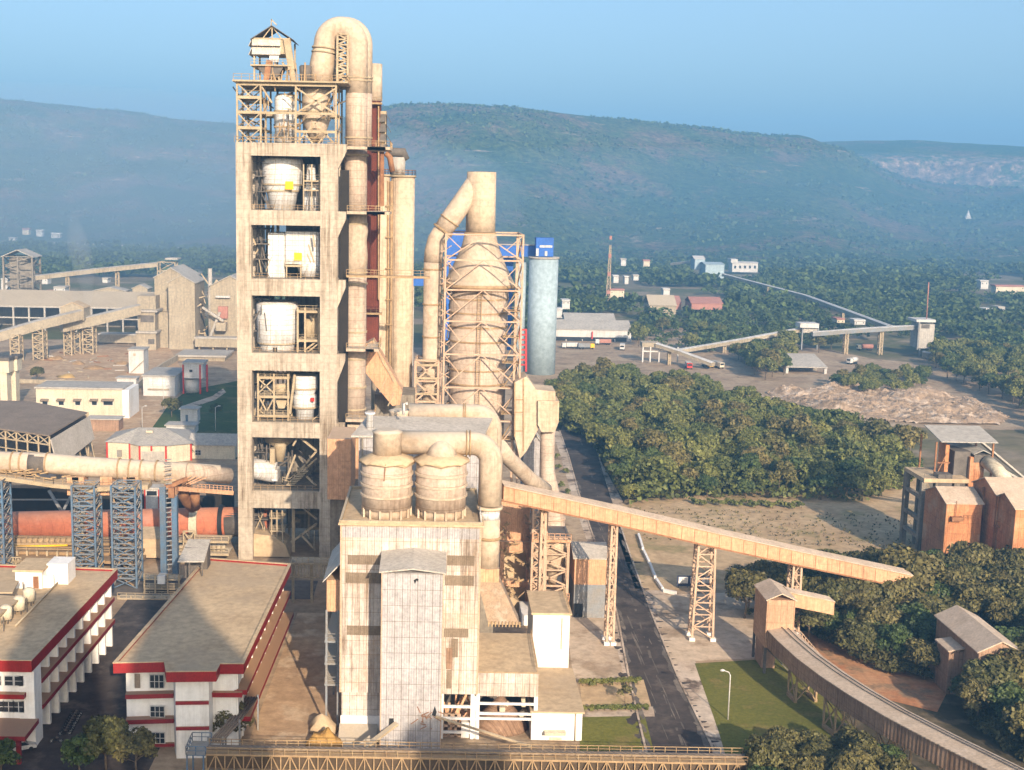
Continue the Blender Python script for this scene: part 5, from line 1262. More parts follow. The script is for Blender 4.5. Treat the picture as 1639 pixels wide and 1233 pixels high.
leg(o, 980, 988, 836, 1030, 215.5, 3.0, 9, .15); leg(o, 1119, 1145, 868, 1020, 218.5, 3.0, 8, .45); leg(o, 1271, 1283, 902, 950, 222.5, 3.0, 6, .2); leg(o, 868, 874, 812, 965, 213, 2.6, 8, .1)
# ================================================================ curved gallery
cp = [G(1247, 1004, 8.0), G(1266, 1023, 8.0), G(1298, 1051, 8.1), G(1335, 1078, 8.3), G(1380, 1107, 8.5), G(1435, 1139, 8.8), G(1510, 1178, 9.2), G(1605, 1225, 9.6), G(1720, 1283, 10.0)]
o = thing('curved_gallery', 'brown conveyor gallery curving down to the lower right corner past the grass', 'conveyor', (cp[2].x, cp[2].y, 0))
bw, br = MB(), MB(); gallery(bw, br, cp, 4.2, 2.9, .15, .4); bw.build('wall', MT['brown_clad'], o); br.build('roof', MT['gal_roof'], o)
b = MB()
for a, c in zip(cp[:-1], cp[1:]): b.bar(a+Vector((.15, 0, .3)), c+Vector((.15, 0, .3)), .12); b.bar(a+Vector((1.2, 0, .15)), c+Vector((1.2, 0, .15)), .12)
b.build('ridge_cable', MT['steel_dark'], o)
for k_, f_ in ((1, .7), (3, .3), (5, .0), (6, .3)):
    p = cp[k_].lerp(cp[k_+1], f_); d = (cp[k_+1]-cp[k_]); d.z = 0; d.normalize(); n_ = Vector((d.y, -d.x, 0))*1.7; zt_ = p.z-3.45; b = MB()
    for q_ in (-1.6, 1.6):
        A, B = p+n_+d*q_, p-n_+d*q_; b.bar((A.x, A.y, .2), (A.x, A.y, zt_), .28); b.bar((B.x, B.y, .2), (B.x, B.y, zt_), .28)
        b.bar((A.x, A.y, .3), (B.x, B.y, zt_), .18); b.bar((B.x, B.y, .3), (A.x, A.y, zt_), .18)
    A, B = p+n_, p-n_
    for q_ in (A, B): b.bar(Vector((q_.x, q_.y, .3))+d*1.6, Vector((q_.x, q_.y, zt_))-d*1.6, .18); b.bar(Vector((q_.x, q_.y, .3))-d*1.6, Vector((q_.x, q_.y, .3))+d*1.6, .5, .6)
    b.build('trestle_leg', MT['steel_brown'], o)
# head house
Yh2 = cp[0].y-.8
xa, xb_ = DX(1226, 1000, Yh2), DX(1271, 1000, Yh2); z0_, z1_ = cp[0].z-3.4, DZ(1235, 961, Yh2)
o = thing('transfer_house', 'tall brown transfer house at the upper end of the curved gallery with a kinked roof', 'conveyor house', ((xa+xb_)/2, Yh2, 0))
MB().box(xa, xb_, Yh2, Yh2+8, z0_, z1_).build('wall', MT['peach_brown'], o)
b = MB(); b.gable(xa, xb_, Yh2, Yh2+8, z1_+.02, z1_+1.1, 'y', .18, .25); b.build('roof', MT['gal_roof'], o)
b = MB()
for x in (xa+.2, xb_-.2):
    for y in (Yh2+.2, Yh2+7.8): b.bar((x, y, 0), (x, y, z0_), .4)
b.bar((xa+.2, Yh2+.2, z0_), (xb_-.2, Yh2+.2, .3), .2); b.bar((xa+.2, Yh2+7.8, .3), (xb_-.2, Yh2+7.8, z0_), .2); b.build('leg', MT['steel_dark'], o)
b = MB(); b.box(xa+.3, xa+2.6, Yh2+2.5, Yh2+7, .0, z0_-.01); b.build('bunker', MT['brown_clad'], o)
gq = [(xb_-.3, Yh2+6, z1_+.4), (xb_+3, Yh2+6.8, z1_-.5), (xb_+6, Yh2+8, z1_-1.4), (xb_+8.5, Yh2+9, z1_-2.2)]
bw, br = MB(), MB(); gallery(bw, br, gq, 3.2, 2.4, .2, .4); bw.build('side_gallery', MT['peach'], o); br.build('side_gallery_roof', MT['gal_roof'], o)
b = MB(); zz = z0_+1.5
for k in range(12): b.box(xb_+1.5+k*.35, xb_+1.9+k*.35, Yh2+1.5, Yh2+2.7, zz-.4*k-.1, zz-.4*k)
b.rail([(xb_+1.5, Yh2+1.5, zz), (xb_+5.6, Yh2+1.5, zz-4.6)], 1.1, .7, .09); b.build('stair', MT['steel_pink'], o)
# ================================================================ orange crusher blocks
def block(name, label, pxa, pxb, pye, pyr, Y, dep, m='orange', roof='gal_roof', z0=0.0, grp='orange clad crusher blocks', extra=None):
    xa, xb_ = DX(pxa, 840, Y), DX(pxb, 840, Y); ze = DZ(pxa, pye, Y); zr = ze + pyr
    o = thing(name, label, 'building', ((xa+xb_)/2, Y, 0), grp)
    MB().pent(xa, xb_, Y, Y+dep, z0, ze, zr, 'x').build('wall', MT[m], o); MB().gable(xa, xb_, Y, Y+dep, ze+.03, zr+.03, 'x', .18, .35).build('roof', MT[roof], o)
    b = MB(); b.bar((xa-.06, Y-.06, z0), (xa-.06, Y-.06, ze-.1), .16); b.build('corner_trim', MT['rust'], o)
    return o, xa, xb_, ze
o, xa, xb_, ze = block('crusher_house', 'orange gabled block nearest the concrete frame, a small box on its front wall', 1513, 1570, 806, 2.2, 262, 12)
b = MB(); p = D(1528, 830, 262); b.box(p.x-1, p.x+1.4, 260.8, 261.95, p.z-.4, p.z+.5); b.bar(p+Vector((0, -.4, .5)), p+Vector((0, -.4, 4)), .12); b.rail([(p.x+1.4, 261, p.z), (p.x+4, 261, p.z)], 1.0, .8); b.build('winch_box', MT['rust'], o)
o, xa, xb_, ze = block('crusher_house', 'tallest orange gabled block right of its smaller twin, wide pale roof', 1592, 1665, 793, 2.4, 258, 12)
b = MB(); z = DZ(1600, 842, 257); b.box(xa-.3, xb_, 256.4, 257.95, z-.3, z); b.rail([(xa-.3, 256.5, z), (xb_, 256.5, z)], 1.1, 1.4); b.build('balcony', MT['rust'], o)
b = MB(); b.fbox(1596, 1618, 848, 895, 257.2, .75); b.build('lower_panel', MT['brown_clad'], o)
block('crusher_house', 'orange block cut by the right edge of the picture, stepped lower than its neighbours', 1624, 1690, 815, 2.0, 250, 10)
b = MB()
for k in range(8):
    p = D(1575 + (k % 3)*5, 800 + k*10, 264); b.bar(p, p+Vector((3, 0, random.uniform(-2, 2))), .3)
b.bar(D(1574, 780, 264), D(1574, 890, 264), .5); b.bar(D(1588, 800, 264), D(1588, 890, 264), .4); solo(b, 'duct_bracing', MT['rust'], 'rusty bracing squeezed between the two orange crusher blocks', 'steelwork', tuple(D(1580, 890, 264)))
# concrete frame and head works behind
Yr = 276.0
o = thing('crusher_structure', 'grey concrete frame of pillars and beams with a dusty deck beside the orange blocks', 'frame', tuple(D(1470, 860, Yr)))
b = MB()
def rx(px, Y=Yr): return DX(px, 800, Y)
zt_ = DZ(1470, 772, Yr)
for x in (rx(1478), rx(1500), rx(1530)):
    for y in (Yr, Yr+10): MB().box(x-.6, x+.6, y, y+1.2, 0, zt_).build('pillar', MT['concrete_dark'], o)
for py in (795, 830, 858):
    z = DZ(1470, py, Yr); b.box(rx(1478), rx(1530), Yr+.1, Yr+1.0, z-.9, z); b.box(rx(1478)-.4, rx(1478)+.4, Yr+1, Yr+10, z-.9, z-.01)
b.build('beam', MT['concrete_dark'], o)
MB().box(rx(1476), rx(1548), Yr-.3, Yr+12, zt_+.01, zt_+.9).build('deck', MT['roof_tan'], o)
b = MB(); b.rail([(rx(1476), Yr-.2, zt_+.9), (rx(1510), Yr-.2, zt_+.9)], 1.1, 1.5); b.build('railing', MT['steel_dark'], o)
o = thing('head_works', 'rust streaked conveyor head with orange casing under a tin canopy on the concrete frame', 'machine', (rx(1545), Yr+8, zt_+.9))
Yw2 = Yr+4
def rz(py, px=1545): return DZ(px, py, Yw2)
b = MB()
for x in (DX(1500, 700, Yw2-1), DX(1591, 700, Yw2-1)):
    for y in (Yw2-1, Yw2+8): b.bar((x, y, zt_+.9), (x, y, rz(707)), .35)
b.bar((DX(1500, 740, Yw2-1), Yw2-1, rz(740)), (DX(1520, 740, Yw2-1), Yw2-1, rz(740)), .3); b.bar((DX(1500, 755, Yw2-1), Yw2-1, rz(757)), (DX(1515, 730, Yw2-1), Yw2-1, rz(725)), .2); b.build('canopy_post', MT['rust'], o)
b = MB(); xa, xb_ = DX(1503, 700, Yw2), DX(1594, 700, Yw2); b.prism([(xa, Yw2-1.5, rz(707)), (xa, Yw2+9, rz(703)+1.3), (xa, Yw2+9, rz(703)+1.5), (xa, Yw2-1.5, rz(707)+.2)], (xb_-xa, 0, 0)); b.build('canopy', MT['far_grey'], o)
b = MB(); b.fbox(1526, 1552, 723, 785, Yw2, 7); b.build('side_panel', MT['steel_dark'], o)
b = MB(); b.fbox(1551, 1574, 732, 790, Yw2-1, 6); b.build('casing', MT['orange'], o)
b = MB(); b.fbox(1512, 1518, 712, 770, Yw2+1, 4); b.build('chute', MT['orange'], o)
gq = [D(1528, 704, Yw2+10), D(1560, 714, Yw2+3), D(1574, 722, Yw2-1)]
bw, br = MB(), MB(); gallery(bw, br, gq, 4.0, 1.8, .2, .9); bw.build('hood_wall', MT['steel_dark'], o); br.build('hood_roof', MT['far_grey'], o)
b = MB(); b.tube([D(1578, 738, Yw2-1), D(1596, 752, Yw2-4), D(1612, 772, Yw2-8)], 1.5, 18); b.build('feed_pipe', MT['cream'], o)
b = MB(); b.fbox(1502, 1524, 760, 786, Yr-.1, 3); b.build('motor_house', MT['steel_dark'], o)
b = MB(); b.bar(D(1570, 708, Yw2+6), D(1650, 775, Yw2+12), 1.2, .4); b.bar(D(1590, 745, Yw2+8), D(1650, 780, Yw2+12), 3, .5); b.build('inclined_belt', MT['far_grey'], o)
# shed in the grove
Yv = 190.0; xa, xb_ = DX(1500, 985, 207), DX(1563, 990, 207); ze = DZ(1500, 986, 207)
o = thing('grove_shed', 'brown gabled shed half buried in dark trees at the right', 'shed', ((xa+xb_)/2, 198, 0))
MB().pent(xa, xb_, Yv, 207, 0, ze, ze+1.7, 'y').build('wall', MT['brown_clad'], o); MB().gable(xa, xb_, Yv, 207, ze+.03, ze+1.73, 'y', .18, .4).build('roof', MT['gal_roof'], o)
xc = xa; xp = DX(1499, 1040, 200.5); zp_ = DZ(1499, 1026, 200.5); MB().box(xp, xc-.01, 195.5, 200.5, 0, zp_).build('porch', MT['brown_clad'], o)
b = MB(); b.prism([(xp-.3, 195.2, zp_+.02), (xc-.02, 195.2, zp_+.5), (xc-.02, 195.2, zp_+.7), (xp-.3, 195.2, zp_+.22)], (0, 5.6, 0)); b.build('porch_roof', MT['gal_roof'], o)
# low broken wall, signs, lamp
b = MB(); wp = [(1022, 858), (1030, 884), (1040, 905), (1050, 930), (1062, 948), (1085, 953)]
for a, c in zip(wp[:-1], wp[1:]):
    A, B = G(*a), G(*c); b.bar(A+Vector((0, 0, .35)), B.lerp(A, .12)+Vector((0, 0, .35)), .5, .7)
solo(b, 'kerb_wall', MT['white'], 'low broken white kerb wall bending from the road into the dry field', 'wall', tuple(G(1040, 905)))
SG = MB
for k, (px, lab) in enumerate(((1093, 'leftmost of the notice boards by the dry field, white sheet on a dark frame'), (1112, 'notice board with a red stripe, between the other two by the dry field'), (1130, 'rightmost notice board by the dry field, seen through the lattice leg'))):
    p = G(px, 941 + k*.0)
    o = thing('notice_board', lab, 'sign', tuple(p), 'notice boards by the dry field')
    b = MB(); b.bar(p+Vector((-.9, 0, 0)), p+Vector((-.9, 0, 2.3)), .12); b.bar(p+Vector((.9, 0, 0)), p+Vector((.9, 0, 2.3)), .12); b.box(p.x-1.3, p.x+1.3, p.y-.04, p.y+.06, p.z+.35, p.z+2.6); b.build('frame', MT['sign_blue'], o)
    b = MB(); b.box(p.x-.95, p.x+.95, p.y-.08, p.y-.041, p.z+.95, p.z+2.3); b.build('sheet', MT['white'], o)
    b = MB()
    if k == 1: b.box(p.x-.85, p.x-.45, p.y-.1, p.y-.081, p.z+.95, p.z+2.15)
    for j in range(5): b.box(p.x-.3, p.x+.75, p.y-.1, p.y-.081, p.z+1.0+j*.25, p.z+1.08+j*.25)
    b.build('lettering_lines', MT['red_paint'] if k == 1 else MT['steel_dark'], o)
p = G(1165, 1152)
o = thing('street_lamp', 'slim white street lamp with bent arm standing on the lawn', 'lamp', tuple(p))
MB().tube([p, p+Vector((0, 0, 7.2)), p+Vector((-.25, 0, 7.7)), p+Vector((-1.0, 0, 7.95))], [.11, .09, .08, .08], 10).build('pole', MT['far_white'], o)
b = MB(); b.tube([p+Vector((-.9, 0, 7.97)), p+Vector((-1.25, 0, 8.0)), p+Vector((-1.6, 0, 7.95))], [.1, .22, .12], 10); b.build('lamp_head', MT['far_white'], o)
# ================================================================ lattice conveyor bridge along the bottom
Yz = 158.0
zt_ = DZ(760, 1209, Yz); hz = 3.2
xa, xb_ = DX(330, 1210, Yz), DX(1196, 1210, Yz)
o = thing('lattice_bridge', 'long brown lattice conveyor bridge running along the bottom edge', 'conveyor', (0, Yz, 0))
b = MB()
for y in (Yz, Yz+2.0): b.truss((xa, y, zt_-hz), (xb_, y, zt_-hz), hz-.5, 58, .34, .14)
b.build('truss', MT['steel_brown'], o)
MB().box(xa, xb_, Yz+.3, Yz+1.7, zt_-hz+.6, zt_-.75).build('belt_casing', MT['belt_dark'], o)
MB().box(xa, xb_, Yz-.4, Yz+2.4, zt_-.5, zt_-.3).build('deck', MT['steel_brown'], o)
b = MB(); b.rail([(xa, Yz-.35, zt_-.3), (xb_, Yz-.35, zt_-.3)], .9, 1.5, .07); b.rail([(xa, Yz+2.3, zt_-.3), (xb_, Yz+2.3, zt_-.3)], .9, 1.5, .08); b.build('railing', MT['rail'], o)
MB().box(xa, xb_, Yz+.6, Yz+1.5, zt_-.1, zt_+.15).build('belt', MT['roof_brown'], o)
b = MB()
for x in (xa+2, -12, 5, 22, xb_-3):
    for y in (Yz, Yz+2.0): b.bar((x, y, 0), (x, y, zt_-hz), .5)
b.build('bridge_leg', MT['steel'], o)
o = thing('pipe_rack', 'narrow brown pipe rack running back beside the white building into shade', 'pipe rack', (xa, Yz+20, 0))
gA, gB, gC = Vector((xa+.5, Yz+4.2, zt_-.6)), Vector((DX(372, 1140, 168), 168, zt_-.5)), Vector((DX(402, 1100, 177), 177, zt_-.4))
b = MB()
for k in range(5): b.tube([g+Vector((k*.42-.8, 0, 0)) for g in (gA, gB, gC)], .16, 8)
b.build('pipe', MT['roof_brown'], o)
b = MB()
for g in (gA, gB, gC): b.bar((g.x-1, g.y, 0), (g.x-1, g.y, zt_), .25); b.bar((g.x+1, g.y, 0), (g.x+1, g.y, zt_), .25); b.bar((g.x-1.2, g.y, zt_-.8), (g.x+1.2, g.y, zt_-.8), .2)
b.build('rack_leg', MT['blue_dusty'], o)
o = thing('blue_landing', 'small blue railed landing at the left end of the lattice bridge', 'platform', (xa-1, Yz+1, 0))
b = MB(); b.box(xa-2.6, xa-.01, Yz-.5, Yz+3.8, zt_-.55, zt_-.4); b.rail([(xa-2.6, Yz-.5, zt_-.4), (xa-2.6, Yz+3.8, zt_-.4), (xa, Yz+3.8, zt_-.4)], 1.2, 1.0, .11); b.rail([(xa-2.6, Yz-.5, zt_-.4), (xa, Yz-.5, zt_-.4)], 1.2, 1.0, .11)
for x in (xa-2.5, xa-.3): b.bar((x, Yz-.4, 0), (x, Yz-.4, zt_-.5), .2); b.bar((x, Yz+3.6, 0), (x, Yz+3.6, zt_-.5), .2)
b.build('landing', MT['blue'], o)
# ================================================================ office blocks with red fascias
ZR = 13.4; ST = (4.3, 8.3)
def foot(name, poly, z0, z1, m, o):
    b = MB(); b.prism([(x, y, z0) for x, y in poly][::-1], (0, 0, z1-z0)); return b.build(name, m, o)
def inset(poly, d):
    c = Vector((sum(p[0] for p in poly)/len(poly), sum(p[1] for p in poly)/len(poly))); n = len(poly); out = []
    for k in range(n):
        p0, p1, p2 = Vector(poly[k-1]), Vector(poly[k]), Vector(poly[(k+1) % n])
        e1 = (p1-p0).normalized(); e2 = (p2-p1).normalized(); n1 = Vector((-e1.y, e1.x)); n2 = Vector((-e2.y, e2.x))
        m = (n1+n2); m /= max(.3, 1 + n1.dot(n2)); q = p1 + m*d; out.append((q.x, q.y))
    return out
q = lambda x, y: (lambda v: (v.x, v.y))(G(x, y, ZR))
A1 = [q(181, 1062), q(263, 1060), q(266, 1076), q(346, 1075), q(352, 1063), q(390, 1063), q(466, 903), q(330, 893)]
oA = thing('office_block', 'white office block with red balconies, its wide tan roof under a big soft shadow', 'building', (A1[0][0]+8, A1[0][1]+20, 0), 'white office blocks with red bands')
foot('wall', inset(A1, 1.3), 0, ZR-1.3, MT['white'], oA)
ring_o = A1; 
def fascia(poly, o, h=1.5, t=.35):
    b = MB(); ip = inset(poly, t); n = len(poly)
    for k in range(n):
        a, c, d, e = poly[k], poly[(k+1) % n], ip[(k+1) % n], ip[k]
        z0, z1 = ZR-h, ZR
        i = b.add([(a[0], a[1], z0), (c[0], c[1], z0), (d[0], d[1], z0), (e[0], e[1], z0), (a[0], a[1], z1), (c[0], c[1], z1), (d[0], d[1], z1), (e[0], e[1], z1)])
        for f_ in ((0,3,2,1),(4,5,6,7),(0,1,5,4),(2,3,7,6)): b.face([i+j for j in f_])
    b.build('fascia', MT['red'], o)
    b = MB(); n = len(poly); jp = inset(poly, t+.15); kp = inset(poly, -.06)
    for k in range(n):
        a, c, d, e = kp[k], kp[(k+1) % n], jp[(k+1) % n], jp[k]
        i = b.add([(a[0], a[1], ZR), (c[0], c[1], ZR), (d[0], d[1], ZR), (e[0], e[1], ZR), (a[0], a[1], ZR+.12), (c[0], c[1], ZR+.12), (d[0], d[1], ZR+.12), (e[0], e[1], ZR+.12)])
        for f_ in ((0,3,2,1),(4,5,6,7),(0,1,5,4),(2,3,7,6)): b.face([i+j for j in f_])
    b.build('coping', MT['roof_tan'], o)
fascia(A1, oA); foot('roof', inset(A1, .36), ZR-1.29, ZR-.35, MT['roof_tan'], oA)
def ledge(o, pts, z, out, h=.75, m='maroon'):
    b = MB(); pts = [Vector((p[0], p[1], z)) for p in pts]
    for a, c in zip(pts[:-1], pts[1:]):
        d = (c-a).normalized(); nn = Vector((d.y, -d.x, 0))*out
        i = b.add([a, c, c+nn, a+nn, a+Vector((0,0,h)), c+Vector((0,0,h)), c+nn+Vector((0,0,h)), a+nn+Vector((0,0,h))])
        for f_ in ((0,3,2,1),(4,5,6,7),(0,1,5,4),(1,2,6,5),(2,3,7,6),(3,0,4,7)): b.face([i+j for j in f_])
    b.build('ledge', MT[m], o)
IA = inset(A1, 1.3)
for z in (ST[1]-.3, ST[0]-.1): ledge(oA, [IA[0], (IA[1][0]+.1, IA[1][1])], z, 1.3, .65); ledge(oA, [(IA[2][0], IA[2][1]), (IA[3][0], IA[3][1])], z+.1, .25, .5)
ledge(oA, [IA[0], (IA[1][0]+.1, IA[1][1])], .25, .5, .5)
def facade(o, a, c, zs, n, pw=.5, dep=2.0, lit=True, ms='maroon', fin=1.65):
    """balconied flank from a to c: projecting floor ledges, white cross walls, dark window strips."""
    a, c = Vector((a[0], a[1], 0)), Vector((c[0], c[1], 0)); d = (c-a).normalized(); nn = Vector((d.y, -d.x, 0))
    b = MB(); 
    for k in range(n+1):
        p = a.lerp(c, (k+.08)/(n+.16)); z0 = 0
        for z1 in zs: 
            b.prism([p+Vector((0,0,z0))+nn*.0, p+d*pw+Vector((0,0,z0)), p+d*pw+nn*fin+Vector((0,0,z0)), p+nn*fin+Vector((0,0,z0))], (0, 0, z1-z0-.01)); z0 = z1+.72
    b.build('cross_wall', MT['white'], o)
    for k_, z in enumerate(zs[:-1]): ledge(o, [a, c], z, dep+(.9-.5*k_ if ms == 'red' else 0), .7, ms)
    for k in range(n):
        p = a.lerp(c, (k+.35)/n); e = a.lerp(c, (k+.75)/n); u = (e-p)
        for z in [0]+[z_+.7 for z_ in zs[:-1]]:
            zz = Vector((0, 0, z+.9)); f_ = MB(); f_.prism([p+nn*.03+zz, e+nn*.03+zz, e+nn*.03+zz+Vector((0,0,1.4)), p+nn*.03+zz+Vector((0,0,1.4))], -nn*.05); fo = f_.build('window', MT['frame'], o)
            g = MB()
            for q0, q1 in ((.05, .47), (.53, .95)):
                g.prism([p+u*q0+nn*.06+zz+Vector((0,0,.08)), p+u*q1+nn*.06+zz+Vector((0,0,.08)), p+u*q1+nn*.06+zz+Vector((0,0,1.32)), p+u*q0+nn*.06+zz+Vector((0,0,1.32))], -nn*.025)
            g.build('pane', MT['glass'], fo)
facade(oA, (IA[5][0]-.9, IA[5][1]), (IA[6][0]-.9, IA[6][1]-.8), [ST[0], ST[1], ZR-1.5], 11, ms='red', fin=1.1)
ledge(oA, [(IA[4][0], IA[4][1]), (IA[5][0]+.9, IA[5][1])], ST[1]-.1, .8, .7, 'red')
def window(o, x, y, z, w, h, bars=2):
    f_ = MB(); f_.box(x-w/2-.12, x+w/2+.12, y-.1, y-.01, z-.12, z+h+.12); fo = f_.build('window', MT['frame'], o)
    g = MB(); g.box(x-w/2, x+w/2, y-.14, y-.101, z, z+h); g.build('pane', MT['glass'], fo)
    g = MB()
    for k in range(1, bars+1): xx = x-w/2+w*k/(bars+1); g.box(xx-.05, xx+.05, y-.17, y-.141, z, z+h)
    g.box(x-w/2, x+w/2, y-.165, y-.141, z+h*.5-.04, z+h*.5+.04); g.build('glazing_bar', MT['frame'], fo)
yv = IA[0][1]
for z in (.95, 4.95, 9.3): window(oA, DX(257, 1100, yv)-.5, yv+.02, z, 1.9, 1.5 if z < 9 else 1.9)
b = MB(); b.box(DX(219, 1100, yv)-.3, DX(219, 1100, yv)+.5, yv-.07, yv, 9.2, 11.3); b.build('louvre', MT['roof_brown'], oA)
# rooftop stair canopy
p = G(300, 921, ZR); o = thing('stair_canopy', 'small grey sloping canopy on the rear left edge of the wide tan roof', 'canopy', (p.x, p.y, ZR))
b = MB(); z = ZR + 2.4; xq, yq = p.x-1.6, p.y-.4
b.prism([(xq, yq, z), (xq+4.6, yq, z+.1), (xq+4.2, yq+8.5, z+1.6), (xq+.2, yq+8.5, z+1.6)], (0, 0, .2)); b.build('roof', MT['roof'], o)
b = MB()
for x in (xq+.3, xq+2, xq+4.2): b.bar((x, yq+.4, ZR), (x, yq+.4, z), .22)
b.box(xq+.2, xq+4.2, yq+5, yq+8.2, ZR-2, z+1.2); b.build('post', MT['steel_dark'], o)
rr = random.Random(2)
for k in range(14):
    pass
# ---- left block
B1 = [(-95, q(50, 1058)[1]), q(50, 1058), q(188, 911), (-95, q(188, 911)[1]+2.5)]
oB = thing('office_block', 'white office block at lower left with water tanks and white hut on its roof', 'building', (B1[1][0]-10, B1[1][1]+20, 0), 'white office blocks with red bands')
foot('wall', inset(B1, 2.2), 0, ZR-1.3, MT['white'], oB)
fascia(B1, oB, 1.7); foot('roof', inset(B1, .36), ZR-1.29, ZR-.35, MT['roof_tan'], oB)
IB = inset(B1, 2.2)
facade(oB, (IB[1][0], IB[1][1]+2.2), IB[2], [ST[0], ST[1], ZR-1.7], 9, .55, 2.2)
MB().prism([(IB[1][0]-.1, IB[1][1]-1.2, 0), (IB[1][0]+2.1, IB[1][1]-1.2, 0), (IB[1][0]+2.1, IB[1][1]+2.0, 0), (IB[1][0]-.1, IB[1][1]+2.0, 0)], (0, 0, ZR-1.71)).build('corner_pier', MT['white'], oB)
yv = IB[1][1]-1.2
MB().box(-93, IB[1][0]-.11, yv+.1, yv+1.15, 0, ZR-1.72).build('front_wall', MT['white'], oB)
for px in (-60, -40, -5, 14, 30): window(oB, DX(px, 1090, yv), yv+.1, 9.3, 1.1, 1.3, 0)
for px in (-36, -20, -2, 14, 30): window(oB, DX(px, 1135, yv), yv+.1, 5.3, 1.35, 1.5, 1)
b = MB(); b.box(-93, DX(42, 1112, yv), yv-1.0, yv+.09, 7.6, 8.3); b.build('sunshade', MT['red'], oB)
b = MB(); b.box(-93, DX(47, 1160, yv-4), yv-6, yv+.09, 3.6, 4.3); b.build('porch_roof', MT['maroon'], oB)
b = MB(); 
for x in (DX(44, 1160, yv-4)-1.2, -75): b.box(x, x+.6, yv-5.6, yv-5, 0, 3.59)
b.build('porch_pillar', MT['maroon'], oB)
# hut on the roof
p0 = G(25, 942, ZR-.35); p1 = G(80, 942, ZR-.35)
o = thing('roof_hut', 'small white hut with tan roof and brown door on the left office roof', 'hut', (p0.x+3, p0.y+3, ZR-.35))
MB().box(p0.x, p1.x-1.2, p0.y, p0.y+6.5, ZR-.349, ZR+2.6).build('wall', MT['white'], o); MB().box(p1.x-1.19, p1.x+2.4, p0.y+2.6, p0.y+7, ZR-.349, ZR+3.2).build('wall', MT['white'], o)
MB().box(p0.x-.35, p1.x-.9, p0.y-.35, p0.y+6.8, ZR+2.61, ZR+2.95).build('roof', MT['roof_tan'], o); MB().box(p1.x-1.5, p1.x+.6, p0.y+.5, p0.y+.9, ZR-.349, ZR+1.8).build('screen_wall', MT['white'], o)
MB().box(p0.x+3, p0.x+3.9, p0.y-.06, p0.y, ZR-.3, ZR+1.8).build('door', MT['rust'], o)
for k, (px, py, lab) in enumerate(((47, 968, 'rearmost round water tank on the left office roof'), (31, 982, 'middle round water tank on the left office roof'), (10, 997, 'water tank nearest the front on the left office roof'))):
    p = G(px, py, ZR-.35); o = thing('water_tank', lab, 'tank', tuple(p), 'round rooftop water tanks')
    MB().lathe(p.x, p.y, [(p.z+.7, .95), (p.z+2.5, .95), (p.z+2.75, .6), (p.z+2.9, .35)], 20).build('drum', MT['cream'], o)
    b = MB()
    for a in range(4): b.bar((p.x+.7*math.cos(a*1.57+.7), p.y+.7*math.sin(a*1.57+.7), p.z), (p.x+.7*math.cos(a*1.57+.7), p.y+.7*math.sin(a*1.57+.7), p.z+.72), .18)
    b.build('stand', MT['steel_dark'], o)
for k, (pts, lab) in enumerate(((((-4, 925), (30, 930), (20, 948), (-10, 948)), 'upper tan lean-to roof slab at the left edge of the roof'), (((-8, 952), (36, 955), (-2, 985), (-40, 980)), 'lower tan lean-to roof slab at the left edge of the roof'))):
    o = thing('lean_to', lab, 'shelter', tuple(G(5, pts[0][1]+15, ZR)), 'rooftop shelters'); V = [G(x, y, ZR+2.2) for x, y in pts]
    b = MB(); b.prism(V, (0, 0, -.25)); b.build('roof', MT['roof_tan'], o)
    b = MB()
    for v in V: b.bar((v.x*.99+.0, v.y, ZR-.35), (v.x*.99, v.y, ZR+2), .15)
    b.build('post', MT['steel_dark'], o)
o = tag(MB().tube([G(25, 1002, ZR-.1), G(103, 922, ZR-.1)], .16, 8).build('roof_pipe', MT['steel'], None, tuple(G(60, 965, ZR-.3))), 'long thin pipe lying across the left office roof', 'pipe')

# ================================================================ kiln line
YK = 274.0
def KP(px, py, Y=YK): return D(px, py, Y)
o = thing('rotary_kiln', 'long red brown rotary kiln lying behind blue lattice towers', 'kiln', tuple(KP(180, 880)))
ka, kb = KP(-60, 844), KP(430, 834); rk = 3.3
MB().tube([ka, kb], rk, 40).build('shell', MT['kiln'], o)
for px, w_, ex, m in ((307, 1.7, .75, 'cream'), (352, .9, .55, 'black'), (130, 1.6, .7, 'steel')):
    p = ka.lerp(kb, (KP(px, 838).x-ka.x)/(kb.x-ka.x)); MB().tube([p, p+Vector((w_, 0, w_*.02))], rk+ex, 40, smooth=False).build('tyre', MT[m], o)
b = MB()
for px in (130, 308): 
    x = KP(px, 870).x; b.box(x-2, x+3.5, YK-4.5, YK+4.5, 0, KP(px, 838).z-rk-1.2)
    for s in (-1, 1): b.lathe(0, 0, [], 3) if 0 else b.tube([(x, YK+s*2.2, KP(px, 838).z-rk-.3), (x+2, YK+s*2.2, KP(px, 838).z-rk-.3)], 1.0, 18)
b.build('pier', MT['roof_tan'], o)
o = tag(MB().tube([KP(362, 836), KP(425, 834)], 3.35, 36).build('kiln_inlet', MT['steel_dark'], None, tuple(KP(390, 836))), 'dark sleeve where the kiln enters the tower foot', 'kiln inlet')
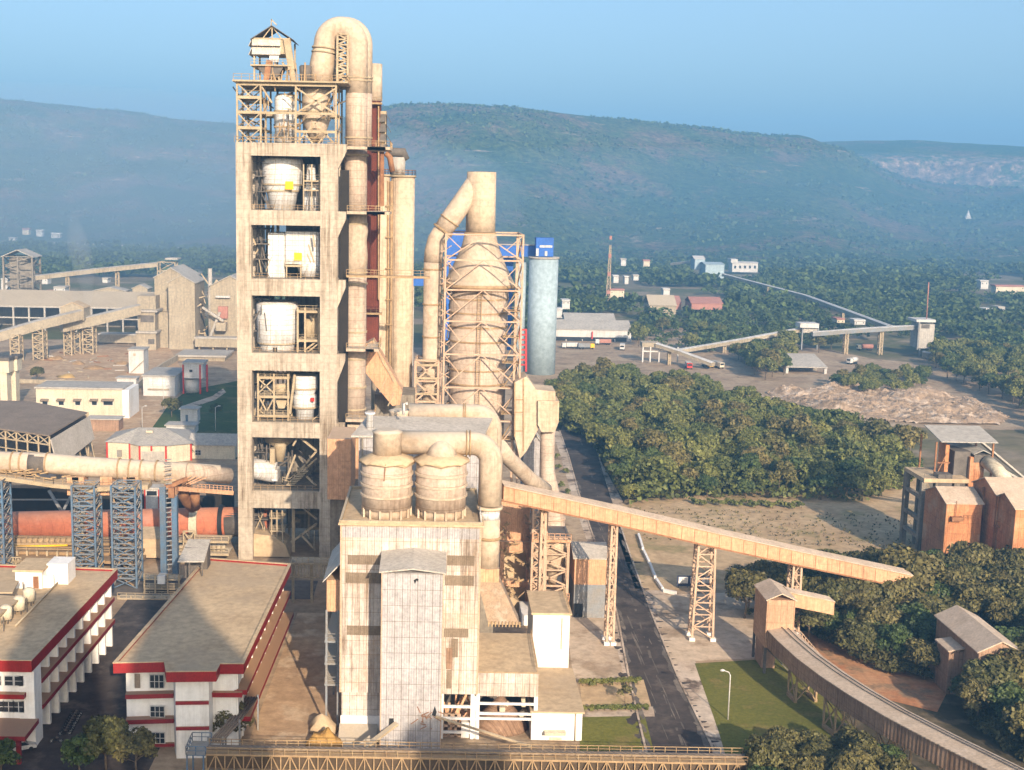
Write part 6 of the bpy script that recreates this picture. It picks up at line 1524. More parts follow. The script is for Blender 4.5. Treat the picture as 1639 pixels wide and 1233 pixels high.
# tertiary air duct
YQ = 252.0
o = thing('air_duct', 'long dusty tan round duct running to the tower above the kiln', 'duct', tuple(D(180, 765, YQ)))
pts = [D(-60, 736, YQ), D(0, 739, YQ), D(75, 741.5, YQ), D(150, 748, YQ), D(240, 754, YQ), D(300, 757, YQ)]
MB().tube(pts, 2.1, 28).build('pipe', MT['duct_plain'], o)
MB().tube([D(285, 751, YQ+4), D(352, 756, YQ+6)], 1.5, 24).build('branch_pipe', MT['duct_plain'], o)
MB().tube([D(290, 753, YQ), D(366, 762, YQ+8)], 1.75, 24).build('branch_pipe', MT['duct'], o)
MB().tube([D(48, 741, YQ), D(74, 742, YQ)], 2.15, 28).build('patch_sleeve', MT['steel_dark'], o)
for px in (20, 34, 75, 190, 208, 226, 250): 
    p = D(px, interp([(0, 739), (75, 741.5), (150, 748), (240, 754)], px), YQ); MB().tube([p, p+Vector((.3, 0, -.01))], 2.3, 28).build('flange', MT['rail'], o)
b = MB()
for px in (120, 128, 173, 210, 215, 275):
    p = D(px, 752, YQ); b.box(p.x-1.2, p.x+1.2, YQ-1.8, YQ+1.8, p.z-5, p.z-1.2)
b.build('saddle', MT['peach'], o)
o = thing('duct_trough', 'brown dusty walkway and cable trough slung under the round duct', 'walkway', tuple(D(150, 780, YQ-2)))
b = MB(); V = [D(-60, 758, YQ-2), D(0, 762, YQ-2), D(90, 775, YQ-2), D(150, 780, YQ-2)]
for a, c in zip(V[:-1], V[1:]): b.bar(a, c, 3.6, .8)
b.bar(D(138, 781, YQ-2), D(240, 777, YQ-2), 3.8, .9); b.bar(D(263, 772, YQ-2), D(300, 765, YQ+2), 3.2, .7); b.build('deck', MT['steel'], o)
b = MB()
for a, c in zip(V[:-1], V[1:]): b.rail([a+Vector((0, -1.8, .4)), c+Vector((0, -1.8, .4))], 1.1, 1.8, .1)
b.rail([D(138, 779, YQ-3.9), D(240, 775, YQ-3.9)], 1.1, 1.6, .1)
for k in range(24):
    p = D(random.uniform(0, 110), random.uniform(752, 766), YQ-2); b.bar(p, p+Vector((random.uniform(-2.5, 2.5), 0, random.uniform(-.4, .4))), .25)
b.build('railing', MT['rail'], o)
b = MB(); b.bar(D(285, 782, YQ), D(372, 789, YQ+10), .9, .9); b.rail([D(285, 780, YQ-.3), D(372, 786, YQ+9.7)], 1.0, 1.0, .12)
for k in range(8): b.bar(D(262+k*6, 775, YQ-1), D(275+k*8, 757+k, YQ-1), .22)
solo(b, 'truss_walkway', MT['peach'], 'pale truss walkway joining the round duct to the tower', 'walkway', tuple(D(330, 790, YQ+5)))
# blue towers
def btower(pa, pb, pyt, Y, dep, label, col='blue_dusty', nz=10):
    xa, xb_ = DX(pa, 840, Y), DX(pb, 840, Y); z1 = DZ((pa+pb)/2, pyt, Y)
    o = thing('lattice_tower', label, 'tower', ((xa+xb_)/2, Y, 0), 'blue lattice towers carrying the round duct')
    c0 = [(xa, Y, 0), (xb_, Y, 0), (xb_, Y+dep, 0), (xa, Y+dep, 0)]
    for c in c0: MB().bar(c, (c[0], c[1], z1), .38).build('leg', MT['blue'], o)
    b = MB(); b.lattice(c0, [(x, y, z1) for x, y, z in c0], nz, .1, .18, xb=True); b.build('bracing', MT['blue'], o)
    b = MB(); dk = MB(); w_ = xb_-xa
    for k in range(nz):
        z = z1*(k+.5)/nz; s = 1 if k % 2 else -1; xm_ = (xa+xb_)/2; zz = z+z1/nz*.45; h_ = z1/nz
        dk.box(xa+.3, xb_-.3, Y-.2, Y+.7, zz-.1, zz); dk.bar((xa+.3, Y-.1, zz+.9), (xb_-.3, Y-.1, zz+.9), .1)
        b.bar((xm_-s*w_*.3, Y+1.5, z-h_*.45), (xm_+s*w_*.3, Y+1.5, zz), .5, .15)
        for q_ in range(3): x_ = random.uniform(xa, xb_); b.bar((x_, Y+random.uniform(.2, 3), zz-h_*random.uniform(.2, .9)), (x_+random.uniform(-1.2, 1.2), Y+random.uniform(.2, 3), zz), random.uniform(.1, .3))
    b.build('stair', MT['steel_brown'], o); dk.build('landing', MT['blue_dusty'], o)
btower(116, 152, 778, 246, 5, 'left blue lattice tower with zigzag stairs in front of the kiln')
btower(179, 217, 778, 243, 5, 'middle blue lattice tower with zigzag stairs standing closest to the street')
btower(-14, 5, 770, 246, 5, 'blue lattice tower cut by the left edge of the picture')
o = thing('blue_columns', 'pair of solid bright blue box columns with a ladder rack between', 'columns', tuple(D(270, 925, 247)))
b = MB(); b.fbox(256, 265.5, 780, 935, 247, 1.6); b.build('column', MT['blue'], o)
b = MB(); b.fbox(275, 283.5, 795, 935, 248, 1.6); b.build('column', MT['blue'], o)
b = MB()
for k in range(26): z = .6+k*1.0; b.bar((DX(265.5, 850, 247.5), 247.6, z), (DX(275, 850, 247.5), 248.3, z), .22)
b.build('rack', MT['blue_dusty'], o)
b = MB(); b.bar(D(262, 782, 248), D(300, 766, 250), .8); b.bar(D(275, 780, 248), D(275, 796, 248), 1.2); b.build('bracket', MT['rust'], o)
# kiln service platforms
o = thing('kiln_platform', 'brown dusty service platform with pipes along the left part of the kiln', 'platform', tuple(D(60, 900, 262)))
b = MB()
for py, Y in ((868, 264), (884, 258), (897, 254)):
    z = DZ(90, py, Y); b.box(DX(-40, py, Y), DX(225, py, Y), Y, Y+5, z-.6, z)
b.build('deck', MT['brown_deck'], o)
b = MB()
for py, Y in ((868, 264), (884, 258)): z = DZ(90, py, Y); b.rail([(DX(-40, py, Y), Y, z), (DX(225, py, Y), Y, z)], 1.1, 2.2, .1)
for py, Y in ((872, 263), (880, 260)): b.tube([D(-40, py, Y), D(118, py-1, Y)], .3, 8)
for k in range(14): p = D(8+k*9, 866, 264.5); b.tube([p, p+Vector((1.1, 0, 0))], .75, 10)
b.build('pipework', MT['steel_brown'], o)
MB().tube([D(5, 876, 262), D(108, 873, 262)], .22, 8).build('yellow_pipe', MT['yellow'], o)
b = MB()
for k in range(9): p = D(-20+k*16, 898, 257); b.bar((p.x, 257, 0), (p.x, 257, DZ(90, 868, 264)), .4)
b.truss(D(0, 906, 250), D(34, 906, 250), 1.8, 8, .2, .14); b.build('prop', MT['steel'], o)
o = thing('kiln_drive_house', 'tan boxy drive housing in front of the kiln between two towers', 'housing', tuple(D(236, 890, 262)))
MB().fbox(218, 256, 862, 893, 262, 6).build('wall', MT['roof_tan'], o)
b = MB(); b.prism([D(217, 863, 261.8), D(257, 863, 261.8), D(252, 848, 266), D(224, 848, 266)], (0, 1.5, .3)); b.build('hood', MT['roof_tan'], o)
o = thing('kiln_platform', 'brown service platform by the tyre at the right end of the kiln', 'platform', tuple(D(320, 890, 264)))
b = MB()
for py, Y in ((866, 266), (886, 260)): z = DZ(330, py, Y); b.box(DX(284, py, Y), DX(366, py, Y), Y, Y+5, z-.5, z); b.rail([(DX(284, py, Y), Y, z), (DX(366, py, Y), Y, z)], 1.1, 1.5, .12)
for k in range(10): p = D(290+k*7.5, 886, 262); b.tube([p, p+Vector((0, 0, 1.8))], .5, 8)
c0 = [D(294, 876, 264), D(312, 876, 264), D(312, 876, 267), D(294, 876, 267)]; b.lattice(c0, [c+Vector((0, 0, 3.6)) for c in c0], 1, .3, .25); b.build('frame', MT['steel'], o)
o = thing('duct_elbow', 'twisted rust brown elbow pipe between duct and kiln near the tower', 'duct', tuple(D(306, 810, 262)))
MB().tube([D(296, 776, 256), D(293, 790, 258), D(300, 802, 261), D(308, 812, 264)], 1.3, 16).build('pipe', MT['rust'], o); MB().tube([D(312, 790, 258), D(313, 812, 262)], 1.0, 14).build('pipe', MT['rust'], o)
# clinker hall behind the kiln, the shade inside painted near-black
o = thing('clinker_hall', 'dark open hall with black interior behind the kiln', 'building', tuple(D(60, 820, 292)))
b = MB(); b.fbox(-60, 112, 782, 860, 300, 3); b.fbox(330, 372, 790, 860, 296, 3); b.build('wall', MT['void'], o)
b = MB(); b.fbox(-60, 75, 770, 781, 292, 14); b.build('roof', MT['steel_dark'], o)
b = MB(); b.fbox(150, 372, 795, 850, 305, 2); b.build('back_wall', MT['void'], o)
b = MB(); b.bar(D(78, 785, 291), D(118, 850, 291), .6); b.bar(D(118, 785, 291), D(85, 850, 291), .6); b.bar(D(0, 800, 291), D(112, 800, 291), .3); b.build('brace', MT['blue_dusty'], o)
# ground level rack by the street end
o = thing('cable_bridge', 'brown layered cable bridge crossing behind the street end', 'pipe rack', tuple(D(215, 965, 236)))
b = MB()
for py in (958, 965, 972): z = DZ(200, py, 236); b.box(DX(188, py, 236), DX(330, py, 236), 236, 238.5, z-.25, z)
b.rail([(DX(188, 958, 236), 236, DZ(200, 958, 236)), (DX(330, 958, 236), 236, DZ(200, 958, 236))], 1.1, 1.6, .1)
for k in range(8): x = DX(190+k*19, 970, 236); b.bar((x, 236.5, 0), (x, 236.5, DZ(200, 955, 236)), .25)
b.build('rack', MT['steel'], o)
o = thing('steel_landing', 'pale steel landings and rails stacked beside the wide office roof', 'platform', tuple(D(250, 950, 240)))
b = MB()
for py in (925, 940, 953): z = DZ(255, py, 241); b.box(DX(232, py, 241), DX(290, py, 241), 240, 243, z-.2, z); b.rail([(DX(232, py, 241), 240, z), (DX(290, py, 241), 240, z)], 1.1, 1.2, .1)
for px in (233, 250, 270, 288): b.bar((DX(px, 940, 241), 240.2, 0), (DX(px, 940, 241), 240.2, DZ(255, 918, 241)), .3)
b.build('frame', MT['steel'], o)
b = MB(); b.fbox(252, 264, 922, 935, 239, 2); b.build('white_box', MT['white'], o)

# ================================================================ buildings left of the tower
o = thing('raw_shed', 'large brown roofed open shed with trusses and a tilted end sheet', 'shed', tuple(G(70, 722)))
z1_ = 13.0
V = [G(-60, 678, z1_), G(78, 697, z1_), G(140, 660, z1_+1), G(45, 642, z1_+1), G(-60, 640, z1_+1)]
b = MB(); b.prism(V, (0, 0, -.35)); b.build('roof', MT['roof_brown'], o)
b = MB(); e0, e1 = V[1], V[2]; b.prism([e0+Vector((.3, 0, -1.2)), e1+Vector((.3, 0, -1.2)), e1+Vector((1.6, 0, -8)), e0+Vector((2.0, 0, -9))], (.3, 0, 0)); b.build('end_sheet', MT['roof'], o)
b = MB(); u = (V[1]-V[0])
for k in range(9):
    p = V[0].lerp(V[1], k/8)+Vector((0, .6, -.4)); b.bar((p.x, p.y, 0), p, .4)
    if k < 8:
        p2 = V[0].lerp(V[1], (k+1)/8)+Vector((0, .6, -.4)); b.bar(p+Vector((0,0,-2.4)), p2+Vector((0,0,-2.4)), .35); b.bar(p, p2+Vector((0,0,-2.4)), .25); b.bar(p2, p+Vector((0,0,-2.4)), .25); b.bar(p+Vector((0,0,-5)), p2+Vector((0,0,-5)), .25)
for v in (V[2], V[3]): b.bar((v.x, v.y, 0), v, .5)
for k in range(7): p = e0.lerp(e1, k/6)+Vector((.8, 0, -8)); b.bar((p.x+1, p.y, 0), p, .3); b.bar((p.x-5, p.y, 0), p, .2)
b.build('roof_truss', MT['steel'], o)
b = MB(); y_ = V[0].y+22; b.box(V[0].x, V[1].x, y_, y_+.3, 0, z1_-1); b.build('back_wall', MT['steel_dark'], o)
b = MB(); b.prism([G(-60, 725, 0), G(52, 725, 0), G(52, 725, 4.5), G(-60, 725, 4.5)], (0, .6, 0)); b.build('low_wall', MT['insul'], o)
def house(name, label, pxa, pxb, pyt, pyb, dep, m, roofm, grp=None, flat=True, rh=.5, ov=.5, Y=None, cat='building'):
    Y = Y or G((pxa+pxb)/2, pyb).y; z1 = DZ((pxa+pxb)/2, pyt, Y); xa, xb_ = DX(pxa, (pyt+pyb)/2, Y), DX(pxb, (pyt+pyb)/2, Y)
    o = thing(name, label, cat, ((xa+xb_)/2, Y, 0), grp)
    MB().box(xa, xb_, Y, Y+dep, -.05, z1).build('wall', m, o)
    if flat: MB().box(xa-ov, xb_+ov, Y-ov, Y+dep+ov, z1+.01, z1+rh).build('roof', roofm, o)
    else: MB().gable(xa, xb_, Y, Y+dep, z1+.02, z1+rh, 'x', .2, ov).build('roof', roofm, o)
    return o, xa, xb_, Y, z1
o, xa, xb_, Y_, z1 = house('store_building', 'long cream storage building with five awning windows', 58, 196, 623, 668, 14, MT['cream'], MT['far_grey'], rh=.6)
for k, px in enumerate((72, 98, 124.5, 151, 173)):
    wd = 1.7 if k < 4 else 3.2; x = DX(px, 640, Y_); z = DZ(px, 645, Y_)
    f_ = MB(); f_.box(x-wd/2-.15, x+wd/2+.15, Y_-.12, Y_-.01, z-.9, z+.7); fo = f_.build('window', MT['frame'], o)
    g = MB(); g.box(x-wd/2, x+wd/2, Y_-.16, Y_-.121, z-.75, z+.55); g.build('pane', MT['glass'], fo)
    g = MB(); g.prism([(x-wd/2-.6, Y_-.13, z+1.3), (x-wd/2-.6, Y_-1.4, z+.8), (x-wd/2-.6, Y_-1.4, z+1.0), (x-wd/2-.6, Y_-.13, z+1.5)], (wd+1.2, 0, 0)); g.build('awning', MT['roof_brown'], fo)
MB().box(xb_+.01, xb_+2.4, Y_-.3, Y_+14, 0, z1).build('end_wall', MT['white'], o)
o, *_ = house('side_shed', 'flat roofed brown lean-to in front of the cream storage building', 138, 190, 672, 690, 6, MT['brown_clad'], MT['roof'], rh=.3)
# octagonal-looking garage
gy = 733; z1_ = 5.2
V = [G(172, 735), G(208, 737), G(224, 741), G(266, 741), G(306, 737), G(306, 715), G(240, 712), G(190, 718)]
o = thing('garage', 'low faceted cream garage with red pilasters and hipped roof', 'building', tuple(G(240, 738)))
b = MB(); b.prism(V[::-1], (0, 0, z1_)); b.build('wall', MT['cream'], o)
b = MB(); cen = Vector((sum(v.x for v in V)/8, sum(v.y for v in V)/8, 0)); 
ee = [cen+(v-cen)*1.07+Vector((0, 0, z1_+.02)) for v in V]; rt = [cen+Vector((-3, 0, z1_+3.4)), cen+Vector((5, 0, z1_+3.4))]
for k in range(8):
    a, c = ee[k], ee[(k+1) % 8]; ta = rt[0] if a.x < cen.x+1 else rt[1]; tc_ = rt[0] if c.x < cen.x+1 else rt[1]
    if ta is tc_: b.poly([a, c, tc_])
    else: b.poly([a, c, tc_, ta])
b.poly(ee[::-1]); b.build('roof', MT['far_grey'], o)
b = MB()
for v in V[:5]: b.bar(v+Vector((0, -.05, 0)), v+Vector((0, -.05, z1_)), .5)
b.bar(V[2].lerp(V[3], .45)+Vector((0, -.1, z1_-1.6)), V[2].lerp(V[3], .45)+Vector((0, -.1, z1_)), .5); b.build('pilaster', MT['red_paint'], o)
p, p2 = V[2]+Vector((.5, -.08, 0)), V[3]+Vector((-.5, -.08, 0)); b = MB(); b.prism([p, p2, p2+Vector((0, 0, 3.4)), p+Vector((0, 0, 3.4))], (0, -.06, 0)); b.build('shutter', MT['far_grey'], o)
p = V[0].lerp(V[1], .55); b = MB(); b.box(p.x-.7, p.x+.7, p.y-.5, p.y-.0, 1, 3); b.build('window', MT['blue_dusty'], o)
b = MB(); p = cen+Vector((1, -3.4, z1_+2.8)); b.box(p.x-1, p.x+1, p.y-.6, p.y+.6, p.z-.3, p.z+.4); b.build('vent', MT['cream'], o)
o, xa, xb_, Y_, z1 = house('annex_building', 'grey roofed low building running from the faceted garage to the tower', 304, 376, 712, 735, 9, MT['cream'], MT['far_grey'], flat=False, rh=2.4)
window(o, DX(317, 728, Y_), Y_, 1.2, 1.6, 1.4, 1)
o, *_ = house('small_cabin', 'tiny white flat roofed cabin with a blue door beside the lawn', 289, 316, 656, 676, 5, MT['far_white'], MT['far_grey'], rh=.4)
b = MB(); Y_ = o.location.y; b.box(DX(297, 670, Y_), DX(301, 670, Y_), Y_-.06, Y_, .05, 2.6); b.build('door', MT['blue'], o)
o, *_ = house('low_store', 'low grey flat roofed store in front of the tiny white cabin', 266, 312, 682, 694, 6, MT['far_white'], MT['far_grey'], rh=.35)
o, xa, xb_, Y_, z1 = house('white_workshop', 'plain white workshop with grey roof and lighter front panel', 229, 280, 603, 634, 22, MT['far_white'], MT['far_grey'], rh=.5)
b = MB(); b.box(xa+2.5, xb_-2, Y_-.1, Y_-.01, z1-3.6, z1-.8); b.build('panel', MT['insul'], o)
b = MB(); b.box(xa+2, xb_-2.2, Y_-1, Y_-.01, 2.6, 2.9); b.build('canopy', MT['steel'], o)
o, *_ = house('gate_hut', 'little white hut with red edges at the yard wall', 187, 218, 606, 620, 5, MT['far_white'], MT['far_grey'], rh=.35)
o, xa, xb_, Y_, z1 = house('store_house', 'small two storey white building with outside stair by the grey plant', 206, 230, 561, 598, 9, MT['far_white'], MT['far_grey'], rh=.5)
b = MB(); b.bar((xb_+.3, Y_-.5, 6), (xa+1, Y_-.6, .5), 1.0, .25); b.fbox(213, 217, 566, 570, Y_-.1, .1); b.build('stair', MT['steel'], o)
# red framed raised house
Yr_ = G(318, 631).y; o = thing('control_house', 'white box house raised on red columns with red framed edges', 'building', tuple(G(318, 631)))
b = MB(); b.fbox(293, 324, 583, 606, Yr_, 9); b.build('wall', MT['far_white'], o)
b = MB(); b.fbox(291, 326, 580.5, 583.2, Yr_-.4, 10); b.build('roof', MT['far_grey'], o)
b = MB()
for px in (293, 320, 331): b.fbox(px-1, px+1.4, 584, 631, Yr_-.25+(6 if px > 325 else 0), .8)
b.build('column', MT['red_paint'], o)
b = MB(); c = D(306, 628, Yr_+5); b.lathe(c.x, Yr_+5, [(0, 3.2), (DZ(306, 606, Yr_+5), 3.2)], 22); b.build('tank', MT['far_white'], o)
b = MB(); b.fbox(303, 308, 592, 596, Yr_-.1, .1); b.build('window', MT['glass'], o)
# filter stacks at left edge
for k, (px, w_, pt, pb, lab) in enumerate(((6, 8, 575, 660, 'dusty filter hopper cut by the left edge of the picture'), (21, 6.5, 572, 652, 'dusty filter hopper with dark cap just right of the one at the left edge'))):
    Yf_ = 430.0 + k*6; o = thing('filter_hopper', lab, 'hopper', tuple(D(px, pb+20, Yf_)), 'filter hoppers at the left edge')
    b = MB(); b.fbox(px-w_, px+w_, pt+3, pt+22, Yf_, 5); b.build('casing', MT['cream'], o)
    b = MB(); b.fbox(px-w_-.6, px+w_+.6, pt-2, pt+3, Yf_-.4, 6); b.build('cap', MT['steel_dark'], o)
    b = MB(); b.fbox(px-w_*.7, px+w_*.7, pt+22, pb, Yf_+.5, 4); b.build('lower_casing', MT['cream'], o)
    b = MB(); b.fbox(px-w_*.8, px+w_*.8, pb, pb+45, Yf_+1, 3); b.build('stand', MT['steel_dark'], o)

o, xa, xb_, Y_, z1 = house('site_hut', 'tiny white hut with red corner posts in the dark gap behind the kiln', 231, 255, 783, 800, 3, MT['far_white'], MT['roof'], rh=.4, Y=296)
b = MB(); b.box(xa+.6, xb_-.6, Y_-.06, Y_, z1-1.6, z1-.5); b.build('pane', MT['glass'], o)
b = MB(); b.box(xa-.05, xa+.3, Y_-.08, Y_-.001, 0, z1); b.box(xb_-.3, xb_+.05, Y_-.08, Y_-.001, 0, z1); b.build('corner_post', MT['red_paint'], o)
MT['yellow_soil'] = mat('ochre_soil', (.50, .34, .13), (.42, .27, .10), .5)
# ================================================================ grey plant on the left
YP = 622.0
def cbox(o, nm, pa, pb, pt, pb2, Y, dep, m): 
    b = MB(); b.fbox(pa, pb, pt, pb2, Y, dep); return b.build(nm, MT[m], o)
o = thing('cement_mill_house', 'tall windowless tan tower house with gabled roof in the grey left hand plant', 'building', tuple(D(290, 565, YP)))
xa, xb_ = DX(270, 500, YP), DX(312, 500, YP); ze = DZ(290, 453, YP); z0_ = DZ(290, 562, YP)
MB().pent(xa, xb_, YP, YP+26, 0, ze, ze+3.6, 'y').build('wall', MT['far_tan'], o); MB().gable(xa, xb_, YP, YP+26, ze+.03, ze+3.63, 'y', .4, .6).build('roof', MT['far_grey'], o)
xa2, xb2 = DX(248, 500, YP+12), DX(300, 500, YP+12); ze2 = DZ(280, 445, YP+12)
MB().pent(xa2, xb2, YP+12, YP+44, 0, ze2, ze2+4.8, 'y').build('rear_wall', MT['far_tan'], o); MB().gable(xa2, xb2, YP+12, YP+44, ze2+.03, ze2+4.83, 'y', .4, .6).build('rear_roof', MT['far_grey'], o)
b = MB()
for k in range(26):
    p = D(random.uniform(312, 340), random.uniform(450, 560), YP+random.uniform(4, 20)); b.bar(p, p+Vector((random.uniform(-4, 4), 0, random.uniform(-6, 6))), random.uniform(.4, 1.1))
b.build('pipework', MT['steel'], o)
o = thing('stepped_mill_wing', 'stepped tan wing with ledges and small dark openings left of the tall tan tower house', 'building', tuple(D(235, 600, YP-2)))
cbox(o, 'wall', 220, 249, 474, 500, YP+2, 16, 'far_tan'); cbox(o, 'wall', 221, 248, 500, 534, YP-2, 18, 'far_tan'); cbox(o, 'wall', 218, 250, 534, 600, YP-4, 20, 'far_tan')
b = MB(); b.fbox(218, 251, 497, 500, YP-3, 18); b.fbox(217, 251, 531, 534, YP-5, 20); b.build('ledge', MT['far_grey'], o)
b = MB(); b.fbox(237, 247, 543, 551, YP-4.2, .2); b.fbox(225, 246, 505, 516, YP-2.2, .2); b.build('opening', MT['steel_dark'], o)
b = MB(); b.fbox(250, 270, 500, 600, YP+6, 10); b.build('link_wall', MT['far_tan'], o)
o = thing('second_mill_house', 'second tan gabled house of the left plant half hidden by the concrete tower', 'building', tuple(D(360, 600, YP+10)))
xa, xb_ = DX(337, 500, YP+10), DX(400, 500, YP+10); ze = DZ(350, 458, YP+10)
MB().pent(xa, xb_, YP+10, YP+36, 0, ze, ze+5, 'y').build('wall', MT['far_tan'], o); MB().gable(xa, xb_, YP+10, YP+36, ze+.03, ze+5.03, 'y', .4, .8).build('roof', MT['far_grey'], o)
cbox(o, 'canopy', 345, 368, 474, 477, YP+8, 4, 'far_white'); cbox(o, 'panel', 349, 364, 491, 510, YP+8, 3, 'far_pink'); cbox(o, 'bin', 345, 361, 517, 530, YP+4, 8, 'far_tan')
b = MB(); b.bar(D(324, 492, YP+4), D(358, 514, YP+4), 1.6, 1); b.bar(D(333, 548, YP+6), D(352, 500, YP+6), 1.2); b.build('chute', MT['far_grey'], o)
b = MB(); MBs = MB(); c = D(336, 430, YP+12); b.lathe(c.x, YP+12, [(0, 1.2), (c.z, 1.1)], 14); b.build('vent_pipe', MT['far_grey'], o)
o = thing('low_gallery', 'low tan enclosed gallery leading from the left plant to the tower', 'conveyor', tuple(D(345, 575, YP-8)))
cbox(o, 'wall', 312, 385, 543, 556, YP-8, 5, 'far_tan'); cbox(o, 'roof', 311, 385, 540.5, 543, YP-8.4, 6, 'far_grey')
b = MB()
for px in (318, 340, 362): b.fbox(px, px+2, 556, 585, YP-7, 3)
b.build('leg', MT['steel'], o)
o = thing('substation', 'low flat roofed store with rooftop boxes below the tan gallery', 'building', tuple(D(320, 590, YP-30)))
cbox(o, 'wall', 282, 360, 572, 590, YP-40, 20, 'far_tan'); cbox(o, 'roof', 280, 362, 569, 572, YP-41, 22, 'far_grey')
# long storage shed with open lower half
YS2 = 690.0
o = thing('storage_shed', 'very long tan roofed storage shed open on its lower half in the left plant', 'shed', tuple(D(110, 560, YS2)))
b = MB(); xa, xb_ = DX(-80, 480, YS2), DX(246, 480, YS2); z0_, z1_ = DZ(100, 492, YS2), DZ(100, 467, YS2+24)
b.prism([(xa, YS2, z0_), (xa, YS2+24, z1_), (xa, YS2+24, z1_+.6), (xa, YS2, z0_+.6)], (xb_-xa, 0, 0)); b.prism([(xa, YS2+24.01, z1_), (xa, YS2+48, z0_), (xa, YS2+48, z0_+.6), (xa, YS2+24.01, z1_+.6)], (xb_-xa, 0, 0)); b.build('roof', MT['far_tan'], o)
b = MB()
for k in range(14): x = xa+(xb_-xa)*k/13; b.bar((x, YS2+.5, 0), (x, YS2+.5, z0_), .9)
b.bar((xa, YS2+.5, z0_*.55), (xb_, YS2+.5, z0_*.55), .7); b.bar((xa, YS2+.3, z0_), (xb_, YS2+.3, z0_), .9); b.build('column', MT['far_grey'], o)
MB().box(xa, xb_, YS2+30, YS2+31, 0, z0_).build('back_wall', MT['concrete_dark'], o)
for pa, pb, pt, lab in ((150, 200, 462, 'small tan roof monitor on the long storage shed'), (212, 236, 458, 'little open roofed cabin behind the right end of the long storage shed')):
    o = thing('roof_monitor', lab, 'shelter', tuple(D((pa+pb)/2, 468, YS2+30)), 'roof cabins of the long shed'); xa, xb_ = DX(pa, 465, YS2+30), DX(pb, 465, YS2+30); z = DZ((pa+pb)/2, pt+4, YS2+30)
    MB().pent(xa, xb_, YS2+30, YS2+40, z-5, z, z+2, 'y').build('wall', MT['far_tan'], o); MB().gable(xa, xb_, YS2+30, YS2+40, z+.03, z+2.03, 'y', .3, .6).build('roof', MT['far_grey'], o)
def fgal(name, label, pts, w, h, legs, m='far_tan', roof='far_grey', grp=None):
    V = [D(*p) for p in pts]; o = thing(name, label, 'conveyor', (V[0].x, V[0].y, 0), grp)
    bw, br = MB(), MB(); gallery(bw, br, V, w, h, .2, .35); bw.build('wall', MT[m], o); br.build('roof', MT[roof], o)
    for px, pt, Y, ww, dep, nz in legs:
        b = MB(); xa, xb_ = DX(px-ww, pt, Y), DX(px+ww, pt, Y); z = DZ(px, pt, Y)
        b.lattice([(xa, Y, 0), (xb_, Y, 0), (xb_, Y+dep, 0), (xa, Y+dep, 0)], [(xa, Y, z), (xb_, Y, z), (xb_, Y+dep, z), (xa, Y+dep, z)], nz, .55, .32, xb=False); b.build('trestle_leg', MT['steel'], o)
    return o
fgal('plant_conveyor', 'lower tan gallery rising from the left edge on lattice trestles', [(-30, 538, 560), (60, 512, 575), (128, 496, 590)], 4.4, 4.2, [(23, 536, 566, 7, 5, 6), (60, 527, 574, 8, 6, 7)], grp='tan galleries of the left plant')
fgal('plant_conveyor', 'upper tan gallery rising into the stepped mill wing', [(98, 515, 590), (160, 502, 602), (222, 487, 616)], 4.4, 4.6, [(108, 530, 592, 6, 5, 5), (140, 520, 598, 8, 6, 6)], grp='tan galleries of the left plant')
fgal('far_belt', 'thin far conveyor running across behind the long shed to its head frame', [(55, 441, 780), (150, 430, 800), (250, 420, 820)], 4, 2.6, [(107, 436, 790, 2, 2, 4), (187, 430, 808, 2.2, 2, 4)])
o = thing('low_transfer_box', 'small tan gabled transfer box on the upper left conveyor', 'conveyor house', tuple(D(115, 500, 592)))
xa, xb_ = DX(97, 495, 592), DX(134, 495, 592); ze = DZ(115, 493, 592); MB().pent(xa, xb_, 592, 602, ze-6, ze, ze+2.4, 'y').build('wall', MT['far_tan'], o); MB().gable(xa, xb_, 592, 602, ze+.03, ze+2.43, 'y', .3, .4).build('roof', MT['roof_tan'], o)
o = thing('kiln_stack', 'short dusty vent stack where the white plume starts', 'vent', tuple(D(139, 510, 640)))
c = D(139, 500, 640); MB().lathe(c.x, 640, [(0, 2.0), (DZ(139, 489, 640), 1.8)], 16).build('pipe', MT['far_tan'], o)
o = thing('low_belt_house', 'low tan belt housing on short legs in front of the long storage shed', 'conveyor', tuple(D(190, 560, 640)))
cbox(o, 'wall', 158, 219, 537, 549, 640, 6, 'far_tan'); cbox(o, 'roof', 157, 220, 534.5, 537, 639.4, 7.4, 'far_grey')
b = MB()
for px in (165, 185, 205): b.fbox(px, px+1.6, 549, 566, 641, 2)
b.build('leg', MT['steel'], o)
rq = random.Random(44)
for k, (px, py, w_, lab) in enumerate(((107, 604, 2.6, 'ochre heap of spoil near the low yard wall on the left'), (150, 590, 3.4, 'broad brown heap in the middle of the left yard'), (195, 583, 2.2, 'small brown heap by the two storey store'), (90, 575, 2.8, 'brown heap under the upper tan gallery'), (125, 583, 2.0, 'low pale heap beside the broad brown one'))):
    p = G(px, py); b = MB(); b.lathe(0, 0, [(-.1, w_), (.5, w_*.8), (1.1, w_*.45), (1.5, .1)], 13); b.v = [(v[0]*(1+.35*math.sin(3*v[1]+k))*1.5+p.x, v[1]*(1+.3*math.sin(2*v[0]))+p.y, v[2]*(1+.3*math.sin(v[0]*2))) for v in b.v]
    tag(b.build('spoil_heap', (MT['yellow_soil'], MT['brown_deck'])[k > 0], None, tuple(p)), lab, 'heap', 'spoil heaps in the left yard')
